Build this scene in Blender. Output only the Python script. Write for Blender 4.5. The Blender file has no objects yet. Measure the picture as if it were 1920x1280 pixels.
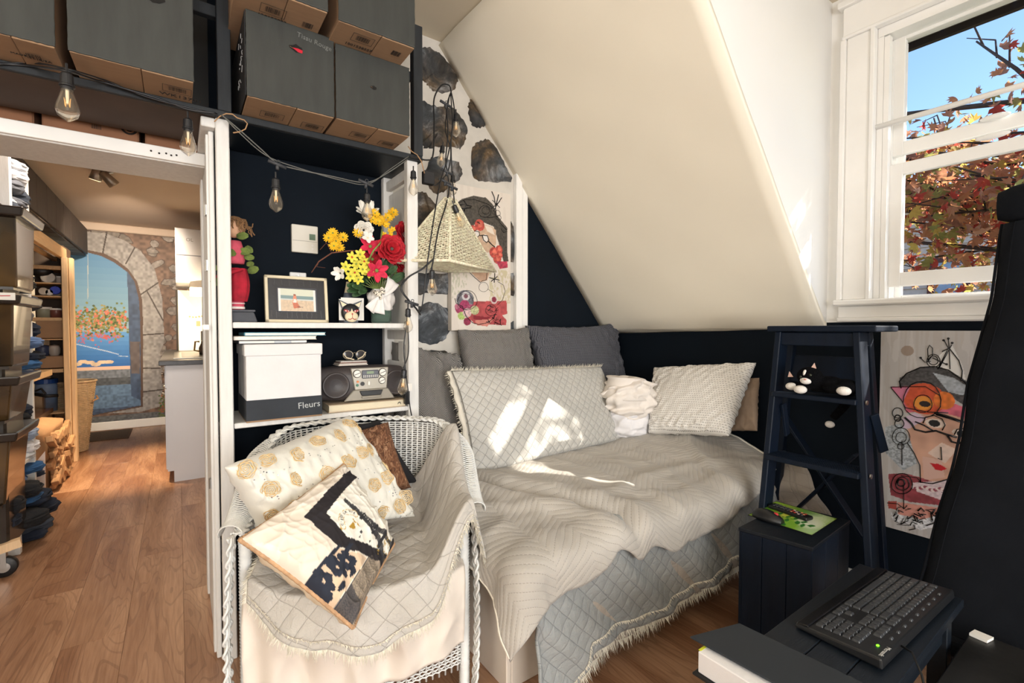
import bpy, bmesh, math, random
import numpy as np
from mathutils import Matrix, Vector
C = bpy.context.scene
COL = C.collection
random.seed(7)
PI = math.pi
# ---------------------------------------------------------------- camera
FPX, EYE = 880.0, 1.22
yaw, pit = math.radians(35.4), math.radians(1.56)
cf = np.array([math.sin(yaw)*math.cos(pit), math.cos(yaw)*math.cos(pit), -math.sin(pit)])
cr = np.array([math.cos(yaw), -math.sin(yaw), 0.0])
cu = np.cross(cr, cf)
cam_d = bpy.data.cameras.new('camera')
cam = bpy.data.objects.new('camera', cam_d); COL.objects.link(cam)
cam_d.sensor_width = 36.0; cam_d.lens = FPX/1920*36.0; cam_d.clip_start = 0.02; cam_d.clip_end = 200
cam.matrix_world = Matrix(((cr[0], cu[0], -cf[0], 0), (cr[1], cu[1], -cf[1], 0), (cr[2], cu[2], -cf[2], EYE), (0, 0, 0, 1)))
C.camera = cam
# ---------------------------------------------------------------- exposure, sky, sun, large fill lamps
C.view_settings.view_transform = 'Standard'; C.view_settings.look = 'None'
C.view_settings.exposure = 0.77; C.view_settings.gamma = 1.0; C.view_settings.use_curve_mapping = False
w = bpy.data.worlds.new('sky'); C.world = w; w.use_nodes = True
nt = w.node_tree; sky = nt.nodes.new('ShaderNodeTexSky')
sky.sky_type = 'NISHITA'; sky.sun_disc = False; sky.sun_elevation = math.radians(34); sky.sun_rotation = math.radians(142)
sky.altitude = 100; sky.air_density = 1.0; sky.dust_density = 0.2; sky.ozone_density = 3.0
nt.links.new(sky.outputs[0], nt.nodes['Background'].inputs[0]); nt.nodes['Background'].inputs[1].default_value = 0.17
def lamp(name, kind, loc, energy, color=(1, 1, 1), size=1.0, size_y=None, to=None, **kw):
    d = bpy.data.lights.new(name, kind); d.energy = energy; d.color = color
    if kind == 'AREA':
        d.size = size
        if size_y: d.shape = 'RECTANGLE'; d.size_y = size_y
    for k, v in kw.items(): setattr(d, k, v)
    o = bpy.data.objects.new(name, d); COL.objects.link(o); o.location = loc
    if to is not None:
        o.rotation_euler = (Vector(to)-Vector(loc)).to_track_quat('-Z', 'Y').to_euler()
    return o
SUN = Vector((1.0, -1.3, .98)).normalized()
lamp('sun', 'SUN', (6, -6, 8), 9.0, (1.0, .93, .82), to=(6-SUN.x, -6-SUN.y, 8-SUN.z), angle=math.radians(.6))
lamp('room_fill', 'AREA', (.3, -2.6, 1.35), 97, (.98, .99, 1.0), 2.6, 1.5, to=(1.1, 2, 1.75))  # unseen fill lamp added behind the camera to brighten the room; no window there
lamp('dormer_fill', 'AREA', (2.44, -.25, 1.85), 2.5, (.72, .86, 1.0), .9, 1.0, to=(.6, 1.6, .6))  # added out-of-view fill in the dormer, standing in for more skylight
lamp('side_fill', 'AREA', (-2.1, -.6, 1.9), 20, (1.0, .95, .88), 1.4, 1.2, to=(.6, 1.8, 1.0))  # added fill from the left
# ---------------------------------------------------------------- helpers
def at(x, y, ax, v):
    d = cf+(x-960)/FPX*cr+(640-y)/FPX*cu; i = 'xyz'.index(ax)
    o = np.array([0, 0, EYE]); return o+d*(v-o[i])/d[i]
def S(r, g, b):
    f = lambda c: (c/255)/12.92 if c/255 <= .04045 else ((c/255+.055)/1.055)**2.4
    return (f(r), f(g), f(b), 1)
MATS = {}
class NT:
    def __init__(s, name):
        s.m = bpy.data.materials.new(name); s.m.use_nodes = True; s.t = s.m.node_tree
        s.b = s.t.nodes['Principled BSDF']
    def n(s, kind, **kw):
        nd = s.t.nodes.new('ShaderNode'+kind)
        for k, v in kw.items():
            if k in nd.inputs: nd.inputs[k].default_value = v
            else: setattr(nd, k, v)
        return nd
    def l(s, a, b): s.t.links.new(a, b)
    def ramp(s, fac, stops):
        r = s.n('ValToRGB'); el = r.color_ramp.elements
        while len(el) < len(stops): el.new(.5)
        for e, (p, c) in zip(el, stops): e.position = p; e.color = c
        s.l(fac, r.inputs[0]); return r.outputs[0]
    def math(s, op, a, b=None, c=None):
        m = s.n('Math', operation=op)
        for i, q in enumerate((a, b, c)):
            if q is None: continue
            if isinstance(q, (int, float)): m.inputs[i].default_value = q
            else: s.l(q, m.inputs[i])
        return m.outputs[0]
    def mix(s, f, a, b, mode='MIX'):
        m = s.n('MixRGB', blend_type=mode)
        for i, q in enumerate((f, a, b)):
            if isinstance(q, (int, float)): m.inputs[i].default_value = q
            elif isinstance(q, tuple): m.inputs[i].default_value = q
            else: s.l(q, m.inputs[i])
        return m.outputs[0]
    def coord(s, kind='Object', scale=(1, 1, 1), rand=False):
        tc = s.n('TexCoord'); mp = s.n('Mapping'); mp.inputs['Scale'].default_value = scale
        s.l(tc.outputs[kind], mp.inputs[0])
        if rand:
            oi = s.n('ObjectInfo'); v = s.n('VectorMath', operation='SCALE'); cx = s.n('CombineXYZ')
            for i in range(3): s.l(oi.outputs['Random'], cx.inputs[i])
            s.l(cx.outputs[0], v.inputs[0]); v.inputs['Scale'].default_value = 37.0; s.l(v.outputs[0], mp.inputs['Location'])
        return mp.outputs[0]
    def noise(s, vec, scale, detail=4, rough=.55, dist=0):
        n = s.n('TexNoise'); n.inputs['Scale'].default_value = scale; n.inputs['Detail'].default_value = detail
        n.inputs['Roughness'].default_value = rough; n.inputs['Distortion'].default_value = dist
        s.l(vec, n.inputs['Vector']); return n.outputs[0]
    def bump(s, h, strength=.3, dist=.002):
        b = s.n('Bump'); b.inputs['Strength'].default_value = strength; b.inputs['Distance'].default_value = dist
        s.l(h, b.inputs['Height']); s.l(b.outputs[0], s.b.inputs['Normal']); return b
    def fin(s, col=None, rough=.6, **kw):
        if col is not None:
            if isinstance(col, tuple): s.b.inputs['Base Color'].default_value = col
            else: s.l(col, s.b.inputs['Base Color'])
        s.b.inputs['Roughness'].default_value = rough
        for k, v in kw.items(): s.b.inputs[k.replace('_', ' ')].default_value = v
        return s.m
def M(name, col, rough=.6, var=.12, scale=12, bump=.15, bs=60, stretch=(1, 1, 1), bd=.002, **kw):
    """plain painted / moulded surface with mottled colour and fine relief"""
    if name in MATS: return MATS[name]
    t = NT(name); v = t.coord('Object', stretch, rand=True); n = t.noise(v, scale)
    lo = tuple(c*(1-var) for c in col[:3])+(1,); hi = tuple(min(1, c*(1+var)) for c in col[:3])+(1,)
    c = t.ramp(n, [(.3, lo), (.7, hi)])
    if bump: t.bump(t.noise(v, bs, 3), bump, bd)
    MATS[name] = t.fin(c, rough, **kw); return MATS[name]
MX = {}
def mat_of(o): return MX.get(o.name, Matrix.Identity(4)) if o else Matrix.Identity(4)
def thing(name, label, cat, loc=(0, 0, 0), rotz=0, group=None, rot=None):
    o = bpy.data.objects.new(name, None); COL.objects.link(o); o.empty_display_size = .05
    o.location = loc; o.rotation_euler = rot if rot else (0, 0, rotz)
    MX[o.name] = Matrix.LocRotScale(Vector(loc), o.rotation_euler, None)
    return tag(o, label, cat, group)
def tag(o, label=None, cat=None, group=None, kind=None):
    if label: o['label'] = label
    if cat: o['category'] = cat
    if group: o['group'] = group
    if kind: o['kind'] = kind
    return o
class B:
    """mesh builder"""
    def __init__(s): s.v = []; s.f = []; s.uv = {}
    def add(s, vs, fs):
        k = len(s.v); s.v += [tuple(map(float, p)) for p in vs]; s.f += [tuple(k+i for i in f) for f in fs]; return s
    def box(s, x0, x1, y0, y1, z0, z1, R=None):
        vs = [(x, y, z) for z in (z0, z1) for x, y in ((x0, y0), (x1, y0), (x1, y1), (x0, y1))]
        if R is not None: vs = [tuple(R@Vector(p)) for p in vs]
        return s.add(vs, [(3, 2, 1, 0), (4, 5, 6, 7), (0, 1, 5, 4), (1, 2, 6, 5), (2, 3, 7, 6), (3, 0, 4, 7)])
    def beam(s, a, b, w, h, up=(0, 0, 1)):
        a = Vector(a); b = Vector(b); d = (b-a).normalized(); u = Vector(up); r = d.cross(u).normalized(); u = r.cross(d)
        vs = [p+r*i*w/2+u*j*h/2 for p in (a, b) for i, j in ((-1, -1), (1, -1), (1, 1), (-1, 1))]
        return s.add(vs, [(3, 2, 1, 0), (4, 5, 6, 7), (0, 1, 5, 4), (1, 2, 6, 5), (2, 3, 7, 6), (3, 0, 4, 7)])
    def hexa(s, q8): return s.add(q8, [(3, 2, 1, 0), (4, 5, 6, 7), (0, 1, 5, 4), (1, 2, 6, 5), (2, 3, 7, 6), (3, 0, 4, 7)])
    def tube(s, path, r, n=6, closed=False, cap=True):
        P = [Vector(p) for p in path]; m = len(P); rr = r if hasattr(r, '__len__') else [r]*m
        k = len(s.v); prev = None
        for i, p in enumerate(P):
            a = P[(i-1) % m] if (closed or i) else p; b = P[(i+1) % m] if (closed or i < m-1) else p
            d = (b-a); d = d.normalized() if d.length > 1e-9 else Vector((0, 0, 1))
            if prev is None:
                prev = d.cross(Vector((0, 0, 1)));
                if prev.length < .1: prev = d.cross(Vector((1, 0, 0)))
            u = (prev-d*prev.dot(d)); u = u.normalized() if u.length > 1e-6 else d.orthogonal().normalized(); w_ = d.cross(u); prev = u
            for j in range(n):
                t = 2*PI*j/n; s.v.append(tuple(p+(u*math.cos(t)+w_*math.sin(t))*rr[i]))
        for i in range(m if closed else m-1):
            for j in range(n):
                a = k+i*n; b = k+((i+1) % m)*n
                s.f.append((a+j, a+(j+1) % n, b+(j+1) % n, b+j))
        if cap and not closed:
            s.f.append(tuple(k+j for j in range(n))[::-1]); s.f.append(tuple(k+(m-1)*n+j for j in range(n)))
        return s
    def lathe(s, prof, c=(0, 0, 0), n=20, R=None, sx=1, sy=1):
        k = len(s.v); m = len(prof)
        for r, z in prof:
            for j in range(n):
                t = 2*PI*j/n; p = Vector((r*math.cos(t)*sx, r*math.sin(t)*sy, z))
                if R is not None: p = R@p
                s.v.append(tuple(p+Vector(c)))
        for i in range(m-1):
            for j in range(n):
                s.f.append((k+i*n+j, k+i*n+(j+1) % n, k+(i+1)*n+(j+1) % n, k+(i+1)*n+j))
        if prof[0][0] > 1e-6: s.f.append(tuple(k+j for j in range(n))[::-1])
        if prof[-1][0] > 1e-6: s.f.append(tuple(k+(m-1)*n+j for j in range(n)))
        return s
    def ell(s, c, r, n=12, m=8, R=None, sq=1.0):
        prof = [(max(math.sin(PI*i/m), 1e-4)**sq, -math.cos(PI*i/m)) for i in range(m+1)]
        k = len(s.v)
        s.lathe(prof, (0, 0, 0), n)
        for i in range(k, len(s.v)):
            p = Vector((s.v[i][0]*r[0], s.v[i][1]*r[1], s.v[i][2]*r[2]))
            if R is not None: p = R@p
            s.v[i] = tuple(p+Vector(c))
        return s
    def grid(s, G, uv=None, flip=False, close_u=False):
        G = np.asarray(G); h, w_ = G.shape[:2]; k = len(s.v); s.v += [tuple(p) for p in G.reshape(-1, 3).tolist()]
        if uv is not None:
            for i, q in enumerate(np.asarray(uv).reshape(-1, 2).tolist()): s.uv[k+i] = q
        for i in range(h-1):
            for j in range(w_ if close_u else w_-1):
                a = k+i*w_+j; b = k+i*w_+(j+1) % w_; q = (a, b, b+w_, a+w_); s.f.append(q[::-1] if flip else q)
        return s
    def prism(s, poly, h, fr):
        """poly of 2D points in frame fr (Matrix), extruded 0..h along frame z"""
        n = len(poly); lo = [fr@Vector((x, y, 0)) for x, y in poly]; hi = [fr@Vector((x, y, h)) for x, y in poly]
        k = len(s.v); s.v += [tuple(p) for p in lo+hi]
        s.f.append(tuple(range(k+n-1, k-1, -1))); s.f.append(tuple(range(k+n, k+2*n)))
        for i in range(n): s.f.append((k+i, k+(i+1) % n, k+n+(i+1) % n, k+n+i))
        return s
    def go(s, name, mat, parent=None, smooth=False, bevel=0, seg=1, solid=0, sub=0, local=False, origin=None, kind=None, off=0):
        me = bpy.data.meshes.new(name); V = np.array(s.v, dtype=float)
        if parent is not None and not local:
            inv = np.array(mat_of(parent).inverted()); V = V@inv[:3, :3].T+inv[:3, 3]
        org = Vector((0, 0, 0))
        if parent is None:
            org = Vector(origin) if origin is not None else Vector((*((V[:, :2].min(0)+V[:, :2].max(0))/2), V[:, 2].min()))
            V = V-np.array(org)
        me.from_pydata(V.tolist(), [], s.f)
        if s.uv:
            uvl = me.uv_layers.new(name='UVMap'); li = np.empty(len(me.loops), dtype=np.int32); me.loops.foreach_get('vertex_index', li)
            A = np.zeros((len(s.v), 2)); ks = list(s.uv); A[ks] = [s.uv[q] for q in ks]
            uvl.data.foreach_set('uv', A[li].ravel())
        for m in (mat if isinstance(mat, (list, tuple)) else [mat]): me.materials.append(m)
        if smooth: me.polygons.foreach_set('use_smooth', [True]*len(me.polygons))
        me.update()
        o = bpy.data.objects.new(name, me); COL.objects.link(o); o.location = org
        if parent is not None:
            o.parent = parent; MX[o.name] = mat_of(parent)
        else: MX[o.name] = Matrix.Translation(org)
        if solid:
            q = o.modifiers.new('solid', 'SOLIDIFY'); q.thickness = solid; q.offset = off
        if bevel:
            q = o.modifiers.new('bevel', 'BEVEL'); q.width = bevel; q.segments = seg; q.limit_method = 'ANGLE'; q.angle_limit = math.radians(40)
        if sub:
            q = o.modifiers.new('sub', 'SUBSURF'); q.levels = sub; q.render_levels = sub
        if kind: o['kind'] = kind
        return o
def dup(root, loc=None, rot=None, label=None, group=None, sc=None):
    r = root.copy(); COL.objects.link(r)
    if loc is not None: r.location = loc
    if rot is not None: r.rotation_euler = rot
    if sc: r.scale = (sc, sc, sc) if not hasattr(sc, '__len__') else sc
    if label: r['label'] = label
    if group: r['group'] = group
    for ch in list(root.children):
        c = ch.copy(); COL.objects.link(c); c.parent = r
        for g in ch.children:
            d = g.copy(); COL.objects.link(d); d.parent = c
    return r
def text(body, size, fr, mat, parent, name='lettering', depth=.0006, kind=None, sx=1.0):
    cu_ = bpy.data.curves.new(name, 'FONT'); cu_.body = body; cu_.size = size; cu_.extrude = depth; cu_.resolution_u = 2
    cu_.align_x = 'CENTER'; cu_.align_y = 'CENTER'
    o = bpy.data.objects.new(name, cu_); COL.objects.link(o)
    dg = bpy.context.evaluated_depsgraph_get(); me = bpy.data.meshes.new_from_object(o.evaluated_get(dg)); bpy.data.objects.remove(o)
    F = mat_of(parent).inverted()@fr@Matrix.Diagonal((sx, 1, 1, 1)); me.transform(F); me.materials.clear(); me.materials.append(mat)
    ob = bpy.data.objects.new(name, me); COL.objects.link(ob); ob.parent = parent; MX[ob.name] = mat_of(parent); return ob
def frame(o, x, y):
    """matrix with origin o, x axis along x, y along y (orthogonalised), z = x cross y"""
    x = Vector(x).normalized(); z = x.cross(Vector(y)).normalized(); y = z.cross(x)
    return Matrix(((x.x, y.x, z.x, o[0]), (x.y, y.y, z.y, o[1]), (x.z, y.z, z.z, o[2]), (0, 0, 0, 1)))
def sm(a, b, x):
    t = np.clip((np.asarray(x, dtype=float)-a)/(b-a), 0, 1); return t*t*(3-2*t)
def folds(u, v, seed, n=6, k0=6, k1=30, amp=.004, ang=None, spread=.6):
    rg = np.random.RandomState(seed); r = np.zeros_like(u)
    for i in range(n):
        a = rg.uniform(0, PI) if ang is None else ang+rg.uniform(-spread, spread); k = rg.uniform(k0, k1)
        wv = np.sin(k*(u*math.cos(a)+v*math.sin(a))+rg.uniform(0, 6)+1.3*np.sin(k*.35*(v*math.cos(a)-u*math.sin(a))+rg.uniform(0, 6)))
        r += (1-np.abs(wv))**2*amp*rg.uniform(.4, 1)
    return r
def vnoise(u, v, seed, k=5):
    rg = np.random.RandomState(seed); T = rg.rand(64, 64)
    x = np.mod(np.asarray(u)*k, 63.0); y = np.mod(np.asarray(v)*k, 63.0); i = x.astype(int); j = y.astype(int); fx = x-i; fy = y-j
    fx = fx*fx*(3-2*fx); fy = fy*fy*(3-2*fy)
    return (T[i, j]*(1-fx)*(1-fy)+T[i+1, j]*fx*(1-fy)+T[i, j+1]*(1-fx)*fy+T[i+1, j+1]*fx*fy)
# ---- painted pictures: numpy canvas -> colour attribute on a fine grid
class Canvas:
    def __init__(s, w_, h, col):
        s.w, s.h = w_, h; s.a = np.zeros((h, w_, 3)); s.a[:] = S(*col)[:3]
        s.X, s.Y = np.meshgrid((np.arange(w_)+.5)/w_, (np.arange(h)+.5)/h); s.asp = h/w_
    def put(s, mask, col, al=1.0, mott=0, k=30, seed=1):
        c = np.array(S(*col)[:3]); m = (mask.astype(float)*al)[..., None]
        cc = c*(1+mott*(2*vnoise(s.X, s.Y*s.asp, seed, k)[..., None]-1)); s.a = s.a*(1-m)+np.clip(cc, 0, 1)*m
    def ell(s, x, y, rx, ry, col, **k): s.put((((s.X-x)/rx)**2+((s.Y-y)*s.asp/ry)**2) < 1, col, **k)
    def poly(s, pts, col, **k):
        m = np.zeros(s.X.shape, bool); n = len(pts)
        for i in range(n):
            (x0, y0), (x1, y1) = pts[i], pts[(i+1) % n]
            if y0 == y1: continue
            c = ((s.Y < y0) != (s.Y < y1)) & (s.X < (x1-x0)*(s.Y-y0)/(y1-y0)+x0); m ^= c
        s.put(m, col, **k)
    def line(s, pts, wd, col, **k):
        m = np.zeros(s.X.shape, bool)
        for (x0, y0), (x1, y1) in zip(pts[:-1], pts[1:]):
            dx, dy = x1-x0, (y1-y0)*s.asp; L = dx*dx+dy*dy+1e-12
            t = np.clip(((s.X-x0)*dx+(s.Y-y0)*s.asp*dy)/L, 0, 1); m |= np.hypot(s.X-x0-t*dx, (s.Y-y0)*s.asp-t*dy) < wd
        s.put(m, col, **k)
def col_mat(name, rough=.6, bump=0, sc=300, **kw):
    if name in MATS: return MATS[name]
    t = NT(name); a = t.n('Attribute', attribute_name='Col'); 
    if bump: t.bump(t.noise(t.coord('Object'), sc, 2), bump, .001)
    MATS[name] = t.fin(a.outputs['Color'], rough, **kw); return MATS[name]
def set_cols(o, A):
    at_ = o.data.color_attributes.new('Col', 'FLOAT_COLOR', 'POINT'); A = np.concatenate([A.reshape(-1, 3), np.ones((A.size//3, 1))], 1)
    at_.data.foreach_set('color', A.ravel())
def painted(name, cv, P00, P10, P01, mat, parent, thick=0):
    """cv canvas; P00 top-left, P10 top-right, P01 bottom-left"""
    P00, P10, P01 = map(np.array, (P00, P10, P01))
    U, V = np.meshgrid(np.linspace(0, 1, cv.w), np.linspace(0, 1, cv.h))
    G = P00+U[..., None]*(P10-P00)+V[..., None]*(P01-P00)
    o = B().grid(G, flip=True).go(name, mat, parent); set_cols(o, cv.a); return o
# ---- soft goods
def pillow(name, label, corners, T, mat, cat='pillow', inset=.05, seed=1, nu=56, nv=40, wr=.006, grp=None, uvs=1.0, sag=0, colf=None, puff=None, mat_back=None):
    """closed cushion stretched between four corner points TL TR BR BL"""
    TL, TR, BR, BL = [np.array(c, dtype=float) for c in corners]
    w_ = (np.linalg.norm(TR-TL)+np.linalg.norm(BR-BL))/2; h = (np.linalg.norm(BL-TL)+np.linalg.norm(BR-TR))/2
    u, v = np.meshgrid(np.linspace(0, 1, nu), np.linspace(0, 1, nv)); s_, t_ = 2*u-1, 2*v-1
    s_ = np.sign(s_)*(1-(1-np.abs(s_))**1.35); t_ = np.sign(t_)*(1-(1-np.abs(t_))**1.35)
    a, b = s_*(1-inset*(1-t_**2)), t_*(1-inset*(1-s_**2)); U, V = (a+1)/2, (b+1)/2
    P = ((1-U)*(1-V))[..., None]*TL+(U*(1-V))[..., None]*TR+(U*V)[..., None]*BR+((1-U)*V)[..., None]*BL
    n = np.cross(TR-TL, BL-TL); n /= np.linalg.norm(n); n = -n
    prof = np.clip((1-s_**2)*(1-t_**2), 0, 1)**.42
    edge = (1-prof)
    def side(sg, sd):
        d = T/2*prof*(1+.12*(vnoise(u, v, sd, 4)-.5))
        d = d+(folds(s_*w_*3, t_*h*3, sd, 7, 5, 16, wr)*(.25+edge))*np.clip(prof*3, 0, 1)
        if puff is not None and sg > 0: d = d+puff(s_*w_/2, t_*h/2)*np.clip(prof*2, 0, 1)
        return P+sg*n*d[..., None]
    F = side(1, seed); K = side(-1, seed+9); UV = np.stack([U*w_*uvs, (1-V)*h*uvs], -1)
    c0 = (TL+TR+BR+BL)/4; c0[2] = min(TL[2], BL[2], BR[2], TR[2])
    mb = B(); mb.grid(F, UV, flip=True); 
    idx = np.arange(nu*nv).reshape(nv, nu); kb = len(mb.v); inner = np.full((nv, nu), -1); 
    border = np.zeros((nv, nu), bool); border[0] = border[-1] = border[:, 0] = border[:, -1] = True
    for i in range(nv):
        for j in range(nu):
            if border[i, j]: inner[i, j] = idx[i, j]
            else: inner[i, j] = len(mb.v); mb.v.append(tuple(K[i, j])); mb.uv[len(mb.v)-1] = (float(UV[i, j, 0]), float(UV[i, j, 1]))
    for i in range(nv-1):
        for j in range(nu-1): mb.f.append((int(inner[i, j]), int(inner[i, j+1]), int(inner[i+1, j+1]), int(inner[i+1, j])))
    root = thing(name, label, cat, tuple(c0), group=grp)
    o = mb.go('cover', mat, root, smooth=True)
    if colf is not None:
        A = np.zeros((len(mb.v), 3)); A[:] = colf.back; A[:nu*nv] = colf(U, V).reshape(-1, 3); set_cols(o, A)
    border_pts = [tuple(F[0, j]) for j in range(nu)]+[tuple(F[i, -1]) for i in range(1, nv)]+[tuple(F[-1, j]) for j in range(nu-2, -1, -1)]+[tuple(F[i, 0]) for i in range(nv-2, 0, -1)]
    root_info[root.name] = dict(F=F, border=border_pts, n=n, w=w_, h=h, U=U, V=V)
    return root
root_info = {}
def fringe(path, ln, dens, out, mat, parent, seed=1, wid=.0022, name='fringe', down=.4):
    """short threads along a hem; kind stuff"""
    rg = random.Random(seed); mb = B(); P = [Vector(p) for p in path]
    for a, b in zip(P[:-1], P[1:]):
        L = (b-a).length; k = max(1, int(L*dens))
        for i in range(k):
            p = a.lerp(b, (i+rg.random())/k); d = Vector(out)+Vector((rg.uniform(-.45, .45), rg.uniform(-.45, .45), rg.uniform(-.45, .45)))
            l = ln*rg.uniform(.5, 1.2); e = p+d.normalized()*l+Vector((0, 0, -down*l)); t = (b-a).normalized()*wid*rg.uniform(.6, 1.5)
            z = Vector((0, 0, wid*.7)); mb.add([p-t, p+t, e+t*.3, p+z, e+z*.3], [(0, 1, 2), (3, 1, 2, 4), (0, 3, 4, 2)])
    return mb.go(name, mat, parent, kind='stuff')
# ---------------------------------------------------------------- materials
def quilt_mat(name, col, sp=.045, mode='diamond', stitch=.55, bs=.9, warm=None):
    t = NT(name); tc = t.n('TexCoord'); sx = t.n('SeparateXYZ'); 
    nz = t.n('TexNoise'); nz.inputs['Scale'].default_value = 9; nz.inputs['Detail'].default_value = 2; t.l(tc.outputs['UV'], nz.inputs['Vector'])
    vm = t.n('VectorMath', operation='MULTIPLY_ADD'); t.l(nz.outputs['Color'], vm.inputs[0]); vm.inputs[1].default_value = (.012, .012, 0); t.l(tc.outputs['UV'], vm.inputs[2])
    t.l(vm.outputs[0], sx.inputs[0]); u, v = sx.outputs[0], sx.outputs[1]
    def line(e, k):
        f = t.math('FRACT', t.math('MULTIPLY', e, 1/k)); return t.math('ABSOLUTE', t.math('SUBTRACT', f, .5))   # .5 at the seam
    if mode == 'diamond':
        a = line(t.math('ADD', u, v), sp*1.41); b = line(t.math('SUBTRACT', u, v), sp*1.41); d = t.math('MAXIMUM', a, b)
    elif mode == 'square':
        d = t.math('MAXIMUM', line(u, sp*1.6), line(v, sp*1.6))
    else:
        big = t.math('FLOOR', t.math('MULTIPLY', u, 1/(sp*6))); par = t.math('SUBTRACT', t.math('MULTIPLY', t.math('MODULO', big, 2.0), 2.0), 1.0)
        d = line(t.math('ADD', v, t.math('MULTIPLY', t.math('MULTIPLY', u, par), .7)), sp)
    h = t.math('POWER', t.math('SUBTRACT', .5, d), .5)
    wr = t.noise(t.coord('UV', (1, 1, 1)), 45, 3, .6, 1.0)
    hh = t.math('ADD', h, t.math('MULTIPLY', wr, .85))
    bp = t.bump(hh, bs, .006)
    st = t.math('GREATER_THAN', d, .5-.0011/sp)
    if mode != 'diamond':
        st = t.math('MULTIPLY', st, t.math('GREATER_THAN', t.math('FRACT', t.math('MULTIPLY', u, 140)), .4))
    dk = tuple(c*stitch for c in col[:3])+(1,)
    big_n = t.noise(t.coord('UV'), 3.0, 2); c0 = t.ramp(big_n, [(.3, tuple(c*.93 for c in col[:3])+(1,)), (.7, warm or col)])
    return t.fin(t.mix(t.math('MULTIPLY', st, .75), c0, dk), .9, Sheen_Weight=.2)
def weave_mat(name, c1, c2, k=260, mode='herring', bs=.5):
    t = NT(name); tc = t.n('TexCoord'); sx = t.n('SeparateXYZ'); t.l(tc.outputs['UV'], sx.inputs[0]); u, v = sx.outputs[0], sx.outputs[1]
    if mode == 'herring':
        z = t.math('ABSOLUTE', t.math('SUBTRACT', t.math('FRACT', t.math('MULTIPLY', u, k/14)), .5))
        f = t.math('FRACT', t.math('MULTIPLY', t.math('ADD', v, t.math('MULTIPLY', z, 14*.9/k*1.2)), k))
    elif mode == 'dash':
        row = t.math('FRACT', t.math('MULTIPLY', v, k)); rid = t.math('FLOOR', t.math('MULTIPLY', v, k))
        dsh = t.math('FRACT', t.math('ADD', t.math('MULTIPLY', u, k*.9), t.math('MULTIPLY', rid, .37)))
        f = t.math('MULTIPLY', t.math('LESS_THAN', row, .22), t.math('LESS_THAN', dsh, .55)); 
    else:
        f = t.math('MULTIPLY', t.math('ADD', t.math('SINE', t.math('MULTIPLY', u, k*6.28)), t.math('SINE', t.math('MULTIPLY', v, k*6.28))), .25); f = t.math('ADD', f, .5)
    t.bump(t.math('ADD', f, t.noise(t.coord('UV'), 14, 3)), bs, .0015)
    return t.fin(t.mix(f, c1, c2) if mode != 'herring' else t.ramp(f, [(.35, c1), (.6, c2)]), .95)
NAVY = M('navy_wall', S(8, 18, 28), .8, .12, 6, .08, 40, Specular_IOR_Level=.2)
NAVYW = M('navy_wood', S(7, 20, 36), .55, .22, 5, .25, 30, stretch=(6, 6, 1), Specular_IOR_Level=.25)
BLACKW = M('black_wood', S(17, 24, 32), .45, .2, 6, .25, 40, stretch=(1, 8, 8), Specular_IOR_Level=.35)
WHITE = M('white_paint', S(247, 245, 241), .45, .03, 5, .08, 50)
WALLW = M('wall_cream', S(247, 239, 221), .85, .02, 2, .12, 90)
OLDW = M('old_white_wood', S(224, 222, 218), .6, .06, 8, .3, 30, stretch=(8, 8, 1))
PINE = M('pine', S(222, 188, 146), .55, .10, 7, .1, 40, stretch=(10, 10, 1))
PINEX = M('pine_board', S(214, 176, 130), .55, .10, 7, .1, 40, stretch=(10, 1, 10))
CARD = M('cardboard', S(150, 120, 92), .9, .05, 12, .2, 160, stretch=(1, 6, 1))
GREYB = M('grey_painted_card', S(53, 55, 52), .7, .16, 5, .25, 30, stretch=(5, 5, 1))
DGW = M('dark_grey_wood', S(44, 47, 50), .6, .2, 6, .25, 40, stretch=(6, 6, 1), Specular_IOR_Level=.3)
BLACK = M('black_plastic', S(22, 23, 25), .38, .1, 8, .05)
RUB = M('black_rubber', S(16, 16, 17), .5, .1, 8, .1)
INK = M('ink', S(40, 34, 30), .8, .05, 5, 0)
CHALK = M('chalk', S(190, 192, 192), .95, .1, 30, .2)
PAPER = M('paper', S(236, 232, 224), .8, .03, 10, .05)
STEEL = M('steel', S(180, 180, 178), .28, .05, 10, .03, Metallic=1.0)
def stone_mat():
    t = NT('painted_stone'); v = t.coord('Object', (1, 1, 1), rand=True); n = t.noise(v, 7, 8, .7, .6); n2 = t.noise(v, 3.2, 3)
    c = t.ramp(n, [(.30, S(24, 22, 20)), (.45, S(62, 54, 44)), (.56, S(104, 82, 54)), (.70, S(170, 164, 152))])
    c2 = t.ramp(n, [(.30, S(26, 28, 32)), (.5, S(74, 78, 82)), (.70, S(176, 182, 188))])
    t.bump(t.noise(v, 40, 5, .7), .5, .004); return t.fin(t.mix(t.ramp(n2, [(.42, (0, 0, 0, 1)), (.6, (1, 1, 1, 1))]), c, c2), .8)
STONE = stone_mat()
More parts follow.
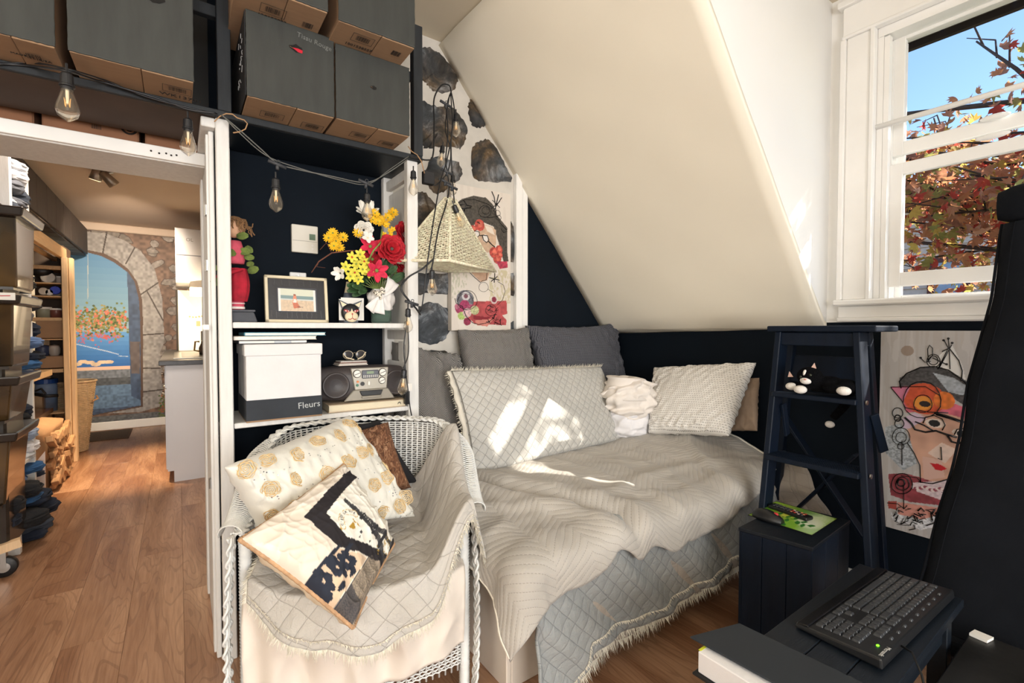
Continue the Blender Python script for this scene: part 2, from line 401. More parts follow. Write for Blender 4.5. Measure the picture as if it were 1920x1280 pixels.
def floor_mat():
    t = NT('laminate'); v = t.coord('Object', (1, 1, 1), rand=True)
    st = t.n('Mapping'); st.inputs['Scale'].default_value = (5.5, .9, 1); t.l(v, st.inputs[0])
    lo = t.noise(st.outputs[0], 1.1, 2, .5, .6)
    rings = t.math('FRACT', t.math('MULTIPLY', lo, 17)); r = t.math('ABSOLUTE', t.math('SUBTRACT', rings, .5))
    st2 = t.n('Mapping'); st2.inputs['Scale'].default_value = (60, 3, 1); t.l(v, st2.inputs[0]); fine = t.noise(st2.outputs[0], 2.2, 4)
    base = t.ramp(fine, [(.3, S(160, 120, 90)), (.7, S(186, 147, 116))])
    dk = t.mix(t.math('MULTIPLY', t.math('LESS_THAN', r, .1), .30), base, S(104, 66, 42))
    mot = t.ramp(lo, [(.35, S(205, 190, 180)), (.6, (1, 1, 1, 1))])
    oi = t.n('ObjectInfo'); tint = t.ramp(oi.outputs['Random'], [(0, S(238, 232, 228)), (1, (1, 1, 1, 1))])
    t.bump(fine, .06, .001); return t.fin(t.mix(1.0, t.mix(1.0, dk, mot, 'MULTIPLY'), tint, 'MULTIPLY'), .34)
FLOOR = floor_mat()
# ---------------------------------------------------------------- the room
def struct(o): o['kind'] = 'structure'; return o
XW, YC, YD, ZC = 2.55, 2.315, .968, 2.76
fl = struct(B().box(-2.4, 2.7, -3.0, 7.6, -.06, -.012).go('floor', M('subfloor', S(90, 66, 46), .8)))
rw = .192; k = 0
plank_meshes = {}
for i in range(-8, 15):
    x0 = i*rw; off = (i*.53) % 1.28
    y = -1.2-off if x0 > -1.2 else 1.8-off
    while y < 7.45:
        y1 = min(y+1.28, 7.5); L = round(y1-max(y, -1.2), 3)
        if L > .05 and x0 < 2.5:
            if L not in plank_meshes:
                plank_meshes[L] = B().box(.0003, rw-.0003, .0003, L-.0003, -.012, 0).go('plank', FLOOR, fl, local=True, bevel=.0006)
                o = plank_meshes[L]
            else:
                o = plank_meshes[L].copy(); COL.objects.link(o)
            o.location = Vector((x0, max(y, -1.2), 0))-fl.location; o.name = 'plank'
        y = y1
struct(B().box(XW, XW+.16, -3, YC+.2, 0, 1.25).go('wall_right', NAVY))
# dormer front wall around the window opening
wo = B(); y0, y1, z0, z1 = -.22, .775, 1.335, 2.545
wo.box(XW, XW+.16, y1, YD, 1.25, ZC).box(XW, XW+.16, -1.1, y0, 1.25, ZC).box(XW, XW+.16, y0, y1, z1, ZC).box(XW, XW+.16, y0, y1, 1.25, z0)
struct(wo.go('wall_dormer', WHITE))
fr = frame((0, YD, 0), (1, 0, 0), (0, 0, 1))
struct(B().add([(2.53, YD, 1.25), (2.56, YD, 1.25), (2.56, YD, ZC), (1.20, YD, ZC), (2.53, YD+.05, 1.25), (2.56, YD+.05, 1.25), (2.56, YD+.05, ZC), (1.20, YD+.05, ZC)],
    [(0, 1, 2, 3), (7, 6, 5, 4), (0, 4, 5, 1), (1, 5, 6, 2), (2, 6, 7, 3), (3, 7, 4, 0)]).go('wall_cheek', M('dormer_white', S(238, 236, 232), .85, .015, 2, .1, 90)))
struct(B().add([(2.53, -1.1, 1.25), (2.56, -1.1, 1.25), (2.56, -1.1, ZC), (1.20, -1.1, ZC), (2.53, -1.15, 1.25), (2.56, -1.15, 1.25), (2.56, -1.15, ZC), (1.20, -1.15, ZC)],
    [(0, 1, 2, 3), (7, 6, 5, 4), (0, 4, 5, 1), (1, 5, 6, 2), (2, 6, 7, 3), (3, 7, 4, 0)]).go('wall_cheek_near', WALLW))
# sloped ceiling between the back wall and the dormer
n = 24; G = []
for j in range(n+1):
    f = j/n; yy = YD+(YC+.01-YD)*f; prof = [((1.205-.02*f), ZC), (2.53-.10*f, 1.255-.012*f), (2.556, 1.25-.036*f)]
    pts = []
    for a, b, m in ((prof[0], prof[1], 20), (prof[1], prof[2], 4)):
        for i in range(m): pts.append((a[0]+(b[0]-a[0])*i/m, yy, a[1]+(b[1]-a[1])*i/m+.0025*math.sin(i*1.3+j*.7)))
    pts.append((prof[2][0], yy, prof[2][1])); G.append(pts)
struct(B().grid(G).go('ceiling_slope', WALLW, smooth=True, solid=.03, off=-1))
struct(B().box(-2.4, 2.75, -3.1, 2.6, ZC, ZC+.06).go('ceiling', M('ceiling_shaded', S(216, 204, 182), .9, .02, 2, .1, 90)))  # shade on the flat ceiling is put into this darker, warmer colour
struct(B().box(1.2, 2.7, -3.1, -1.15, 1.25, ZC).go('wall_right_near', WALLW))
struct(B().box(-2.4, 2.7, -3.1, -3.0, 0, ZC).go('wall_behind', WALLW))
struct(B().box(-2.5, -2.4, -3.1, 7.6, 0, ZC).go('wall_left', WALLW))
struct(B().box(.115, .90, YC, 2.6, 0, ZC).go('wall_niche', NAVY))
struct(B().box(1.70, 2.7, YC, 2.6, 0, ZC).go('wall_back', NAVY))
sw = struct(B().box(.90, 1.70, YC, 2.6, 0, ZC).go('wall_stone', M('plaster', S(214, 208, 198), .9, .08, 9, .6, 30)))
def st_(pts, ox, oy):
    P = [at(ox+x/4, oy+y/4, 'y', YC) for x, y in pts]; Q = []
    for i, p in enumerate(P):                       # subdivide and roughen the outline
        q = P[(i+1) % len(P)]
        for s_ in range(4):
            e = p+(q-p)*s_/4; Q.append((e[0]+random.uniform(-.006, .006), e[2]+random.uniform(-.006, .006)))
    c = np.mean(Q, 0); mb = B(); rings = [(1.0, 0.0), (.97, .006), (.85, .012), (.5, .017)]
    for f, d in rings:
        for x, z in Q: mb.v.append((c[0]+(x-c[0])*f, YC-d, c[1]+(z-c[1])*f))
    mb.v.append((c[0], YC-.018, c[1])); m = len(Q)
    for r in range(3):
        for i in range(m): a = r*m+i; b = r*m+(i+1) % m; mb.f.append((a, b, b+m, a+m))
    for i in range(m): mb.f.append((3*m+i, 3*m+(i+1) % m, 4*m))
    o = mb.go('stone', STONE, sw, smooth=True); return o
A1, A2 = (760, 60), (760, 340)
st_([(60, 120), (115, 115), (180, 118), (240, 145), (300, 200), (350, 270), (392, 350), (385, 410), (345, 445), (290, 465), (210, 440), (165, 400), (140, 370), (112, 340), (60, 330)], *A1)
st_([(60, 480), (112, 500), (160, 530), (230, 560), (300, 550), (370, 580), (420, 640), (472, 740), (450, 800), (415, 880), (350, 865), (270, 860), (180, 870), (150, 875), (112, 840), (60, 820)], *A1)
st_([(485, 500), (520, 560), (560, 620), (600, 690), (590, 715), (545, 720), (500, 700), (475, 640), (470, 560)], *A1)
st_([(500, 870), (540, 830), (600, 805), (640, 815), (700, 900), (750, 1000), (800, 1085), (795, 1120), (650, 1125), (550, 1125), (510, 1080), (495, 1000)], *A1)
st_([(180, 950), (250, 930), (330, 950), (400, 980), (430, 1050), (410, 1110), (350, 1150), (300, 1190), (240, 1215), (190, 1190), (160, 1130), (150, 1050)], *A1)
st_([(90, 70), (150, 90), (230, 170), (290, 260), (280, 380), (230, 470), (180, 530), (90, 560)], *A2)
st_([(90, 690), (200, 680), (330, 690), (480, 700), (500, 780), (330, 850), (220, 840), (150, 830), (90, 850)], *A2)
st_([(90, 940), (170, 905), (250, 920), (330, 960), (345, 1080), (300, 1180), (220, 1225), (90, 1200)], *A2)
st_([(700, 320), (790, 305), (812, 330), (815, 600), (780, 605), (700, 560)], *A2)
st_([(700, 690), (790, 680), (818, 700), (820, 850), (760, 860), (700, 830)], *A2)
st_([(420, 1130), (560, 1120), (700, 1105), (810, 1040), (818, 1180), (700, 1300), (520, 1290), (430, 1220)], *A2)
st_([(90, 1290), (200, 1260), (320, 1270), (340, 1400), (200, 1430), (90, 1420)], *A2)
# door-like trim at the edge of the stone wall
tr = B(); tr.hexa([(1.655, 2.28, 0), (1.70, 2.28, 0), (1.70, YC, 0), (1.655, YC, 0), (1.655, 2.28, 2.17), (1.70, 2.28, 2.10), (1.70, YC, 2.10), (1.655, YC, 2.17)])
tr.hexa([(1.70, 2.295, 0), (1.752, 2.295, 0), (1.752, YC, 0), (1.70, YC, 0), (1.70, 2.295, 2.10), (1.752, 2.295, 2.045), (1.752, YC, 2.045), (1.70, YC, 2.10)])
struct(tr.go('trim_1', WHITE, bevel=.004))
struct(B().box(XW-.022, XW, -1.0, 2.28, 0, .10).go('baseboard_right', WHITE, bevel=.004))
# ---------------------------------------------------------------- window
win = thing('window_1', None, None, (XW, .3, 1.25)); win['kind'] = 'structure'; 
def wp(name, mb, m=WHITE, **k): return mb.go(name, m, win, **k)
xc = XW-.03
wp('casing', B().box(xc, XW-.001, .802, .895, 1.352, 2.545), bevel=.004); wp('casing_bead', B().box(xc-.012, XW-.001, .895, .918, 1.352, 2.545), bevel=.004); wp('casing_bead', B().box(xc-.012, XW-.001, .785, .802, 1.352, 2.545), bevel=.003)
wp('casing', B().box(xc, XW, -.36, -.245, 1.345, 2.56), bevel=.004)
wp('head_casing', B().box(xc, XW-.001, -.40, .912, 2.56, 2.69).box(xc-.02, XW-.001, -.42, .93, 2.69, 2.72).box(xc-.012, XW-.001, -.40, .913, 2.545, 2.56), bevel=.004)
wp('stool', B().box(XW-.06, XW+.14, -.40, .925, 1.325, 1.352), bevel=.006)
wp('apron', B().box(xc, XW-.001, -.38, .912, 1.270, 1.325).box(xc-.014, XW-.001, -.38, .913, 1.252, 1.270), bevel=.004)
wp('jamb', B().box(XW-.002, XW+.150, .762, .784, 1.350, 2.505).box(XW-.001, XW+.033, .742, .761, 1.353, 2.50).box(XW+.066, XW+.074, .745, .761, 1.353, 2.50).box(XW+.106, XW+.119, .74, .761, 1.353, 2.50)); wp('jamb', B().box(XW-.002, XW+.15, -.244, -.205, 1.350, 2.505)); wp('head_jamb', B().box(XW-.003, XW+.149, -.24, .783, 2.506, 2.544))
GL = NT('window_glass'); GL.b.inputs['Transmission Weight'].default_value = 1; GL.b.inputs['Roughness'].default_value = 0; GL.b.inputs['IOR'].default_value = 1.0; GLASS = GL.fin((1, 1, 1, 1), 0, Alpha=.12)
def sash(name, xa, xb, zlo, zhi, sw_=.045, rail=.06, top=.05):
    a, b = -.2, .752
    f = wp(name, B().box(xa, xb, b-sw_, b, zlo, zhi).box(xa, xb, a, a+sw_, zlo, zhi).box(xa+.001, xb-.001, a+sw_-.002, b-sw_+.002, zlo+.001, zlo+rail).box(xa+.001, xb-.001, a+sw_-.002, b-sw_+.002, zhi-top, zhi-.001), bevel=.003)
    g = B().box((xa+xb)/2-.002, (xa+xb)/2+.002, b-sw_, a+sw_, zlo+rail, zhi-top).go('pane', GLASS, f); return f
sash('lower_sash', XW+.035, XW+.065, 1.405, 1.945, .055, .062, .052)
sash('upper_sash', XW+.075, XW+.105, 1.990, 2.515, .045, .058, .022)
wp('storm_frame', B().box(XW+.12, XW+.145, .715, .76, 1.353, 2.50).box(XW+.121, XW+.144, -.165, .715, 1.353, 1.372).box(XW+.12, XW+.145, -.2, -.165, 1.353, 2.50), bevel=.003)
wp('sash_pull', B().ell((XW+.06, .42, 2.046), (.014, .045, .012))); wp('sash_pull', B().ell((XW+.03, .42, 1.965), (.014, .05, .012)))
rod = B().tube([(XW-.005, .80, 2.115), (XW-.005, -.24, 2.115)], .011, 10).go('curtain_rod', WHITE, smooth=True); tag(rod, 'thin white tension rod spanning the window halfway up', 'curtain rod')
# ---------------------------------------------------------------- outside the window
SOF = M('soffit', S(74, 64, 56), .7, .1, 8, .1)
sof = thing('eaves', 'brown perforated soffit of the eaves above the window outside', 'eaves', (3.0, .3, 2.72))
zz = at(1700, 98, 'x', 3.15)[2]
for i in range(9):
    y = -1.3+i*.25; q = B().box(2.73, 3.13, y+.004, y+.246, zz+.03, zz+.045); o = q.go('panel', SOF, sof, bevel=.004)
B().box(3.13, 3.16, -1.4, 1.2, zz, zz+.16).go('fascia', M('fascia', S(52, 46, 42), .6), sof)
hb = B()
for i in range(70):
    for j in range(8): hb.lathe([(.0035, 0), (.0035, .002)], (2.77+j*.045, -1.0+i*.028, zz+.0285), 5)
hb.go('vent_holes', M('hole', S(18, 15, 13), .9), sof, kind='stuff')
HX = 10.0; ht = at(1690, 394, 'x', HX)[2]
hs = thing('neighbour_house', 'tan sided house wall with one window seen behind the maple tree', 'house', (HX, 1, -3))
B().box(HX, HX+.3, -5, 6, -3, ht).go('wall', M('house_wall', S(150, 130, 118), .9), hs)
SID = M('siding', S(206, 188, 176), .85, .06, 20, .1, 60, stretch=(1, 1, 1)); cb = B(); z = ht-.0
while z > -1.5:
    cb.hexa([(HX-.035, -5, z-.11), (HX, -5, z-.11), (HX, 6, z-.11), (HX-.035, 6, z-.11), (HX-.012, -5, z), (HX, -5, z), (HX, 6, z), (HX-.012, 6, z)]); z -= .112
cb.go('siding', SID, hs, kind='stuff')
B().box(HX-.3, HX+.3, -5, 6, ht, ht+.14).go('eave', M('house_trim', S(112, 98, 90), .8), hs)
a = at(1748, 490, 'x', HX-.04); b = at(1810, 570, 'x', HX-.04); dk = M('dark_frame', S(92, 52, 46), .7)
wf = B().box(HX-.08, HX, b[1]-.05, b[1]+.03, b[2], a[2]).box(HX-.08, HX, a[1]-.03, a[1]+.05, b[2], a[2]).box(HX-.08, HX, b[1]-.05, a[1]+.05, a[2]-.03, a[2]+.06).go('window', dk, hs)
B().box(HX-.05, HX-.03, b[1], a[1], b[2]-.3, a[2]).go('pane', M('far_glass', S(140, 160, 190), .15), wf)
# maple tree
tree = thing('maple_tree', 'autumn maple tree with brown and red leaves outside the window', 'tree', (5.4, -1.6, -3))
BARK = M('bark', S(70, 58, 52), .9, .2, 20, .5, 60)
B().tube([(5.4, -1.6, -3), (5.35, -1.5, 0), (5.3, -1.2, 1.6), (5.2, -1.0, 3.2), (5.1, -.9, 5.0)], [.16, .14, .11, .08, .03], 8).go('trunk', BARK, tree, smooth=True)
leafc = [S(204, 146, 112), S(214, 150, 106), S(200, 84, 70), S(222, 190, 100), S(180, 176, 104), S(182, 134, 112)]
LM = []
for i, c in enumerate(leafc):
    t = NT('maple_leaf_%s' % 'abcdef'[i]); n_ = t.noise(t.coord('Object', rand=True), 9, 3); rp_ = t.ramp(n_, [(.3, tuple(q*.7 for q in c[:3])+(1,)), (.7, c)]); t.fin(rp_, .7)
    tr_ = t.n('BsdfTranslucent'); t.l(rp_, tr_.inputs[0]); mx_ = t.n('MixShader'); mx_.inputs[0].default_value = .68
    t.l(t.b.outputs[0], mx_.inputs[1]); t.l(tr_.outputs[0], mx_.inputs[2]); t.l(mx_.outputs[0], t.t.nodes['Material Output'].inputs[0]); LM.append(t.m)
def leaf_poly():
    r = []
    for a_, d in ((-90, .25), (-150, .45), (-135, .35), (170, .75), (150, .42), (125, .85), (108, .45), (90, 1.0), (72, .45), (55, .85), (30, .42), (10, .75), (-45, .35), (-30, .45)): r.append((d*math.cos(math.radians(a_)), d*math.sin(math.radians(a_))))
    return r
LP = leaf_poly(); LP = sorted(LP, key=lambda p: math.atan2(p[1], p[0]))
rg = random.Random(5); spots = []; bb = B()
def branch(a_, b_, r0, depth):
    a_, b_ = Vector(a_), Vector(b_); mid = (a_+b_)/2+Vector((rg.uniform(-.1, .1), rg.uniform(-.1, .1), rg.uniform(-.02, .16)))
    pts = [a_, mid, b_]; bb.tube(pts, [r0, r0*.75, r0*.4], 5); L = (b_-a_).length
    m = int(L*(48 if depth else 18))
    for i in range(m):
        f = rg.uniform(.1, 1.03); p = a_.lerp(b_, f)+Vector((rg.gauss(0, .14), rg.gauss(0, .14), rg.gauss(-.04, .13)))
        if p.z < 3.05+.10*math.sin(p.y*5)-.5*(p.y-1.0)*(p.x/5) or p.y < .2: spots.append(p)
    if depth < 2:
        for i in range(4 if depth == 0 else 3):
            f = rg.uniform(.25, .95); p = a_.lerp(b_, f); d = (b_-a_).normalized()*L*.35+Vector((rg.uniform(-.6, .6), rg.uniform(-.6, .6), rg.uniform(-.35, .4)))*L*.45
            branch(p, p+d, r0*.45, depth+1)
for tz, (ex, ey, ez) in ((1.2, (5.6, .9, 1.65)), (1.3, (5.0, 1.3, 1.95)), (1.5, (5.6, 1.2, 2.5)), (1.6, (4.9, 1.1, 2.6)), (1.4, (4.6, 1.1, 2.2)), (1.7, (5.2, 1.9, 2.35)), (1.9, (4.5, .6, 2.7)), (2.0, (5.8, 1.6, 2.9)), (2.2, (4.8, 1.5, 3.0)), (2.4, (4.3, -.4, 2.9)), (1.5, (4.4, .2, 2.0)), (1.3, (4.9, -.2, 1.7)),
                         (2.6, (5.0, .5, 3.3)), (2.8, (4.5, -1.0, 3.8)), (3.0, (5.5, -.4, 4.2)), (2.6, (4.4, -1.8, 3.4)), (3.2, (4.6, -2.2, 4.3)), (3.4, (5.0, -1.4, 5.0)), (3.0, (4.2, -1.4, 4.6)), (2.4, (4.3, -2.3, 2.9)), (2.8, (3.9, -1.7, 3.9))):  # out-of-view branches added towards the sun, dense to block most of it
    branch((5.3, -1.2+.1*(tz-1.2), tz), (ex, ey, ez), .035, 0)
bb.go('branches', BARK, tree, smooth=True)
spots.sort(key=lambda p: (p.x-2.6)**2+(p.y-.45)**2*1.0 + (100 if not (-.4 < p.y < 2.4 and p.z < 3.3) else 0))
protos = []
mats_big = [B() for _ in LM]
for i, p in enumerate(spots):
    s_ = rg.uniform(.045, .074); R = Matrix.Rotation(rg.uniform(0, 6.28), 3, 'Z')@Matrix.Rotation(rg.uniform(.3, 1.9), 3, 'X')@Matrix.Rotation(rg.uniform(0, 6.28), 3, 'Z')
    ci = rg.choices(range(6), (5, 4, 2.0, 2.5, 2.5, 3))[0]
    def lv(q, s2): return Vector((q[0]*s2, q[1]*s2, .25*s2*abs(q[0])-.2*s2*q[1]**2))
    if i < 300:
        if i < 12:
            mb = B(); mb.add([(0, 0, 0)]+[tuple(lv(q, .06)) for q in LP], [(0, 1+j, 1+(j+1) % len(LP)) for j in range(len(LP))])
            o = mb.go('leaf', LM[i % 6], tree, local=True); protos.append(o)
        else: o = protos[ci+6*rg.randint(0, 1)].copy(); COL.objects.link(o)
        o.location = p-Vector(tree.location); o.rotation_euler = R.to_euler(); o.scale = (s_/.06,)*3
    else:
        vs = [tuple(p+R@lv(q, s_)) for q in LP]; mats_big[ci].add([tuple(p)]+vs, [(0, 1+j, 1+(j+1) % len(LP)) for j in range(len(LP))])
for ci, mb in enumerate(mats_big):
    if mb.v: mb.go('foliage', LM[ci], tree, kind='stuff')
struct(B().box(2.9, 14, -12, 14, -3.2, -3).go('ground', M('lawn', S(92, 104, 70), .95)))
# ================================================================ loft, boxes, white shelf unit
def X(px_, Y, y=600): return float(at(px_, y, 'y', Y)[0])
def Z(px_, py, Y): return float(at(px_, py, 'y', Y)[2])
loft = thing('loft_shelf', 'black painted overhead shelf carrying the grey cardboard boxes', 'shelf', (.1, 2.1, 1.97))
B().box(.12, .905, 1.981, 2.30, 1.968, 1.99).go('board', BLACKW, loft, bevel=.002); B().box(-1.3, .119, 1.981, 2.30, 1.968, 1.99).go('board', M('brown_board', S(72, 56, 46), .7, .15, 6, .1), loft, bevel=.002)
B().box(-1.3, .905, 1.965, 1.980, 1.968, 1.992).go('edge_strip', DGW, loft, bevel=.002)
B().box(.125, .167, 1.96, 2.0, 1.99, ZC).go('post', DGW, loft, bevel=.002)
B().box(.862, .905, 1.96, 2.0, 1.99, 2.56).go('post', DGW, loft, bevel=.002)
B().box(-1.3, .87, 2.0, 2.03, 2.33, 2.37).go('rail', DGW, loft, bevel=.002)
B().box(-1.3, .115, 2.285, 2.30, 1.99, ZC).go('back_panel', BLACK, loft)
cm = {}
def barcode(o, fr, w_=.045, h=.028, border=True, kind=None):
    mb = B(); x = -w_/2; rg_ = random.Random(int(abs(fr[0][3])*1000))
    while x < w_/2:
        d = rg_.choice((.0008, .0014, .002)); mb.hexa([tuple(fr@Vector(q)) for q in ((x, -h/2, 0), (x+d, -h/2, 0), (x+d, h/2, 0), (x, h/2, 0), (x, -h/2, .0006), (x+d, -h/2, .0006), (x+d, h/2, .0006), (x, h/2, .0006))]); x += d+rg_.choice((.001, .0016, .0024))
    if border:
        W, H = w_*.85, h*.85
        for a_, b_, c_, d_ in ((-W, W, H, H+.0012), (-W, W, -H-.0012, -H), (-W, -W+.0012, -H, H), (W-.0012, W, -H, H)):
            mb.hexa([tuple(fr@Vector(q)) for q in ((a_, c_, 0), (b_, c_, 0), (b_, d_, 0), (a_, d_, 0), (a_, c_, .0006), (b_, c_, .0006), (b_, d_, .0006), (a_, d_, .0006))])
    return mb.go('printed_barcode', INK, o)
def carton(label, x0, x1, yf, yb, z0, z1, grp='grey painted boxes on the overhead shelf', front=GREYB, side=CARD, tilt=0, splitx=.55, hole=None, holecol=None):
    c = ((x0+x1)/2, (yf+yb)/2, z0); o = thing('cardboard_box', label, 'box', c, tilt, grp)
    t = .004; q = B(); X0, X1, Y0, Y1, H = x0-c[0], x1-c[0], yf-c[1], yb-c[1], z1-z0
    q.box(X0+t, X1-t, Y0+t, Y1, t, H); q.go('carton', side, o, local=True, bevel=.003)
    sx = X0+(X1-X0)*splitx
    B().box(X0+.002, sx-.001, Y0+.004, Y1-.003, -.001, .003).go('bottom_flap', CARD, o, local=True, bevel=.0012)
    B().box(sx+.001, X1-.002, Y0+.003, Y1-.003, -.003, .003).go('bottom_flap', CARD, o, local=True, bevel=.0012)
    # painted front with slightly ragged worn edge
    mb = B(); nn = 26; r2 = random.Random(int(x0*999)+5)
    rim = [(X0+(X1-X0)*i/nn, 0) for i in range(nn)]+[(X1, H*i/nn) for i in range(nn)]+[(X1-(X1-X0)*i/nn, H) for i in range(nn)]+[(X0, H-H*i/nn) for i in range(nn)]
    rim = [(x+r2.uniform(-.0008, .0008), z+r2.uniform(0, .0018)) for x, z in rim]
    for d, f in ((Y0+.003, 0), (Y0-.0005, 0), (Y0-.0015, .003)):
        for x, z in rim: cx_, cz = (X0+X1)/2, H/2; L = max(abs(x-cx_), abs(z-cz)); mb.v.append((x-(x-cx_)*f/L, d, z-(z-cz)*f/L))
    m = len(rim)
    for r in range(2):
        for i in range(m): mb.f.append((r*m+i, r*m+(i+1) % m, (r+1)*m+(i+1) % m, (r+1)*m+i))
    mb.f.append(tuple(2*m+i for i in range(m))); mb.go('painted_front', front, o, local=True)
    if hole:
        hx, hz, hr = hole; hp = B(); k_ = 11; r3 = random.Random(3)
        pts = [(hx+hr*1.4*math.cos(2*PI*i/k_)*r3.uniform(.7, 1.2), hz+hr*.8*math.sin(2*PI*i/k_)*r3.uniform(.7, 1.25)) for i in range(k_)]
        hp.add([(x, Y0-.0026, z) for x, z in pts], [tuple(range(k_))[::1]]); hp.go('torn_hole', M('hole_dark', S(20, 18, 16), .9), o, local=True)
        if holecol: B().add([(hx-hr*.9, Y0-.0032, hz-hr*.1), (hx+hr*.3, Y0-.0032, hz-hr*.75), (hx+hr*1.1, Y0-.0032, hz-hr*.75), (hx+hr*1.2, Y0-.0032, hz-.1*hr), (hx+.2*hr, Y0-.0032, hz+.05*hr)], [(0, 1, 2, 3, 4)]).go('fabric_inside', holecol, o, local=True)
        B().add([(hx-hr*1.4, Y0-.003, hz), (hx-hr*1.0, Y0-.012, hz-hr*.5), (hx-hr*.7, Y0-.004, hz-hr*.3)], [(0, 1, 2)]).go('torn_flap', CARD, o, local=True, solid=.001)
    return o
def under(o, px_, py, z, dy=0):
    p = at(px_, py, 'z', z); return frame((p[0], p[1]+dy, z-.0048), (1, 0, 0), (0, -1, 0))
YF = 1.80; zb = 1.992
bA = carton('grey painted box at the far left of the overhead shelf, flag print beneath', X(-75, YF), X(117, YF), YF, 2.2, zb+.003, 2.5)
bB = carton('widest grey box on the overhead shelf, left of the black post', X(140, YF), X(372, YF), YF, 2.2, zb+.003, 2.52, hole=(.05, .225, .022))
bC = carton('grey box with red fabric showing through a torn hole, right of the black post', X(469, YF), X(631, YF), YF, 2.25, zb+.003, Z(469, 20, YF), hole=(.015, .205, .016), holecol=M('red_cloth', S(190, 30, 50), .9))
bD = carton('small grey box at the right end of the overhead shelf, beside the stone wall', X(634, YF), X(770, YF), YF, 2.22, zb+.003, Z(634, 83, YF), hole=(-.002, .15, .009))
x_ = X(469, YF)-.0015; mb = B().box(x_-.002, x_, YF+.004, 2.24, zb+.006, Z(469, 20, YF)-.003); mb.go('painted_side', M('dark_painted_side', S(34, 35, 37), .7, .2, 8, .2), bC)
mb = B()
for i in range(26): y_, z_ = random.uniform(YF+.06, 2.0), random.choice((2.10, 2.16, 2.22))+random.uniform(-.012, .012); mb.tube([(x_-.003, y_, z_), (x_-.003, y_+random.uniform(-.02, .02), z_+random.uniform(-.018, .018))], .0012, 4)
mb.go('chalk_scribble', CHALK, bC, kind='stuff')
zt = Z(634, 83, YF)+.004
bE = carton('grey box stacked on top of the box with the torn red hole', X(452, 1.66), X(622, 1.66), 1.665, 2.1, max(zt, Z(469, 20, YF)+.004), 2.72, grp='upper grey boxes')
bF = carton('grey box stacked on the small box at the right end, under the sloping ceiling', X(641, 1.66), X(782, 1.66), 1.665, 2.05, zt, 2.72, grp='upper grey boxes', tilt=0)
text('WK13701', .028, under(bB, 340, 180, 1.992), INK, bB); barcode(bB, under(bB, 332, 166, 1.992))
barcode(bA, under(bA, 64, 104, 1.992), .03, .03, False); text('MADE IN', .012, under(bA, 42, 100, 1.992), INK, bA); text('USA', .014, under(bA, 86, 112, 1.992), INK, bA)
for b_, lst in ((bC, ((510, 214), (585, 235))), (bD, ((675, 252), (727, 268)))):
    for q in lst: barcode(b_, under(b_, *q, 1.992))
barcode(bF, under(bF, 680, 72, zt)); text('1001538527', .020, under(bF, 672, 86, zt), INK, bF); barcode(bF, under(bF, 742, 98, zt), .03, .03, False)
ze = float(bE.location.z)
barcode(bE, under(bE, 512, 18, ze)); text('100153852', .020, under(bE, 510, 32, ze), INK, bE); barcode(bE, under(bE, 576, 45, ze), .03, .03, False)
p = at(592, 80, 'y', YF); text('Tissu Rouge', .024, frame((p[0]-.004, YF-.0022, p[2]), (1, 0, -.12), (0, 0, 1)), M('faint_chalk', S(112, 114, 110), .95, .3, 60, .2), bC, 'chalk_writing', .0003)
BROWN = M('brown_card', S(150, 104, 76), .9, .06, 12, .15, 120)
hd = thing('header_beam', 'white plastered beam over the way into the hallway', 'beam', (-.4, 2.45, 1.88))
B().box(-1.3, .10, 2.315, 2.60, 1.878, 1.915).go('soffit_board', OLDW, hd, bevel=.003)
B().box(-1.3, .10, 2.298, 2.315, 1.882, 1.93).go('front_batten', WHITE, hd, bevel=.002)
sc_ = B()
for i, xx in enumerate((-.075, -.05, -.028, -.012, .005)): sc_.lathe([(.0035, 0), (.0035, .002)], (xx, 2.2965, 1.905-.004*(i % 2)), 8, R=Matrix.Rotation(PI/2, 3, 'X'))
sc_.go('screw_heads', INK, hd)
B().box(.075, .118, 1.985, 2.60, 1.932, 1.966).go('side_beam', OLDW, hd, bevel=.003)
B().box(-1.3, .115, 2.59, 2.60, 1.915, 2.5).go('back_panel', BROWN, hd)
def brown(label, a, b, marks):
    c0, c1 = X(a, 2.36), X(b, 2.36); o = thing('storage_box', label, 'box', ((c0+c1)/2, 2.46, 1.916), 0, 'brown boxes on the header beam')
    B().box(c0, c1, 2.36, 2.57, 1.918, 2.16).go('carton', BROWN, o, bevel=.003)
    B().box(c0+.004, c1-.004, 2.357, 2.361, 1.92, 2.155).go('front_panel', BROWN, o, bevel=.001)
    for kind_, px_ in marks:
        p = at(px_, 245 if kind_ == 'r' else 238, 'y', 2.356)
        if kind_ == 'r':
            mb = B(); mb.tube([(p[0]+.022*math.cos(t), 2.3565, p[2]+.010+.022*math.sin(t)) for t in np.linspace(0, 2*PI, 25)[:-1]], .0035, 4, closed=True)
            for t in range(3): a_ = t*2.1; mb.tube([(p[0]+.012*math.cos(a_+q), 2.3565, p[2]+.010+.012*math.sin(a_+q)) for q in (0, .6, 1.2)], .0022, 4)
            mb.go('printed_ring', INK, o)
        else: barcode(o, frame((p[0], 2.3562, p[2]), (1, 0, 0), (0, 0, 1)), .028, .016, False)
    return o
brown('brown box on the white beam, leftmost of the three', -60, 74, [('r', 40)])
brown('widest brown box on the white beam, printed ring at its right end', 88, 268, [('b', 181), ('r', 242)])
brown('brown box on the white beam nearest the white shelf post', 279, 378, [])
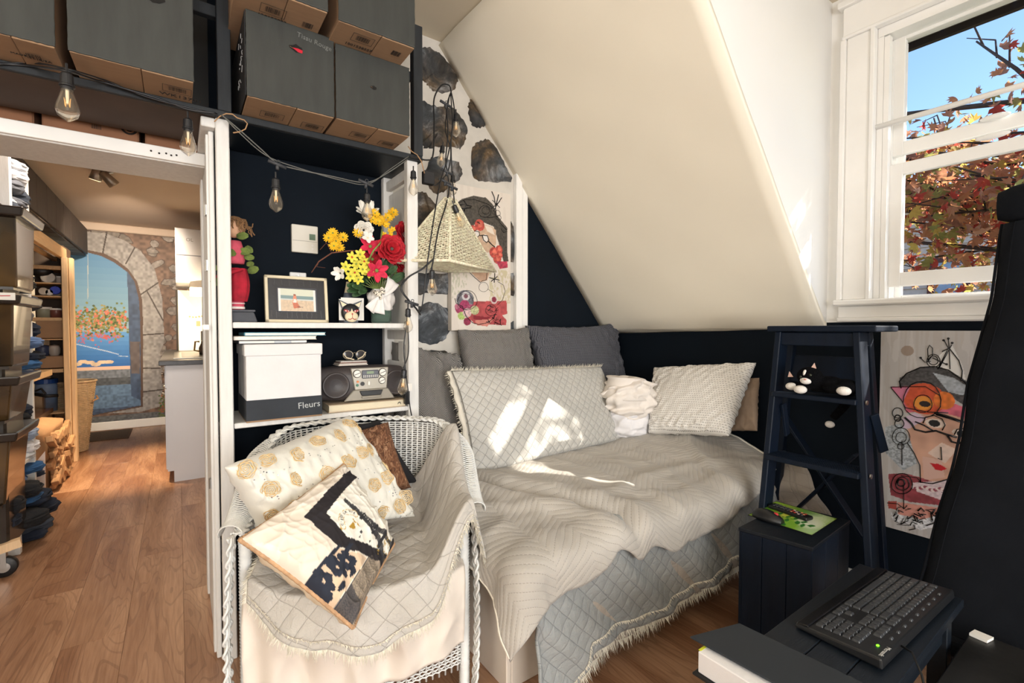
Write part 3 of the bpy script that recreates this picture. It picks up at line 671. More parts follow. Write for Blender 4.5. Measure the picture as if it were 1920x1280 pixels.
# ---- white shelf unit
su = thing('shelf_unit', 'white painted wooden shelf unit with flowers and radio on its shelves', 'shelf', (.5, 2.13, 0))
def wpost(x0, x1, y0, y1, z0, z1, nm='post'): return B().box(x0, x1, y0, y1, z0, z1).go(nm, OLDW, su, bevel=.003)
wpost(.118, .16, 1.98, 2.018, 0, 1.968); wpost(.838, .888, 1.98, 2.018, 0, 1.968)
wpost(.155, .185, 2.275, 2.31, 0, 1.968); wpost(.838, .888, 2.275, 2.31, 0, 1.968)
wpost(.162, .838, 1.985, 2.30, 1.222, 1.244, 'shelf'); wpost(.162, .838, 1.985, 2.30, .852, .872, 'shelf')
for z in (1.90, 1.17, 1.02, .79, .60, .3): wpost(.85, .878, 2.018, 2.275, z, z+.045, 'side_rail')
for z in (1.17, .79, .3): wpost(.125, .15, 2.018, 2.275, z, z+.045, 'side_rail')
wpost(.862, .872, 2.03, 2.27, 1.245, 1.88, 'side_slat'); wpost(.862, .872, 2.10, 2.16, .86, 1.16, 'side_slat')
sp = thing('side_panel', 'white painted door panel covering the wall end beside the shelf unit', 'panel', (.109, 2.3, 0))
B().box(.098, .1145, 2.02, 2.60, 0, 1.93).go('board', OLDW, sp, bevel=.003)
B().box(.090, .099, 2.03, 2.10, .02, 1.92).go('stile', OLDW, sp, bevel=.002); B().box(.090, .099, 2.50, 2.59, .02, 1.92).go('stile', OLDW, sp, bevel=.002)
for z in (1.65, 1.45, .65): B().tube([(.086, 2.045, z-.02), (.086, 2.045, z+.02)], .004, 6).box(.087, .09, 2.03, 2.07, z-.018, z+.018).go('hinge', STEEL, sp)
B().box(.070, .092, 2.0, 2.02, 1.215, 1.235).go('latch', WHITE, sp, bevel=.003)
# ---- things on the shelf
th = thing('thermostat', 'cream wall thermostat with a small green display', 'thermostat', (.475, YC, 1.57))
B().box(.420, .532, YC-.022, YC, 1.565, 1.69).go('case', M('cream_plastic', S(226, 220, 206), .4, .02), th, bevel=.004, seg=2)
B().box(.494, .520, YC-.0235, YC-.022, 1.625, 1.652).go('display', M('lcd', S(92, 116, 92), .3), th)
B().box(.424, .528, YC-.0226, YC-.0218, 1.617, 1.6185).go('seam', M('seam', S(150, 145, 135), .8), th)
for z in (1.585, 1.60): B().lathe([(.005, 0), (.005, .0015)], (.507, YC-.022, z), 12, R=Matrix.Rotation(PI/2, 3, 'X')).go('button', PAPER, th)
wb = thing('wall_plate', 'white blank wall plate just above the photo frame', 'plate', (.45, YC, 1.42))
B().box(.412, .482, YC-.012, YC, 1.37, 1.475).go('plate', WHITE, wb, bevel=.003); B().tube([(.447, YC-.013, 1.462), (.447, YC-.0115, 1.462)], .003, 8).go('screw', STEEL, wb)
# photo frame
def leanM(c, ang, rz=0): return Matrix.Translation(c)@Matrix.Rotation(rz, 4, 'Z')@Matrix.Rotation(ang, 4, 'X')
pf = thing('photo_frame', 'cream framed beach photograph on a cracked black mount', 'frame', (.41, 2.13, 1.245), rot=(-.12, 0, .02))
Wf, Hf = .245, .195; CREAM = M('cream_wood', S(230, 216, 184), .5, .05)
for q in ((-Wf/2, Wf/2, Hf-.012, Hf), (-Wf/2, Wf/2, 0, .012), (-Wf/2, -Wf/2+.012, 0, Hf), (Wf/2-.012, Wf/2, 0, Hf)): B().box(q[0], q[1], -.012, .010, q[2], q[3]).go('rail', CREAM, pf, local=True, bevel=.002)
B().box(-Wf/2+.01, Wf/2-.01, -.004, .008, .01, Hf-.01).go('mount', M('black_leather', S(38, 36, 38), .45, .2, 8, .4, 60), pf, local=True)
ck = B()
for i in range(11):
    x = -.10+i*.0195; ck.tube([(x+random.uniform(-.002, .002), -.0045, z) for z in np.linspace(.018, .052, 6)], .0006, 3)
for i in range(7): x = -.085+i*.028; ck.tube([(x+random.uniform(-.002, .002), -.0045, z) for z in np.linspace(.155, .18, 4)], .0003, 3)
ck.go('cracks', M('crack', S(110, 108, 110), .8), pf, local=True)
cv = Canvas(90, 56, (236, 232, 226)); cv.put((cv.X > .07) & (cv.X < .93), (214, 216, 196)); cv.put((cv.X > .07) & (cv.X < .93) & (cv.Y > .3), (126, 150, 150)); cv.put((cv.X > .07) & (cv.X < .93) & (cv.Y > .5), (212, 188, 160), mott=.12)
cv.put((cv.X > .07) & (cv.X < .93) & (abs(cv.Y-.47) < .03), (206, 210, 206))
cv.ell(.43, .28, .035, .035, (150, 84, 60)); cv.poly([(.40, .3), (.47, .3), (.50, .62), (.37, .62)], (222, 140, 110)); cv.poly([(.40, .45), (.47, .45), (.48, .6), (.39, .6)], (240, 226, 214)); cv.poly([(.37, .62), (.5, .6), (.58, .82), (.40, .86)], (196, 110, 82)); cv.line([(.5, .78), (.64, .8)], .008, (90, 70, 70))
o = painted('photograph', cv, (-.073, -.0062, .143), (.073, -.0062, .140), (-.073, -.0062, .048), col_mat('photo_print', .35), pf)
for q in ((-.078, .078, .1425, .146), (-.078, .078, .044, .0475), (-.078, -.0745, .044, .146), (.0745, .078, .044, .146)): B().box(q[0], q[1], -.0075, -.004, q[2], q[3]).go('inner_rail', M('grey_stitch', S(74, 76, 84), .6), pf, local=True)
o.parent = pf; o.data.transform(Matrix.Identity(4)); 
# (photograph was built in frame coordinates)
o.data.vertices.foreach_set('co', np.array([tuple(mat_of(pf)@v.co) for v in o.data.vertices]).ravel()); o.data.update()
# cat napkin holder
KB = M('cat_black', S(26, 27, 30), .4, .1); KW = M('cat_cream', S(228, 214, 180), .5, .05, 20); KG = M('cat_grey', S(74, 82, 92), .5, .15)
RED = M('red_paint', S(186, 40, 46), .5)
ct = thing('cat_letter_holder', 'painted wooden cat face letter holder with papers tucked behind', 'letter holder', (.615, 2.09, 1.245))
hd_ = B(); hd_.ell((.615, 2.085, 1.290), (.040, .018, .040), 20, 14); hd_.go('head', KB, ct, smooth=True)
B().ell((.615, 2.070, 1.272), (.029, .012, .024), 18, 12).go('muzzle', KW, ct, smooth=True)
B().add([(.615-.009, 2.0655, 1.283), (.615+.009, 2.0655, 1.283), (.615, 2.0645, 1.308)], [(0, 1, 2)]).go('blaze', KW, ct, solid=.002)
for s_ in (-1, 1):
    B().add([(.615+s_*.036, 2.085, 1.308), (.615+s_*.010, 2.085, 1.328), (.615+s_*.050, 2.085, 1.346)], [(0, 1, 2)]).go('ear', KG, ct, solid=.008)
    B().add([(.615+s_*.036, 2.079, 1.314), (.615+s_*.018, 2.079, 1.325), (.615+s_*.045, 2.079, 1.339)], [(0, 1, 2)]).go('inner_ear', KW, ct, solid=.002)
    B().ell((.615+s_*.020, 2.0685, 1.297), (.013, .003, .0055), 12, 8, R=Matrix.Rotation(-s_*.25, 3, 'Y')).go('eye', RED, ct, smooth=True)
    B().ell((.615+s_*.020, 2.0665, 1.297), (.009, .0025, .0035), 10, 6).go('eye_white', PAPER, ct, smooth=True)
    B().ell((.615+s_*.020, 2.0645, 1.297), (.0035, .002, .0035), 8, 6).go('pupil', RED, ct, smooth=True)
B().ell((.615, 2.0575, 1.284), (.0035, .0025, .003), 8, 6).go('nose', RED, ct)
B().tube([(.615, 2.0575, 1.281), (.615, 2.0568, 1.266)], .0009, 4).go('muzzle_line', RED, ct); B().tube([(.598, 2.060, 1.262), (.606, 2.058, 1.260), (.615, 2.0572, 1.266), (.624, 2.058, 1.260), (.632, 2.060, 1.262)], .0015, 5).go('mouth', RED, ct)
B().box(.585, .645, 2.07, 2.115, 1.2445, 1.256).go('base', KG, ct, bevel=.003)
for q in ((-.045, 2.10, .100, .012), (-.035, 2.104, .108, -.03)):
    pp = B().box(.615+q[0], .615+q[0]+.10, q[1], q[1]+.0015, 1.257, 1.257+q[2]*.92); pp.go('paper', PAPER, ct)
bt = thing('wooden_bottle', 'grey cone bottle with a pale neck behind the cat face', 'bottle', (.63, 2.17, 1.245))
B().lathe([(.040, 0), (.040, .02), (.018, .135), (.017, .137)], (.63, 2.17, 1.245), 18).go('cone', KG, bt, smooth=True); B().lathe([(.0165, 0), (.010, .032), (.008, .05), (.0, .05)], (.63, 2.17, 1.382), 16).go('neck', KW, bt, smooth=True)
# vase with flowers
vs = thing('flower_jar', 'green glass jar wrapped in a knotted white cloth, holding the flowers', 'vase', (.765, 2.12, 1.245))
G2 = NT('green_glass'); G2.b.inputs['Transmission Weight'].default_value = .85; GG = G2.fin(S(176, 205, 190), .06, IOR=1.35)
B().lathe([(.0, .002), (.040, .0), (.046, .008), (.046, .11), (.040, .125), (.036, .14), (.032, .14), (.036, .12), (.042, .105), (.042, .010), (.0, .008)], (.765, 2.12, 1.246), 26).go('jar', GG, vs, smooth=True)
cl = []; 
for j in range(26):
    f = j/25; row = []
    for i in range(44):
        a_ = 2*PI*i/44; r = .050+.004*math.sin(5*a_+9*f)+.003*math.sin(13*a_+4)+.008*math.sin(PI*f)-(.012 if f > .8 else 0); row.append((.765+r*math.cos(a_), 2.12+r*math.sin(a_), 1.315+.085*f+.012*math.sin(a_*2+1)*(1-f)))
    cl.append(row)
LINEN = M('white_linen', S(236, 232, 228), .95, .03, 10, .5, 60, bd=.003)
B().grid(cl, close_u=True).go('wrapping', LINEN, vs, smooth=True, solid=.003)
kn = B(); kn.ell((.745, 2.063, 1.365), (.016, .012, .014)); kn.go('knot', LINEN, vs, smooth=True)
for pts, ww in ((((.742, 2.058, 1.362), (.735, 2.046, 1.33), (.728, 2.048, 1.288)), .024), (((.742, 2.058, 1.362), (.715, 2.05, 1.345), (.690, 2.06, 1.302)), .022), (((.75, 2.06, 1.37), (.785, 2.05, 1.395), (.80, 2.06, 1.44)), .03)):
    g = []
    for i in range(9):
        f = i/8; a_, b_, c_ = map(np.array, pts); p = a_*(1-f)**2+2*b_*f*(1-f)+c_*f*f; d = c_-a_; sd = np.array([d[2], 0, -d[0]]); sd = sd/np.linalg.norm(sd)*ww*(.3+.8*f)
        g.append([p+sd*k_/3+np.array([0, -.004*math.cos(k_*2), 0]) for k_ in (-3, -2, -1, 0, 1, 2, 3)])
    B().grid(g).go('cloth_tail', LINEN, vs, smooth=True, solid=.0025)
rb = NT('leopard_ribbon'); vv = rb.n('TexVoronoi'); vv.inputs['Scale'].default_value = 140; rb.l(rb.coord('Object'), vv.inputs['Vector']); RBN = rb.fin(rb.ramp(vv.outputs['Distance'], [(.35, S(24, 20, 20)), (.5, S(232, 222, 205))]), .6)
B().ell((.722, 2.052, 1.378), (.018, .006, .011), R=Matrix.Rotation(.5, 3, 'Y')).ell((.737, 2.050, 1.366), (.008, .005, .018)).ell((.748, 2.05, 1.39), (.010, .005, .018), R=Matrix.Rotation(-.4, 3, 'Y')).go('ribbon_bow', RBN, vs, smooth=True)
# flowers: each bloom a thing held by the jar
CR = M('rose_red', S(176, 16, 34), .75, .35, 40, .1); PK = M('pink_red', S(214, 40, 74), .75, .2, 40, .1); YE = M('yellow_petal', S(240, 190, 30), .7, .12, 40, .1); LY = M('lemon_petal', S(228, 216, 80), .7, .12, 40, .1)
WP = M('white_petal', S(240, 236, 226), .7, .05, 40, .1); GR = M('leaf_green', S(52, 84, 46), .6, .3, 30, .2); GR2 = M('stem_green', S(120, 138, 70), .6, .2, 30, .1); BRN = M('twig', S(112, 66, 48), .7, .2, 20, .2)
def petal(mb, c, out, up, L, W, cup=.3, n=4):
    out, up = Vector(out).normalized(), Vector(up).normalized(); sd = out.cross(up).normalized(); g = []
    for i in range(n+1):
        f = i/n; ww = W*math.sin(PI*(.12+.80*f))**.8; p = Vector(c)+out*L*f+up*L*cup*f*f
        g.append([tuple(p+sd*ww*k_+up*abs(k_)*ww*.5) for k_ in (-1, -.5, 0, .5, 1)])
    mb.grid(g)
def bloom(name, label, c, r, m, kind, face=(0, -1, .2), core=None, grp=None, seed=0):
    rg2 = random.Random(seed); o = thing(name, label, 'flower', c, group=grp); fc = Vector(face).normalized(); a_ = fc.orthogonal().normalized(); b_ = fc.cross(a_)
    rings = {'rose': [(5, .30, 1.4), (6, .55, .9), (7, .8, .45), (7, 1.0, .12)], 'daisy': [(14, 1.0, .12), (12, .8, .35)], 'open': [(6, 1.0, .25)], 'bell': [(5, 1.0, .8), (5, .8, .4)], 'small': [(5, 1.0, .3)]}[kind]
    wid = {'rose': .42, 'daisy': .14, 'open': .3, 'bell': .3, 'small': .38}[kind]; k_ = 0
    for cnt, rr, cup in rings:
        for i in range(cnt):
            t = 2*PI*i/cnt+rr*7+rg2.uniform(-.15, .15); d = a_*math.cos(t)+b_*math.sin(t); mb = B()
            if kind == 'rose': st = Vector(c)+d*r*rr*.35+fc*r*(.35*(1-rr)); petal(mb, st, d*.7+fc*cup*.5, fc, r*(.35+.4*rr), r*wid*(.6+.5*rr), .25)
            else: petal(mb, Vector(c)+d*r*.08, d+fc*cup, fc, r*rr, r*wid, .1)
            mb.go('petal', m, o, smooth=True, solid=.0008)
    if core: B().ell(c, (r*.2, r*.2, r*.2), 8, 6).go('centre', core, o, smooth=True)
    return o
def at_(px_, py, Y): return tuple(map(float, at(px_, py, 'y', Y)))
ORD = ['first', 'second', 'third', 'fourth', 'fifth', 'sixth', 'seventh', 'eighth', 'ninth', 'tenth', 'eleventh']
def rank(lst, i): return ORD[sorted(range(len(lst)), key=lambda k: lst[k][0]).index(i)]
CG = 'artificial flowers in the glass jar'
bloom('rose', 'large open dark red rose at the front of the bouquet', at_(733, 468, 2.03), .062, CR, 'rose', (-.1, -1, .1), seed=1, grp=CG)
bloom('rose', 'dark red rose cut by the shelf post at the right of the bouquet', at_(758, 440, 2.09), .055, CR, 'rose', (.2, -1, .3), seed=2, grp=CG)
bloom('rose', 'dark red rose low behind the large rose', at_(748, 492, 2.10), .045, CR, 'rose', (.4, -1, -.2), seed=3, grp=CG)
bloom('hibiscus', 'pink red open flower above the lemon yellow blossoms', at_(694, 462, 2.06), .045, PK, 'open', (-.2, -1, .2), GR2, grp=CG)
bloom('hibiscus', 'pink red open flower hanging just over the white cloth', at_(706, 507, 2.03), .048, PK, 'open', (0, -1, -.2), GR2, grp=CG)
bloom('hibiscus', 'deep red open flower between the two pink red ones', at_(698, 486, 2.08), .042, CR, 'open', (-.3, -1, 0), GR2, grp=CG)
bloom('magnolia', 'large white flower with long petals at the top of the bouquet', at_(688, 402, 2.10), .058, WP, 'bell', (-.2, -.8, .7), seed=4, grp=CG)
bloom('magnolia', 'round white drooping flower just below the topmost white flower', at_(681, 430, 2.08), .040, WP, 'rose', (-.1, -1, -.5), seed=5, grp=CG)
bloom('daisy_flower', 'small white flower with a cream centre in the middle of the bouquet', at_(689, 446, 2.04), .026, WP, 'small', core=KW, grp=CG)
bloom('magnolia', 'white flower low at the left edge of the bouquet', at_(638, 512, 2.05), .034, WP, 'bell', (-.7, -.8, -.2), seed=8, grp=CG)
L1 = ((624, 437), (630, 452), (643, 445), (626, 461), (636, 464), (671, 437), (616, 446))
for i, q in enumerate(L1): bloom('yellow_daisy', rank(L1, i)+' golden daisy from the left in the far left cluster of the bouquet' if i != 5 else 'lone golden daisy left of the small white flower', at_(*q, 2.05+.01*(i % 3)), .022, YE, 'daisy', (-.2, -1, .2), GR2, seed=i, grp='golden daisies at the left of the bouquet' if i != 5 else CG)
L2 = ((703, 400), (714, 412), (733, 402), (708, 416), (722, 419), (738, 398), (699, 412), (727, 408))
for i, q in enumerate(L2): bloom('yellow_daisy', rank(L2, i)+' golden daisy from the left in the top cluster of the bouquet', at_(*q, 2.06+.01*(i % 3)), .022, YE, 'daisy', (.1, -1, .3), GR2, seed=i+20, grp='golden daisies at the top of the bouquet')
L3 = ((723, 423), (731, 433), (720, 440), (732, 441), (725, 447), (736, 430))
for i, q in enumerate(L3): bloom('yellow_blossom', rank(L3, i)+' small round yellow blossom from the left just above the large rose', at_(*q, 2.05), .013, YE, 'small', (0, -1, .2), seed=i+40, grp='round yellow blossoms over the rose')
L4 = ((660, 482), (675, 477), (668, 495), (680, 505), (665, 511), (690, 500), (657, 518), (672, 524), (683, 490), (648, 500), (691, 512))
for i, q in enumerate(L4): bloom('lemon_blossom', rank(L4, i)+' lemon yellow blossom from the left in the low front cluster', at_(*q, 2.03+.008*(i % 3)), .023, LY, 'open', (-.2, -1, .1*(i % 3)), RED if i % 4 == 0 else GR2, seed=i+60, grp='lemon yellow blossoms at the front of the bouquet')
fo = thing('bouquet_greenery', 'dark green leaves and stems filling the bouquet in the jar', 'leaves', (.765, 2.12, 1.385), group=CG)
for i in range(34):
    a_ = random.uniform(PI*.35, PI*1.15) if i % 3 else random.uniform(0, PI); rr = random.uniform(.05, .15); st = Vector((.74, 2.11, 1.42)); d = Vector((math.cos(a_), random.uniform(-.4, .1), math.sin(a_)*.9)); mb = B(); petal(mb, st+d*rr*.55, d+Vector((0, 0, random.uniform(-.3, .3))), (0, -1, .2), random.uniform(.05, .075), .016, .2); mb.go('leaf', GR, fo, smooth=True, solid=.0008)
for i in range(16):
    a_ = PI*i/15; B().tube([(.765, 2.12, 1.30), (.755+.02*math.cos(a_), 2.11, 1.40), (.745+.10*math.cos(a_), 2.08, 1.42+.11*math.sin(a_))], .0022, 5).go('stem', GR2, fo, smooth=True)
B().tube([at_(700, 470, 2.06), at_(655, 470, 2.05), at_(622, 474, 2.05), at_(598, 490, 2.05), at_(584, 511, 2.06)], [.002, .003, .003, .003, .0015], 6).tube([at_(622, 474, 2.05), at_(612, 455, 2.04), at_(600, 468, 2.04)], .0012, 5).tube([at_(598, 490, 2.05), at_(594, 500, 2.04), at_(610, 502, 2.04)], .001, 5).go('twig', BRN, fo, smooth=True)
B().tube([at_(690, 490, 2.03), at_(700, 470, 2.02), at_(714, 455, 2.02), at_(716, 430, 2.04)], .004, 6).go('thick_stem', GR2, fo, smooth=True)
# doll hanging behind the post
dl = thing('elf_doll', 'hanging cloth elf doll with green leaf collar and red skirt behind the shelf post', 'doll', (.20, 2.05, 1.30))
HAIR = M('doll_hair', S(132, 98, 66), .9, .3, 30, .4); MOSS = M('moss_green', S(96, 112, 52), .9, .4, 40, .5); PNK = M('doll_pink', S(206, 84, 104), .9, .15, 40, .3); RDV = M('red_velvet', S(166, 22, 44), .85, .3, 30, .5)
B().ell(at_(438, 428, 2.06), (.034, .03, .036), 14, 10).go('head', M('doll_skin', S(206, 160, 128), .8), dl, smooth=True)
hb_ = B(); hc = Vector(at_(438, 424, 2.05))
for i in range(70):
    a_ = random.uniform(0, 2*PI); e = random.uniform(-.2, 1.3); p = hc+Vector((.038*math.cos(a_)*math.cos(e), .036*math.sin(a_)*math.cos(e), .036*math.sin(e))); q = p+Vector((random.uniform(-.01, .03), 0, -.02)); hb_.tube([p, (p+q)/2+Vector((.008, 0, .008)), q, q+Vector((random.uniform(0, .012), 0, -.012))], .0022, 4)
hb_.tube([hc+Vector((.03, 0, .02)), hc+Vector((.05, 0, -.0)), hc+Vector((.062, 0, .004)), hc+Vector((.064, 0, .018))], .002, 4)
hb_.go('hair', HAIR, dl, kind='stuff')
B().lathe([(.022, .0), (.030, -.03), (.034, -.07), (.030, -.085)], at_(440, 452, 2.06), 12).go('bodice', PNK, dl, smooth=True)
sk = []
for j in range(9):
    f = j/8; row = []
    for i in range(30): a_ = 2*PI*i/30; r = (.034+.012*math.sin(PI*f))*(1+.12*math.sin(6*a_+f)); c_ = at_(446, 503, 2.06); row.append((c_[0]+r*math.cos(a_)*.8, c_[1]+r*math.sin(a_)*.6, c_[2]-f*.125))
    sk.append(row)
B().grid(sk, close_u=True, flip=True).go('skirt', RDV, dl, smooth=True); c_ = at_(445, 565, 2.06)
B().lathe([(.024, 0), (.022, -.03)], c_, 14, sy=.7).go('leg', PNK, dl, smooth=True); B().lathe([(.0255, -.020), (.0255, -.028)], c_, 14, sy=.7).lathe([(.0255, -.006), (.0255, -.009)], c_, 14, sy=.7).go('lace', PAPER, dl)
for q in ((452, 444, .03), (470, 462, .025), (466, 482, .026), (456, 472, .03), (473, 510, .03), (405, 520, .03), (400, 508, .025), (430, 470, .03), (470, 496, .022)):
    p = Vector(at_(q[0], q[1], 2.04)); mb = B(); petal(mb, p-Vector((.015, 0, .0)), (random.uniform(.3, 1), -.2, random.uniform(-1, .5)), (0, -1, .1), q[2]*1.3, q[2]*.5, .2); mb.go('leaf_trim', MOSS, dl, smooth=True, solid=.001)
B().tube([at_(455, 505, 2.03), at_(425, 512, 2.03), at_(400, 522, 2.04)], [.006, .009, .007], 8).go('arm', RDV, dl, smooth=True)
bs = thing('grey_fabric_box', 'low dark grey cloth covered box under the elf doll', 'box', (.20, 2.1, 1.245))
B().hexa([(.164, 2.04, 1.245), (.25, 2.04, 1.245), (.25, 2.2, 1.245), (.164, 2.2, 1.245), (.164, 2.05, 1.285), (.238, 2.05, 1.285), (.238, 2.2, 1.285), (.164, 2.2, 1.285)]).go('body', M('grey_cloth', S(84, 86, 92), .9, .2), bs, bevel=.004); B().box(.164, .243, 2.045, 2.2, 1.285, 1.292).go('lid', M('grey_cloth2', S(98, 100, 106), .9, .2), bs, bevel=.002)
# books under the upper shelf
for nm, lb, x0, x1, z0, z1, c, cc in (('book', 'dark navy book lying on the white box, lowest of its pile', .18, .42, 1.163, 1.176, S(30, 38, 56), 'navy_cover'), ('sketchbook', 'floral edged pad lying in the middle of the pile on the white box', .165, .455, 1.177, 1.192, S(206, 194, 178), 'floral_cover'), ('folder', 'teal folder on top of the pile on the white box', .20, .49, 1.193, 1.206, S(86, 156, 176), 'teal_cover')):
    b_ = thing(nm, lb, 'book', ((x0+x1)/2, 2.1, z0), group='books piled on the white box')
    B().box(x0+.003, x1-.003, 2.003, 2.20, z0+.002, z1-.002).go('pages', PAPER, b_); B().box(x0, x1, 2.0, 2.205, z0, z0+.002).box(x0, x1, 2.0, 2.205, z1-.002, z1).box(x0, x0+.002, 2.0, 2.205, z0, z1).go('cover', M(cc, c, .5, .25, 60), b_, bevel=.0006)
    if nm == 'book': B().box(.30, .36, 1.9985, 2.0, z0+.002, z1-.003).go('spine_label', M('label_grey', S(180, 186, 192), .6), b_)
wbx = thing('storage_carton', 'tall white painted carton with a black band and chalk writing', 'box', (.32, 2.1, .873))
zz0, zz1 = .873, 1.162; xa, xb = .20, .462
B().box(xa, xb, 1.965, 2.24, zz0+.08, 1.125).go('carton', M('white_card', S(224, 222, 222), .8, .03, 10, .2, 60), wbx, bevel=.002)
B().box(xa-.002, xb+.002, 1.962, 2.242, zz0+.006, zz0+.082).go('black_band', M('chalkboard', S(48, 52, 58), .85, .15, 10, .2), wbx, bevel=.001)
B().box(xa-.001, xb+.001, 1.963, 2.24, zz0, zz0+.008).go('worn_edge', CARD, wbx)
B().box(xa-.005, xb+.005, 1.96, 2.245, 1.118, zz1).go('lid', M('white_card', S(236, 232, 228)), wbx, bevel=.003)
text('Fleurs', .034, frame((.415, 1.9612, zz0+.048), (1, 0, .05), (0, 0, 1)), CHALK, wbx, 'chalk_writing', .0003)
# boombox, rotated slightly
bm = thing('boombox', 'grey portable radio cassette player with a silver control panel', 'radio', (.655, 2.10, .905), rotz=-.05)
DG = M('dark_grey_plastic', S(66, 60, 60), .45, .08, 10, .05); SV = M('silver_plastic', S(158, 152, 140), .35, .05, 10, .03, Metallic=.3)
def bg(nm, mb, m, par=None, **k): return mb.go(nm, m, par or bm, local=True, **k)
body = B(); prof = []
for i in range(25):
    x = -.185+.37*i/24; e = 1-abs(x/.185)**4*.35; row = []
    for j in range(20): a_ = 2*PI*j/20; row.append((x, math.copysign(abs(math.cos(a_))**.5, math.cos(a_))*-.075*e, .078+math.copysign(abs(math.sin(a_))**.6, math.sin(a_))*.075*(e*.4+.6)))
    prof.append(row)
body.grid(prof, close_u=True).add(prof[0], [tuple(range(20))]).add(prof[-1], [tuple(range(20))[::-1]]); bg('body', body, DG, smooth=True)
for x in (-.115, .145):
    R = Matrix.Rotation(PI/2, 3, 'X'); s1 = bg('speaker', B().lathe([(.052, 0), (.056, .006), (.050, .010), (.046, .004), (.0, .001)], (x, -.071, .076), 32, R=R), DG, smooth=True)
    gv = B()
    for i in range(9): gv.tube([(x+(.006+i*.0048)*math.cos(t), -.0735, .076+(.006+i*.0048)*math.sin(t)) for t in np.linspace(0, 2*PI, 25)[:-1]], .0006, 3, closed=True)
    bg('grille', gv, BLACK, s1)
pn = B().hexa([(-.040, -.084, .052), (.098, -.084, .052), (.098, -.07, .052), (-.040, -.07, .052), (-.056, -.080, .146), (.108, -.080, .146), (.108, -.07, .146), (-.056, -.07, .146)]); pnl = bg('control_panel', pn, SV, bevel=.003)
bg('display_panel', B().box(-.010, .062, -.0865, -.08, .100, .136), M('panel_grey', S(88, 90, 98), .4), bevel=.003); bg('display', B().box(.010, .040, -.088, -.086, .120, .131), M('lcd2', S(132, 150, 120), .3))
bt_ = B()
for r in range(2):
    for i in range(8): bt_.box(-.005+i*.0082, -.0005+i*.0082, -.088, -.086, .105+r*.006, .108+r*.006)
bg('buttons', bt_, PAPER)
for x, z, r in ((-.030, .122, .015), (.080, .124, .015), (.077, .088, .013)): 
    kx = bg('knob', B().lathe([(r, 0), (r, .006), (r*.9, .008), (0, .008)], (x, -.081, z), 20, R=Matrix.Rotation(PI/2, 3, 'X')), PAPER, bevel=0); bg('knob_ring', B().tube([(x+r*1.08*math.cos(t), -.0835, z+r*1.08*math.sin(t)) for t in np.linspace(0, 2*PI, 21)[:-1]], .0014, 4, closed=True), BLACK); bg('knob_mark', B().beam((x-r*.8, -.0895, z-r*.3), (x+r*.8, -.0895, z+r*.3), .003, .002), BLACK, kx)
for x, z, r, m in ((-.028, .088, .005, M('orange_jack', S(206, 120, 60), .4)), (-.030, .073, .006, M('green_jack', S(60, 110, 90), .4)), (-.008, .078, .009, BLACK)): bg('socket', B().lathe([(r, 0), (r, .004), (0, .004)], (x, -.083, z), 12, R=Matrix.Rotation(PI/2, 3, 'X')), m)
bg('switch', B().box(.014, .024, -.090, -.083, .070, .088), PAPER, bevel=.002)
tray = B().hexa([(-.085, -.083, .006), (.135, -.083, .006), (.135, -.07, .006), (-.085, -.07, .006), (-.045, -.086, .052), (.104, -.086, .052), (.104, -.07, .052), (-.045, -.07, .052)]); bg('cassette_surround', tray, SV, bevel=.003)
bg('cassette_door', B().hexa([(-.012, -.090, .026), (.070, -.090, .026), (.070, -.08, .026), (-.012, -.08, .026), (-.022, -.090, .048), (.080, -.090, .048), (.080, -.08, .048), (-.022, -.08, .048)]), BLACK, bevel=.002); bg('cassette_lip', B().box(-.014, .072, -.094, -.085, .016, .025), SV, bevel=.003)
bk = thing('large_book', 'thick cream paged book lying flat beneath the grey radio', 'book', (.66, 2.12, .873), rotz=-.04)
B().box(-.155, .17, -.125, .12, .004, .030).go('pages', M('cream_page', S(226, 214, 186), .8, .05, 80, .3, 200, stretch=(1, 1, 20)), bk, local=True); B().box(-.158, .172, -.128, .124, 0, .004).box(-.158, .172, -.128, .124, .029, .032).go('cover', M('book_cover', S(196, 176, 150), .6), bk, local=True, bevel=.001)
B().tube([(.135, -.1262, .012), (.142, -.1262, .022), (.15, -.1262, .011)], .0014, 4).tube([(.136, -.1262, .019), (.151, -.1262, .020)], .0012, 4).go('printed_mark', INK, bk, local=True)
nb = thing('notebook_pile', 'small pile of papers lying on top of the radio', 'papers', (.62, 2.12, 1.06))
for i in range(4): B().box(.555+.004*i, .682-.003*(i % 2), 2.06+.003*i, 2.15, 1.060+i*.005, 1.064+i*.005).go('sheet', M('sheet_%s' % 'abcd'[i], [S(210, 200, 190), S(228, 222, 214), S(150, 120, 110), S(226, 220, 212)][i], .7), nb, bevel=.001)
gl = thing('eyeglasses', 'folded eyeglasses with dark lenses lying on the pile of papers', 'glasses', (.62, 2.08, 1.08))
GOLD = M('gold_wire', S(190, 176, 150), .3, .05, Metallic=.8)
for x in (.600, .655):
    B().tube([(x+.021*math.cos(t), 2.075, 1.106+.018*math.sin(t)) for t in np.linspace(0, 2*PI, 21)[:-1]], .0014, 5, closed=True).go('rim', GOLD, gl, smooth=True); B().ell((x, 2.075, 1.106), (.0205, .001, .0175), 16, 8).go('lens', M('smoke_lens', S(60, 58, 60), .1), gl, smooth=True)
B().tube([(.620, 2.075, 1.112), (.6275, 2.074, 1.116), (.635, 2.075, 1.112)], .0014, 5).go('bridge', GOLD, gl)
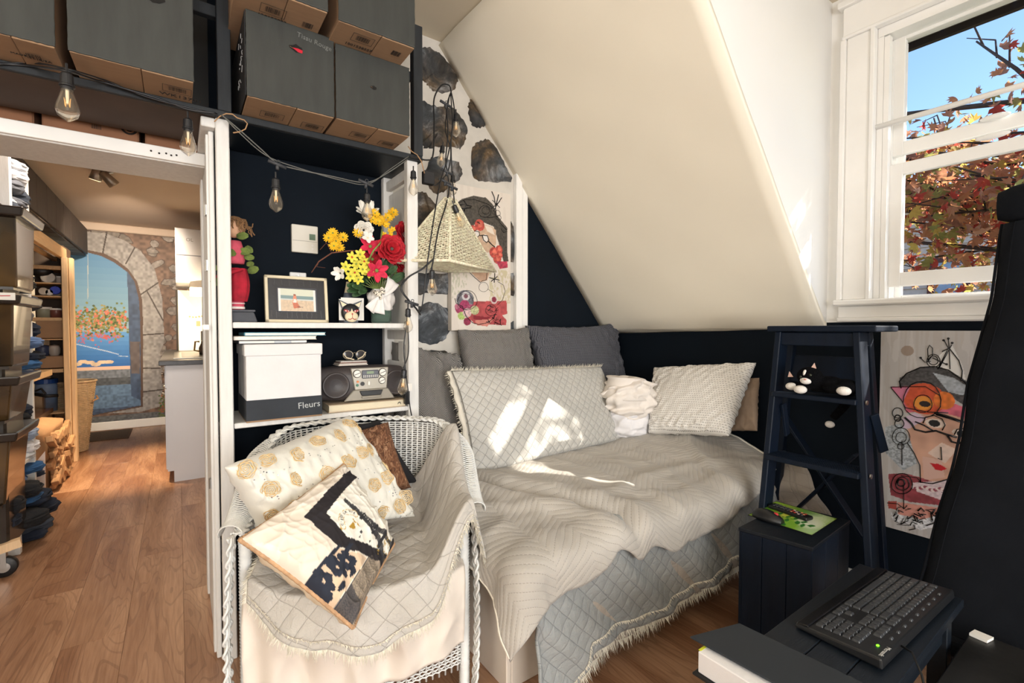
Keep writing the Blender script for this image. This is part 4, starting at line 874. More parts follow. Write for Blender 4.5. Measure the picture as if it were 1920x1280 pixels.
B().tube([(.579, 2.075, 1.112), (.590, 2.062, 1.095), (.62, 2.055, 1.086)], .0025, 5).go('temple', M('cream_temple', S(222, 206, 176), .4), gl); B().tube([(.677, 2.075, 1.116), (.66, 2.062, 1.098), (.635, 2.055, 1.087)], .0025, 5).go('temple', M('cream_temple', S(222, 206, 176), .4), gl)
pa = thing('power_adapter', 'black plug adapter hanging with a folded tag by the right shelf post', 'adapter', (.83, 1.99, .89))
B().box(.812, .834, 1.955, 1.978, .885, .945).go('body', BLACK, pa, bevel=.003); B().box(.820, .842, 1.950, 1.954, .945, .978, R=None).go('tag', PAPER, pa)
# ================================================================ daybed
XE, YE, XR = .90, 1.19, 2.47
bed = thing('daybed', 'low daybed with white end panel under the sloping ceiling, covered in quilts', 'bed', (1.7, 1.75, 0))
B().box(XE+.02, XR, YE+.03, 2.27, .30, .50).go('mattress', M('mattress_cloth', S(214, 208, 200), .9), bed, bevel=.04, seg=4)
B().box(XE+.02, XR, YE+.04, 2.27, .26, .30).go('slat_base', PINEX, bed)
B().box(XE+.001, XE+.17, 1.27, 1.30, 0, .299).box(XE-.02, XE+.0, 1.27, 2.25, 0, .30).go('end_panel', M('white_board', S(226, 214, 200), .6, .04, 6, .1), bed, bevel=.003)
for x in (1.12, 1.66, 2.10): B().box(x, x+.03, YE+.04, YE+.09, .0, .27).go('leg', PINE, bed, bevel=.002)
B().box(1.02, 2.45, YE+.045, YE+.075, .0, .03).go('floor_rail', OLDW, bed, bevel=.003)
BK = M('black_card', S(24, 24, 26), .5, .2)
for i, (a_, b_) in enumerate(((1.17, 1.62), (1.70, 2.08), (2.15, 2.42))):
    o = thing('underbed_box', ['black box under the bed near the white end panel', 'black box under the middle of the bed', 'black box under the bed behind the dark wooden cube'][i], 'box', ((a_+b_)/2, 1.5, .0), group='black boxes under the daybed')
    B().box(a_, b_, YE+.10, 1.8, .0, .23).go('body', BK, o, bevel=.004); B().box(a_-.003, b_+.003, YE+.095, 1.803, .19, .235).go('lid', BK, o, bevel=.003)
def drape(P, Q, zt, seed, flare=.06, out0=0.0, rip=.010, xe=XE, ye=YE, R=.06):
    """cloth laid over the bed corner; P along x, Q the y of the flat cloth (falls once it passes the edge)"""
    dx = np.maximum(0, xe-P); dy = np.maximum(0, ye-Q); d = np.hypot(dx, dy); th = np.arctan2(dy, np.maximum(dx, 1e-9)); th = np.where(d < 1e-6, 0, th)
    arc = R*PI/2; ang = np.clip(d/R, 0, PI/2); rest = np.maximum(0, d-arc)
    out = R*np.sin(ang)+rest*flare; down = R*(1-np.cos(ang))+rest*math.sqrt(1-flare**2)
    s_ = P+Q; out = out+out0*sm(0, .08, d)+rip*sm(.05, .3, d)*np.sin(s_*17+seed)+rip*.5*sm(.05, .3, d)*np.sin(s_*41+seed*2)
    corner = np.minimum(dx, dy); out = out+corner*.25
    x = np.where(dx > 0, xe-out*np.cos(th), P); y = np.where(dy > 0, ye-out*np.sin(th), Q)
    x = np.where((dx == 0), P, x); y = np.where((dy == 0), Q, y)
    top = zt(np.maximum(P, xe), np.maximum(Q, ye)); return np.stack([x, y, np.maximum(top-down, .012)], -1)
def ztop(off, wr, seed, amp=.010):
    def f(x, y):
        z = .52+.10*sm(1.9, 2.5, x)*sm(1.0, 1.5, y)+.03*sm(1.2, 1.6, y)+off+folds(x, y, seed, 8, 6, 22, amp)*.6*wr
        t = ((x-.95)*(-.55)+(y-1.75)*(-.25))/.6    # a long crease running to the front corner
        dd = np.abs((x-.93)*.52+(y-1.86)*.30)/.60; z = z-.030*np.exp(-(dd/.035)**2)*wr*(x < 1.45)+.018*np.exp(-((dd-.08)/.05)**2)*wr
        d2 = np.abs((x-1.9)*.25+(y-1.25)*.97-.10*np.sin(x*4)); z = z+.014*np.exp(-(d2/.04)**2)*wr
        d3 = np.abs((x-2.15)*.8-(y-1.4)*.6); z = z+.016*np.exp(-(d3/.03)**2)*wr*(y < 1.6)
        return z
    return f
def surf_norm_bump(G, h):
    dx = np.gradient(G, axis=1); dy = np.gradient(G, axis=0); n = np.cross(dx, dy); n /= np.linalg.norm(n, axis=-1, keepdims=True)+1e-9; return G+n*h[..., None]
def cloth(name, label, G, uv, mat, solid=.008, cat='blanket', grp=None, part='cloth'):
    o = thing(name, label, cat, (float(G[..., 0].mean()), float(G[..., 1].mean()), float(G[..., 2].min())), group=grp)
    B().grid(G, uv).go(part, mat, o, smooth=True, solid=solid); return o
QA = quilt_mat('quilt_beige', S(176, 170, 161), .026, 'lines', .6, .38, warm=S(186, 180, 171)); QG = quilt_mat('quilt_grey', S(152, 157, 157), .046, 'diamond', .6, .95, warm=S(166, 168, 166)); QS = quilt_mat('quilt_taupe', S(178, 168, 156), .05, 'square', .65, .9)
FR = M('frayed_cotton', S(226, 220, 204), .95, .06, 20, .1)
# lower grey diamond quilt
nu, nv = 150, 90; u, v = np.meshgrid(np.linspace(0, 1, nu), np.linspace(0, 1, nv))
px_ = .83+(XR-.83)*u
zh = np.interp(px_, [.87, .97, 1.04, 1.10, 1.2, 1.5, 1.9, 2.15, 2.5], [.03, .0, .02, .13, .135, .125, .145, .17, .19])
qend = YE-(.52-zh)*1.02-.02; Q = 2.0+(qend-2.0)*v
G = drape(px_, Q, ztop(.0, 0, 3), 1.0, .05, .012, .012); G = surf_norm_bump(G, .0045*(vnoise(px_, Q, 5, 14)-.5)); G[..., 2] = np.maximum(G[..., 2], .012)
q2 = cloth('quilt', 'grey diamond stitched quilt hanging over the front of the daybed', G, np.stack([px_, Q], -1), QG, .01)
fringe([G[-1, j] for j in range(0, nu)], .028, 420, (0, -.35, -.9), FR, q2, 3)
fringe([G[-4, j]+np.array([0, -.008, 0]) for j in range(18, nu)], .012, 300, (0, -.9, -.3), FR, q2, 4, name='stitched_fringe')
# third layer
u3, v3 = np.meshgrid(np.linspace(0, 1, 80), np.linspace(0, 1, 40)); p3 = 1.08+1.35*u3; z3 = np.interp(p3, [1.08, 1.25, 1.6, 2.5], [.05, .07, .09, .13]); Q3 = 1.7+((YE-(.50-z3)*1.0)-1.7)*v3
G3 = drape(p3, Q3, ztop(-.02, 0, 3), 2.4, .02, .0, .010); o3 = cloth('under_quilt', 'fringed grey quilt showing below the hem of the diamond quilt', G3, np.stack([p3, Q3], -1), QS, .006)
fringe([G3[-1, j] for j in range(80)], .03, 420, (0, -.4, -.9), FR, o3, 5)
# beige top cover
nu, nv = 170, 120; u, v = np.meshgrid(np.linspace(0, 1, nu), np.linspace(0, 1, nv))
pl = XE-.22-.05*np.sin(v*7)+.14*sm(.75, 1.0, 1-v); px_ = pl+(XR-.02-pl)*u
fov = np.interp(px_, [.6, .83, .92, .99, 1.13, 1.21, 1.35, 1.5, 1.72, 2.0, 2.18, 2.33, 2.48], [.20, .21, .20, .19, .17, .14, .17, .20, .20, .17, .13, .08, .05])
Q = 2.26+((YE-fov)-2.26)*v
G = drape(px_, Q, ztop(.014, 1, 11), 3.1, .10, .028, .008, R=.085)
G = surf_norm_bump(G, .006*(vnoise(px_, Q, 8, 9)-.5)+.004*(vnoise(px_, Q, 9, 24)-.5))
cov = cloth('bedspread', 'beige stitched bedspread with white piping spread over the daybed', G, np.stack([px_, Q], -1), QA, .009)
PIP = M('piping_white', S(232, 226, 212), .8, .03)
B().tube([tuple(G[i, 0]) for i in range(0, nv, 2)], .0065, 6).go('piping', PIP, cov, smooth=True); B().tube([tuple(G[i, -1]+np.array([0, 0, .004])) for i in range(30, nv, 2)], .0065, 6).go('piping', PIP, cov, smooth=True)
# ---------------------------------------------------------------- cushions on the bed
def pt(px_, py, ax, v): return np.array(at(px_, py, ax, v))
HB = weave_mat('herringbone_grey', S(46, 46, 50), S(150, 146, 140), 120, 'herring'); HB2 = weave_mat('basket_weave_grey', S(26, 30, 42), S(110, 110, 116), 110, 'grid')
WD = weave_mat('dashed_white', S(236, 233, 228), S(150, 146, 140), 84, 'dash', .08)
lw = pillow('pillow', 'dark grey herringbone pillow leaning behind the white shelf post', [pt(735, 640, 'y', 2.24), pt(862, 664, 'y', 2.22), pt(872, 868, 'y', 2.0), pt(740, 850, 'y', 2.02)], .16, HB, seed=4, wr=.02, inset=.08)
pillow('bolster', 'grey herringbone cushion lying low at the left end of the daybed', [pt(745, 770, 'y', 2.10), pt(868, 800, 'y', 2.06), pt(880, 880, 'y', 1.86), pt(770, 880, 'y', 1.9)], .14, HB, seed=6)
pillow('pillow', 'grey herringbone pillow standing in front of the stone wall', [pt(858, 618, 'y', 2.23), pt(990, 613, 'y', 2.24), pt(1008, 740, 'y', 2.12), pt(866, 745, 'y', 2.12)], .15, HB, seed=11, inset=.09, wr=.014)
pillow('pillow', 'charcoal woven pillow standing in the dark back corner', [pt(984, 610, 'y', 2.25), pt(1156, 604, 'y', 2.25), pt(1182, 735, 'y', 2.14), pt(1002, 740, 'y', 2.12)], .15, HB2, seed=13, inset=.13, wr=.014)
QP = quilt_mat('quilt_pillow', S(190, 188, 182), .036, 'diamond', .55, 1.0, warm=S(200, 197, 190))
bp_ = pillow('quilted_pillow', 'large pale grey quilted pillow with a frayed border in the middle of the bed', [pt(842, 696, 'y', 2.02), pt(1126, 688, 'y', 2.02), pt(1178, 822, 'y', 1.84), pt(884, 892, 'y', 1.80)], .17, QP, seed=21, inset=.025, nu=80, nv=56, wr=.004)
inf = root_info[bp_.name]; bd = inf['border']; 
fringe([Vector(p)+Vector(inf['n'])*.01 for p in bd[:80]], .022, 520, (0, -.5, .8), FR, bp_, 6, down=0); fringe(bd[-55:]+[bd[0]], .03, 700, (-.9, -.4, .1), FR, bp_, 7, down=.2, wid=.003)
fl_ = B(); Fg = inf['F']; fl_.tube([tuple(Fg[i, 2]+inf['n']*.004) for i in range(1, 55)], .0025, 5); fl_.go('seam_cord', M('seam_thread', S(120, 116, 108), .8), bp_)
fl2 = []
for i in range(56): fl2.append([tuple(Fg[i, 1]+inf['n']*.006), tuple(Fg[i, 0]+inf['n']*.006+np.array([-.018-.004*math.sin(i*.8), -.01, 0]))])
B().grid(fl2).go('flange', M('flange_cotton', S(214, 208, 194), .9, .05), bp_, smooth=True, solid=.004)
pillow('cushion', 'brown linen cushion with a rust patch wedged behind the dashed white pillow', [pt(1325, 705, 'x', 2.50), pt(1424, 708, 'x', 2.50), pt(1420, 808, 'x', 2.40), pt(1330, 812, 'x', 2.40)], .09, M('brown_linen', S(150, 128, 108), .95, .2, 9, .4, 400), cat='cushion', seed=15)
pillow('pillow', 'white pillow with rows of small grey dashes at the right end of the bed', [pt(1226, 690, 'x', 2.40), pt(1418, 680, 'x', 2.42), pt(1366, 818, 'x', 2.18), pt(1216, 812, 'x', 2.16)], .16, WD, seed=17, inset=.05, nu=70, nv=50, wr=.009)
# bundled blanket
c = np.array(at(1176, 762, 'y', 1.84)); th = thing('bundled_blanket', 'crumpled off-white blanket rolled into a bundle between the pillows', 'blanket', (c[0], c[1], c[2]-.17))
nu, nv = 90, 60; a_, b_ = np.meshgrid(np.linspace(0, 2*PI, nu, endpoint=False), np.linspace(0, 1, nv))
def bundle(cc, rx, ry, rz, seed, amp, e=.55):
    ph = (b_-.5)*PI; cp, sp_ = np.sign(np.cos(ph))*np.abs(np.cos(ph))**e, np.sign(np.sin(ph))*np.abs(np.sin(ph))**.75
    r = 1+amp*(folds(np.cos(a_)*.5+b_*.2, np.sin(a_)*.5+b_*1.3, seed, 6, 4, 14, 1)-.6)/1.5+amp*.35*np.sin(b_*34+3*np.sin(a_*1.0+seed)+2*np.sin(a_*2))
    return np.stack([cc[0]+rx*cp*np.cos(a_)*r, cc[1]+ry*cp*np.sin(a_)*r, cc[2]+rz*sp_*(1+.1*np.sin(a_*2+seed))], -1)
BL = M('cotton_blanket', S(232, 224, 216), .95, .05, 6, .5, 90, bd=.003)
B().grid(bundle(c+np.array([.01, 0, -.08]), .135, .12, .10, 3, .10), close_u=True).go('folded_base', M('cotton_white', S(232, 230, 232), .95, .03, 6, .4, 90, bd=.003), th, smooth=True)
B().grid(bundle(c+np.array([0, -.01, .055]), .150, .13, .115, 5, .22), close_u=True).go('rolled_top', BL, th, smooth=True)
rl = []
for i in range(90):
    t = i/89; an = 1.0+t*9.5; r = .125*(1-t*.75); base = c+np.array([-.02, -.015, .135+.035*math.sin(an*.5)*(1-t)+.02*t])
    rl.append([tuple(base+np.array([r*math.cos(an)*1.0, r*math.sin(an)*.9, .028*k_-(.012*k_*k_)])+np.array([math.cos(an), math.sin(an), 0])*.012*k_*k_) for k_ in (-2, -1, 0, 1)])
B().grid(rl).go('rolled_edge', BL, th, smooth=True, solid=.006)
# cloth behind the ladder, end of the bed
g = []
for i in range(24):
    row = []
    for j in range(24): f, h_ = i/23, j/23; row.append((2.36+.08*math.sin(j*.5)*.2+.06*f, 1.17-.34*f*(.5+.5*h_)+.01*math.sin(i*.9), .58-.30*h_-.02*math.sin(f*9)*h_))
    g.append(row)
q5 = cloth('throw_corner', 'frayed grey throw hanging at the end of the bed behind the ladder', np.array(g), np.array([[(i*.02, j*.02) for j in range(24)] for i in range(24)]), QS, .006)
fringe([g[i][-1] for i in range(24)], .03, 400, (0, 0, -1), FR, q5, 9)
# ================================================================ wicker armchair (front turned towards the hallway)
CO = (.55, 1.71, 0); CR_ = math.radians(-20.6)
WK = M('white_wicker', S(226, 226, 222), .55, .10, 20, .2, 60); WKT = WK
chair = thing('wicker_armchair', 'white woven wicker armchair with braided rims, piled with cushions and a quilt', 'armchair', CO, CR_)
CM = mat_of(chair)
def Wd(p): return tuple(CM@Vector(p))
def rim(t):
    s_ = abs(t)
    if s_ > .55: x, y = .34, -.28*(s_-.55)/.45
    else: ph = (1-s_/.55)*PI/2; x, y = .34*math.cos(ph), .25*math.sin(ph)
    z = .615+.225*float(sm(.95, .30, s_)); return (math.copysign(x, t) if t else 0.0, y, z)
def wall(t, z):
    x, y, zr = rim(t); f = (z-.10)/(zr-.10); k_ = .90+.10*f; return Vector((x*k_, (y+.02)*k_-.02, z))
wv = B(); T = np.linspace(-1, 1, 150)
z = .10; row = 0
while z < .84:
    pts = []
    for i, t in enumerate(T):
        zr = rim(t)[2]
        zz_ = .10+(z-.10)/.74*(zr-.10-.01); p = wall(t, zz_); a_ = wall(min(1, t+.01), zz_)-wall(max(-1, t-.01), zz_); nrm = Vector((a_.y, -a_.x, 0)).normalized(); pts.append(p+nrm*(.0028 if (i+row) % 2 else -.0028))
    wv.tube(pts, .0030, 4, cap=False); z += .0092; row += 1
wv.go('woven_back', WK, chair, smooth=True, local=True, kind='stuff')
sk_ = B()
for t in np.linspace(-1, 1, 76): sk_.tube([wall(t, zz_) for zz_ in np.linspace(.10, rim(t)[2]-.01, 8)], .0034, 4)
sk_.go('stakes', WK, chair, smooth=True, local=True, kind='stuff')
fs = B(); row = 0
def frontp(x, z): return Vector((x, -.285-.045*(1-(x/.31)**2), z))
for z in np.arange(.11, .40, .0095):
    fs.tube([frontp(x, z)+Vector((0, (.0028 if (i+row) % 2 else -.0028), .012*(x/.31)**2)) for i, x in enumerate(np.linspace(-.31, .31, 60))], .0031, 4); row += 1
for x in np.linspace(-.30, .30, 30): fs.tube([frontp(x, .10), frontp(x, .41)], .0034, 4)
fs.go('woven_apron', WK, chair, smooth=True, local=True, kind='stuff')
def strand_frame(P, i):
    a_ = P[max(0, i-1)]; b_ = P[min(len(P)-1, i+1)]; d = (b_-a_).normalized(); u = d.cross(Vector((0, 0, 1))); u = u.normalized() if u.length > .2 else Vector((1, 0, 0)).cross(d).normalized()*-1
    return u, u.cross(d)
def braid(mb, P, wd, pitch, r):
    L = 0; Ls = [0]
    for a_, b_ in zip(P[:-1], P[1:]): L += (b_-a_).length; Ls.append(L)
    for k_ in range(3):
        for sub in (-1, 0, 1):
            pts = []
            for i, p in enumerate(P):
                u, w_ = strand_frame(P, i); ph = Ls[i]/pitch*2*PI+k_*2*PI/3; pts.append(p+u*(wd*math.sin(ph)+sub*r*1.1)+w_*(wd*.30*math.sin(2*ph)+r*.3*abs(sub)*-1))
            mb.tube(pts, r*.72, 4)
def dense(fn, a_, b_, n): return [Vector(fn(a_+(b_-a_)*i/n)) for i in range(n+1)]
rimpts = dense(lambda t: Vector(rim(t)), -1, 1, 260)
br = B(); braid(br, [p+Vector((0, 0, .006)) for p in rimpts], .014, .10, .0056); br.go('braided_rim', WK, chair, smooth=True, local=True, kind='stuff')
for s_ in (-1, 1):   # braid running down each front leg, arm roll, leg
    lp = [Vector((s_*(.352+.012*math.sin(f*3)), -.292-.012*math.sin(f*2.2), .62-.61*f)) for f in np.linspace(0, 1, 120)]
    b2 = B(); braid(b2, lp, .016, .11, .0062); b2.go('braided_leg_edge', WK, chair, smooth=True, local=True, kind='stuff')
    ar = B()
    for t in np.linspace(1.0, .42, 56):
        p = Vector(rim(s_*t)); d = Vector(rim(s_*(t-.01)))-Vector(rim(s_*(t+.01))); d.normalize(); o_ = Vector((d.y, -d.x, 0)).normalized()
        if o_.dot(Vector((p.x, max(p.y, 0), 0))) < 0: o_ = -o_
        rr = .026*float(sm(.40, .65, t))+.010; sw_ = .5*d
        ar.tube([p+Vector((0, 0, .0))+o_*(rr*(1-math.cos(a_))-.012)+Vector((0, 0, rr*math.sin(a_)*.8))-Vector((0, 0, .0))+sw_*a_*.014 for a_ in np.linspace(0, PI*1.1, 9)], .0027, 4)
    ar.go('arm_roll', WK, chair, smooth=True, local=True, kind='stuff')
    prof = []
    for i in range(120): prof.append((.0185 if i % 2 else .0150, .60*i/119))
    B().lathe(prof, (s_*.325, -.272, 0), 14).go('leg', WK, chair, smooth=True, local=True)
    B().lathe([(.020, 0), (.022, .3)], (s_*.26, .17, 0), 12).go('leg', WK, chair, smooth=True, local=True)
B().box(-.30, .30, -.26, .18, .30, .34).go('seat', WK, chair, local=True, bevel=.01)
# seat cushion in white sheet
def bulge(x, z): return -.300-.045*np.clip(1-(x/.33)**2, 0, 1)-.105*np.clip(1-(x/.33)**2, 0, 1)*np.exp(-((z-.42)/.14)**2)-.015
cu_ = thing('seat_cushion', 'seat cushion wrapped in a cream white sheet hanging over the chair front', 'cushion', (.5, 1.6, .34))
def chG(G): A = np.array(CM); return G@A[:3, :3].T+A[:3, 3]
nu, nv = 90, 80; u, v = np.meshgrid(np.linspace(-1, 1, nu), np.linspace(0, 1, nv))
x = .318*u; s_ = v*.85
yb = .12-s_; fx = bulge(x, .46)
lim = .12-fx; over = np.maximum(0, s_-lim); hem = .24+.07*u+.05*(1-u*u)*0
zt_ = .465+.012*vnoise(u, v, 3, 3)
zz_ = np.where(over > 0, zt_-np.minimum(over*(.33-.07*u)/(.85-lim), 1), zt_); zz_ = np.maximum(zz_, .13)
yy = np.where(over > 0, bulge(x, zz_)+.0, yb); rr = np.exp(-((s_-lim)/.05)**2); zz_ = zz_-.010*rr
yy = yy-.012*sm(0, .12, over)*(np.sin(u*9+zz_*12)*.6+np.sin(u*17+1))-folds(x, zz_, 4, 4, 8, 20, .012)*sm(0, .1, over)
G = chG(np.stack([x, yy, zz_], -1)); B().grid(G, np.stack([x, yy+zz_], -1)).go('sheet', M('cream_sheet', S(228, 218, 206), .9, .03, 4, .3, 30, bd=.003), cu_, smooth=True, solid=.005)
B().hexa([Wd(q) for q in ((-.27, -.27, .342), (.27, -.27, .342), (.27, .16, .342), (-.27, .16, .342), (-.26, -.30, .44), (.26, -.30, .44), (.25, .15, .45), (-.25, .15, .45))]).go('cushion_core', M('cushion_ticking', S(212, 208, 202), .9), cu_, bevel=.03, seg=3)
# under sheet bluish edge
# quilt over seat, arm and back
nu, nv = 130, 110; u, v = np.meshgrid(np.linspace(0, 1, nu), np.linspace(0, 1, nv))
rho = -.86+2.12*u; ovm = np.interp(u, [0, .25, .5, .72, .86, 1], [.06, .14, .16, .12, .06, .03])
ylo = -.325-.155*np.clip(1-(rho*1.0)**2, 0, 1)
yb0 = .165-.13*sm(.5, 1.0, rho); s_ = v*(yb0-ylo+ovm); y = np.maximum(yb0-s_, ylo); over = np.maximum(0, s_-(yb0-ylo))
yc_ = np.clip(y, 0, .235); xr = np.where(y > 0, .34*np.sqrt(np.maximum(1-(yc_/.262)**2, .08)), .34)
tt = np.where(y > 0, .55*(1-np.arcsin(np.clip(yc_/.25, 0, 1))/(PI/2)), .55+.45*(-np.clip(y, -.28, 0))/.28)
rz = .615+.225*sm(.95, .30, tt)+.050
ramp = sm(.58, .98, rho); x = np.where(rho < 1, rho*xr, xr+(rho-1)*.16)
z = .492+(rz-.492)*ramp; z = np.where(rho > 1, rz-np.maximum(0, rho-1.02)*.75, z)
z = z-over*.95; y2 = y-.02*sm(0, .1, over)-.05*np.clip(rho-.85, 0, .3)*(over > 0)
z = z+.10*sm(-.02, .16, y)*(1-ramp)*(rho > -.2)*sm(-.2, .2, rho)+.03*sm(-.6, -.86, rho)
z = z+folds(x, y, 12, 7, 7, 20, .010)*.8; y2 = y2-.012*np.sin(rho*11+1)*sm(.02, .12, over)
G = chG(np.stack([x, y2, z], -1)); uvq = np.stack([rho*.34, y-over], -1)
qc = cloth('chair_quilt', 'frayed grey beige diamond quilt spread over the armchair seat and right arm', G, uvq, quilt_mat('quilt_chair', S(186, 180, 170), .055, 'diamond', .7, .9, warm=S(198, 194, 188)), .009)
fringe([G[-1, j] for j in range(nu)], .022, 620, (-.2, -.7, -.5), FR, qc, 11, down=.3); fringe([G[i, -1] for i in range(nv)], .024, 620, (.9, -.3, -.1), FR, qc, 12, down=.2); fringe([G[i, 0] for i in range(40, nv)], .022, 620, (-.9, -.3, .1), FR, qc, 13)
fringe([G[-5, j]+np.array([-.003, -.010, .0]) for j in range(nu)], .010, 400, (0, -.8, .3), FR, qc, 14, name='stitched_fringe')
# fur cushion at the back
FU = NT('fur'); n_ = FU.noise(FU.coord('Object', (30, 30, 6)), 3, 5, .7, 1.0); FU.bump(n_, .8, .006); FUR = FU.fin(FU.ramp(n_, [(.3, S(50, 32, 26)), (.5, S(120, 78, 52)), (.7, S(190, 150, 116))]), .9)
fc = pillow('fur_cushion', 'brown fur cushion tucked behind the rose embroidered pillow', [Wd((-.10, .17, .80)), Wd((.085, .18, .84)), Wd((.17, .06, .60)), Wd((-.02, .03, .56))], .13, FUR, cat='cushion', seed=31, nu=44, nv=34, inset=.08, wr=.014)
pillow('black_edged_cushion', 'white cushion with a black edge at the very back of the armchair', [Wd((-.12, .19, .83)), Wd((.05, .205, .845)), Wd((.20, .12, .60)), Wd((.0, .10, .58))], .05, M('black_cloth', S(26, 26, 30), .9), cat='cushion', seed=32, nu=24, nv=20)
# rose embroidered pillow
SAT = M('pale_satin', S(222, 220, 210), .55, .06, 4, .5, 26, bd=.004, Sheen_Weight=.3)
rp = pillow('rose_pillow', 'pale satin pillow embroidered with cream ribbon roses and sequins', [pt(420, 876, 'y', 1.56), pt(655, 778, 'y', 1.80), pt(778, 968, 'z', .55), pt(495, 1012, 'z', .58)], .17, SAT, seed=33, nu=70, nv=50, wr=.010)
inf = root_info[rp.name]; F, n_ = inf['F'], Vector(inf['n'])
GLD = M('gold_thread', S(206, 164, 92), .5, .1, 30, .1); CRM = M('cream_ribbon', S(232, 206, 160), .6, .05, 30, .1); SEQ = M('sequin', S(210, 216, 226), .12, .05, Metallic=.8)
def onF(a_, b_, F=F): return Vector(F[int(round(np.clip(b_, 0, 1)*(F.shape[0]-1))), int(round(np.clip(a_, 0, 1)*(F.shape[1]-1)))])
def locn(a_, b_, F=F):
    i, j = int(np.clip(b_, .02, .98)*(F.shape[0]-1)), int(np.clip(a_, .02, .98)*(F.shape[1]-1)); i = min(max(i, 1), F.shape[0]-2); j = min(max(j, 1), F.shape[1]-2)
    du = Vector(F[i, j+1]-F[i, j-1]); dv = Vector(F[i+1, j]-F[i-1, j]); n2 = du.cross(dv).normalized(); n2 = n2 if n2.dot(n_) > 0 else -n2; return du.normalized(), n2.cross(du).normalized(), n2
rs = [(.10, .12), (.24, .10), (.40, .16), (.55, .10), (.70, .14), (.85, .08), (.93, .18), (.14, .38), (.30, .36), (.46, .40), (.62, .36), (.76, .34), (.88, .36), (.08, .64), (.22, .62), (.38, .66), (.54, .66), (.70, .60), (.84, .58), (.95, .52), (.30, .88), (.50, .90), (.66, .86), (.80, .82), (.92, .76), (.12, .88)]
for a_, b_ in rs:
    c_ = onF(a_, b_); du, dv, nn_ = locn(a_, b_); ro = B(); r0 = random.uniform(.022, .027)
    for ring in range(5):
        r = r0*(1-ring*.21); ph = random.uniform(0, 6); k_ = 5
        ro.tube([c_+nn_*(.002+ring*.0014)+(du*math.cos(t)+dv*math.sin(t))*r*(1+.10*math.cos(k_*t+ph)) for t in np.linspace(0, 2*PI, 26)[:-1]], .0013, 4, closed=True)
    o = ro.go('ribbon_rose', CRM, rp, smooth=True)
    g2 = B().tube([c_+nn_*.0045+(du*math.cos(t)+dv*math.sin(t))*r0*.62*(1+.12*math.cos(5*t)) for t in np.linspace(0, 2*PI, 22)[:-1]], .0010, 4, closed=True).tube([c_+nn_*.003+(du*math.cos(t)+dv*math.sin(t))*r0*.92*(1+.10*math.cos(5*t+1)) for t in np.linspace(0, 2*PI, 26)[:-1]], .0008, 4, closed=True); g2.go('gold_outline', GLD, o)
sq = B()
for i in range(110):
    q = random.choice(rs); a_, b_ = q[0]+random.gauss(0, .05), q[1]+.12+random.gauss(0, .05)
    if not (.04 < a_ < .96 and .04 < b_ < .96): continue
    c_ = onF(a_, b_); du, dv, nn_ = locn(a_, b_); sq.add([c_+nn_*.0022+(du*math.cos(t)+dv*math.sin(t))*.0022 for t in np.linspace(0, 2*PI, 7)[:-1]], [(0, 1, 2, 3, 4, 5)])
sq.go('sequins', SEQ, rp, kind='stuff')
# printed tower pillow
cv = Canvas(190, 170, (228, 216, 200)); cv.put(vnoise(cv.X, cv.Y, 3, 5) > .6, (244, 236, 226), al=.5)
cv.poly([(.50, .18), (1.0, .10), (1.0, 1.0), (.74, 1.0), (.62, .80), (.49, .52)], (34, 30, 34)); cv.poly([(.60, .27), (1.0, .20), (1.0, .94), (.86, .98), (.70, .78), (.585, .54)], (240, 236, 224))
cv.poly([(.0, .52), (.49, .54), (.60, .78), (.02, .78)], (214, 188, 160)); DKN = (34, 40, 54)
cv.line([(.0, .51), (.50, .53)], .012, DKN); cv.line([(.0, .80), (.62, .80)], .010, DKN)
for ex, ey in ((.10, .60), (.30, .62), (.44, .66)):
    for k_ in range(5): cv.ell(ex+.055*math.cos(k_*1.256+ex), ey+.065*math.sin(k_*1.256+ex), .042, .042, DKN)
for q in ((.18, .74, .07, .022), (.40, .75, .07, .02), (.53, .60, .05, .02), (.04, .70, .04, .03)): cv.ell(*q, DKN)
cv.poly([(.0, .80), (.62, .80), (.74, 1.0), (.0, 1.0)], (150, 136, 118)); hs_ = (np.sin(cv.X*260)*np.sin(cv.Y*230) > .1) & (cv.Y > .81) & (cv.X < .66); cv.put(hs_, (96, 88, 80), al=.8)
cv.poly([(.0, .78), (.30, .80), (.2, .98), (.0, .98)], (34, 40, 54), al=.75)
# tower drawn upright along v in the white field
tx, ty0, ty1 = .815, .30, .95
for i in range(60):
    f = i/59; yy_ = ty0+(ty1-ty0)*f; hw = .008+.018*f+.085*f**2.6; xc_ = tx+.09*(f-.5)
    if f < .60: cv.line([(xc_-hw, yy_), (xc_+hw, yy_)], .009, (52, 52, 56), al=.9)
    else: cv.line([(xc_-hw, yy_), (xc_-hw+.040, yy_)], .009, (52, 52, 56), al=.9); cv.line([(xc_+hw-.040, yy_), (xc_+hw, yy_)], .009, (52, 52, 56), al=.9)
for f, hw in ((.60, .052), (.80, .085), (.33, .026)): yy_ = ty0+(ty1-ty0)*f; cv.line([(tx-hw+.09*(f-.5), yy_), (tx+hw+.09*(f-.5), yy_)], .014, (44, 44, 48))
for i in range(14): f = i/13; yy_ = ty0+(ty1-ty0)*(.1+.5*f); cv.line([(tx-.01, yy_), (tx+.01, yy_+.01)], .0016, (200, 198, 190))
cv.ell(.665, .50, .016, .016, (178, 140, 50)); cv.ell(.685, .50, .016, .016, (178, 140, 50)); cv.poly([(.651, .507), (.700, .507), (.675, .545)], (178, 140, 50)); cv.line([(.715, .47), (.708, .51), (.720, .51), (.712, .55)], .004, (178, 140, 50)); cv.ell(.695, .60, .012, .012, (60, 60, 64))
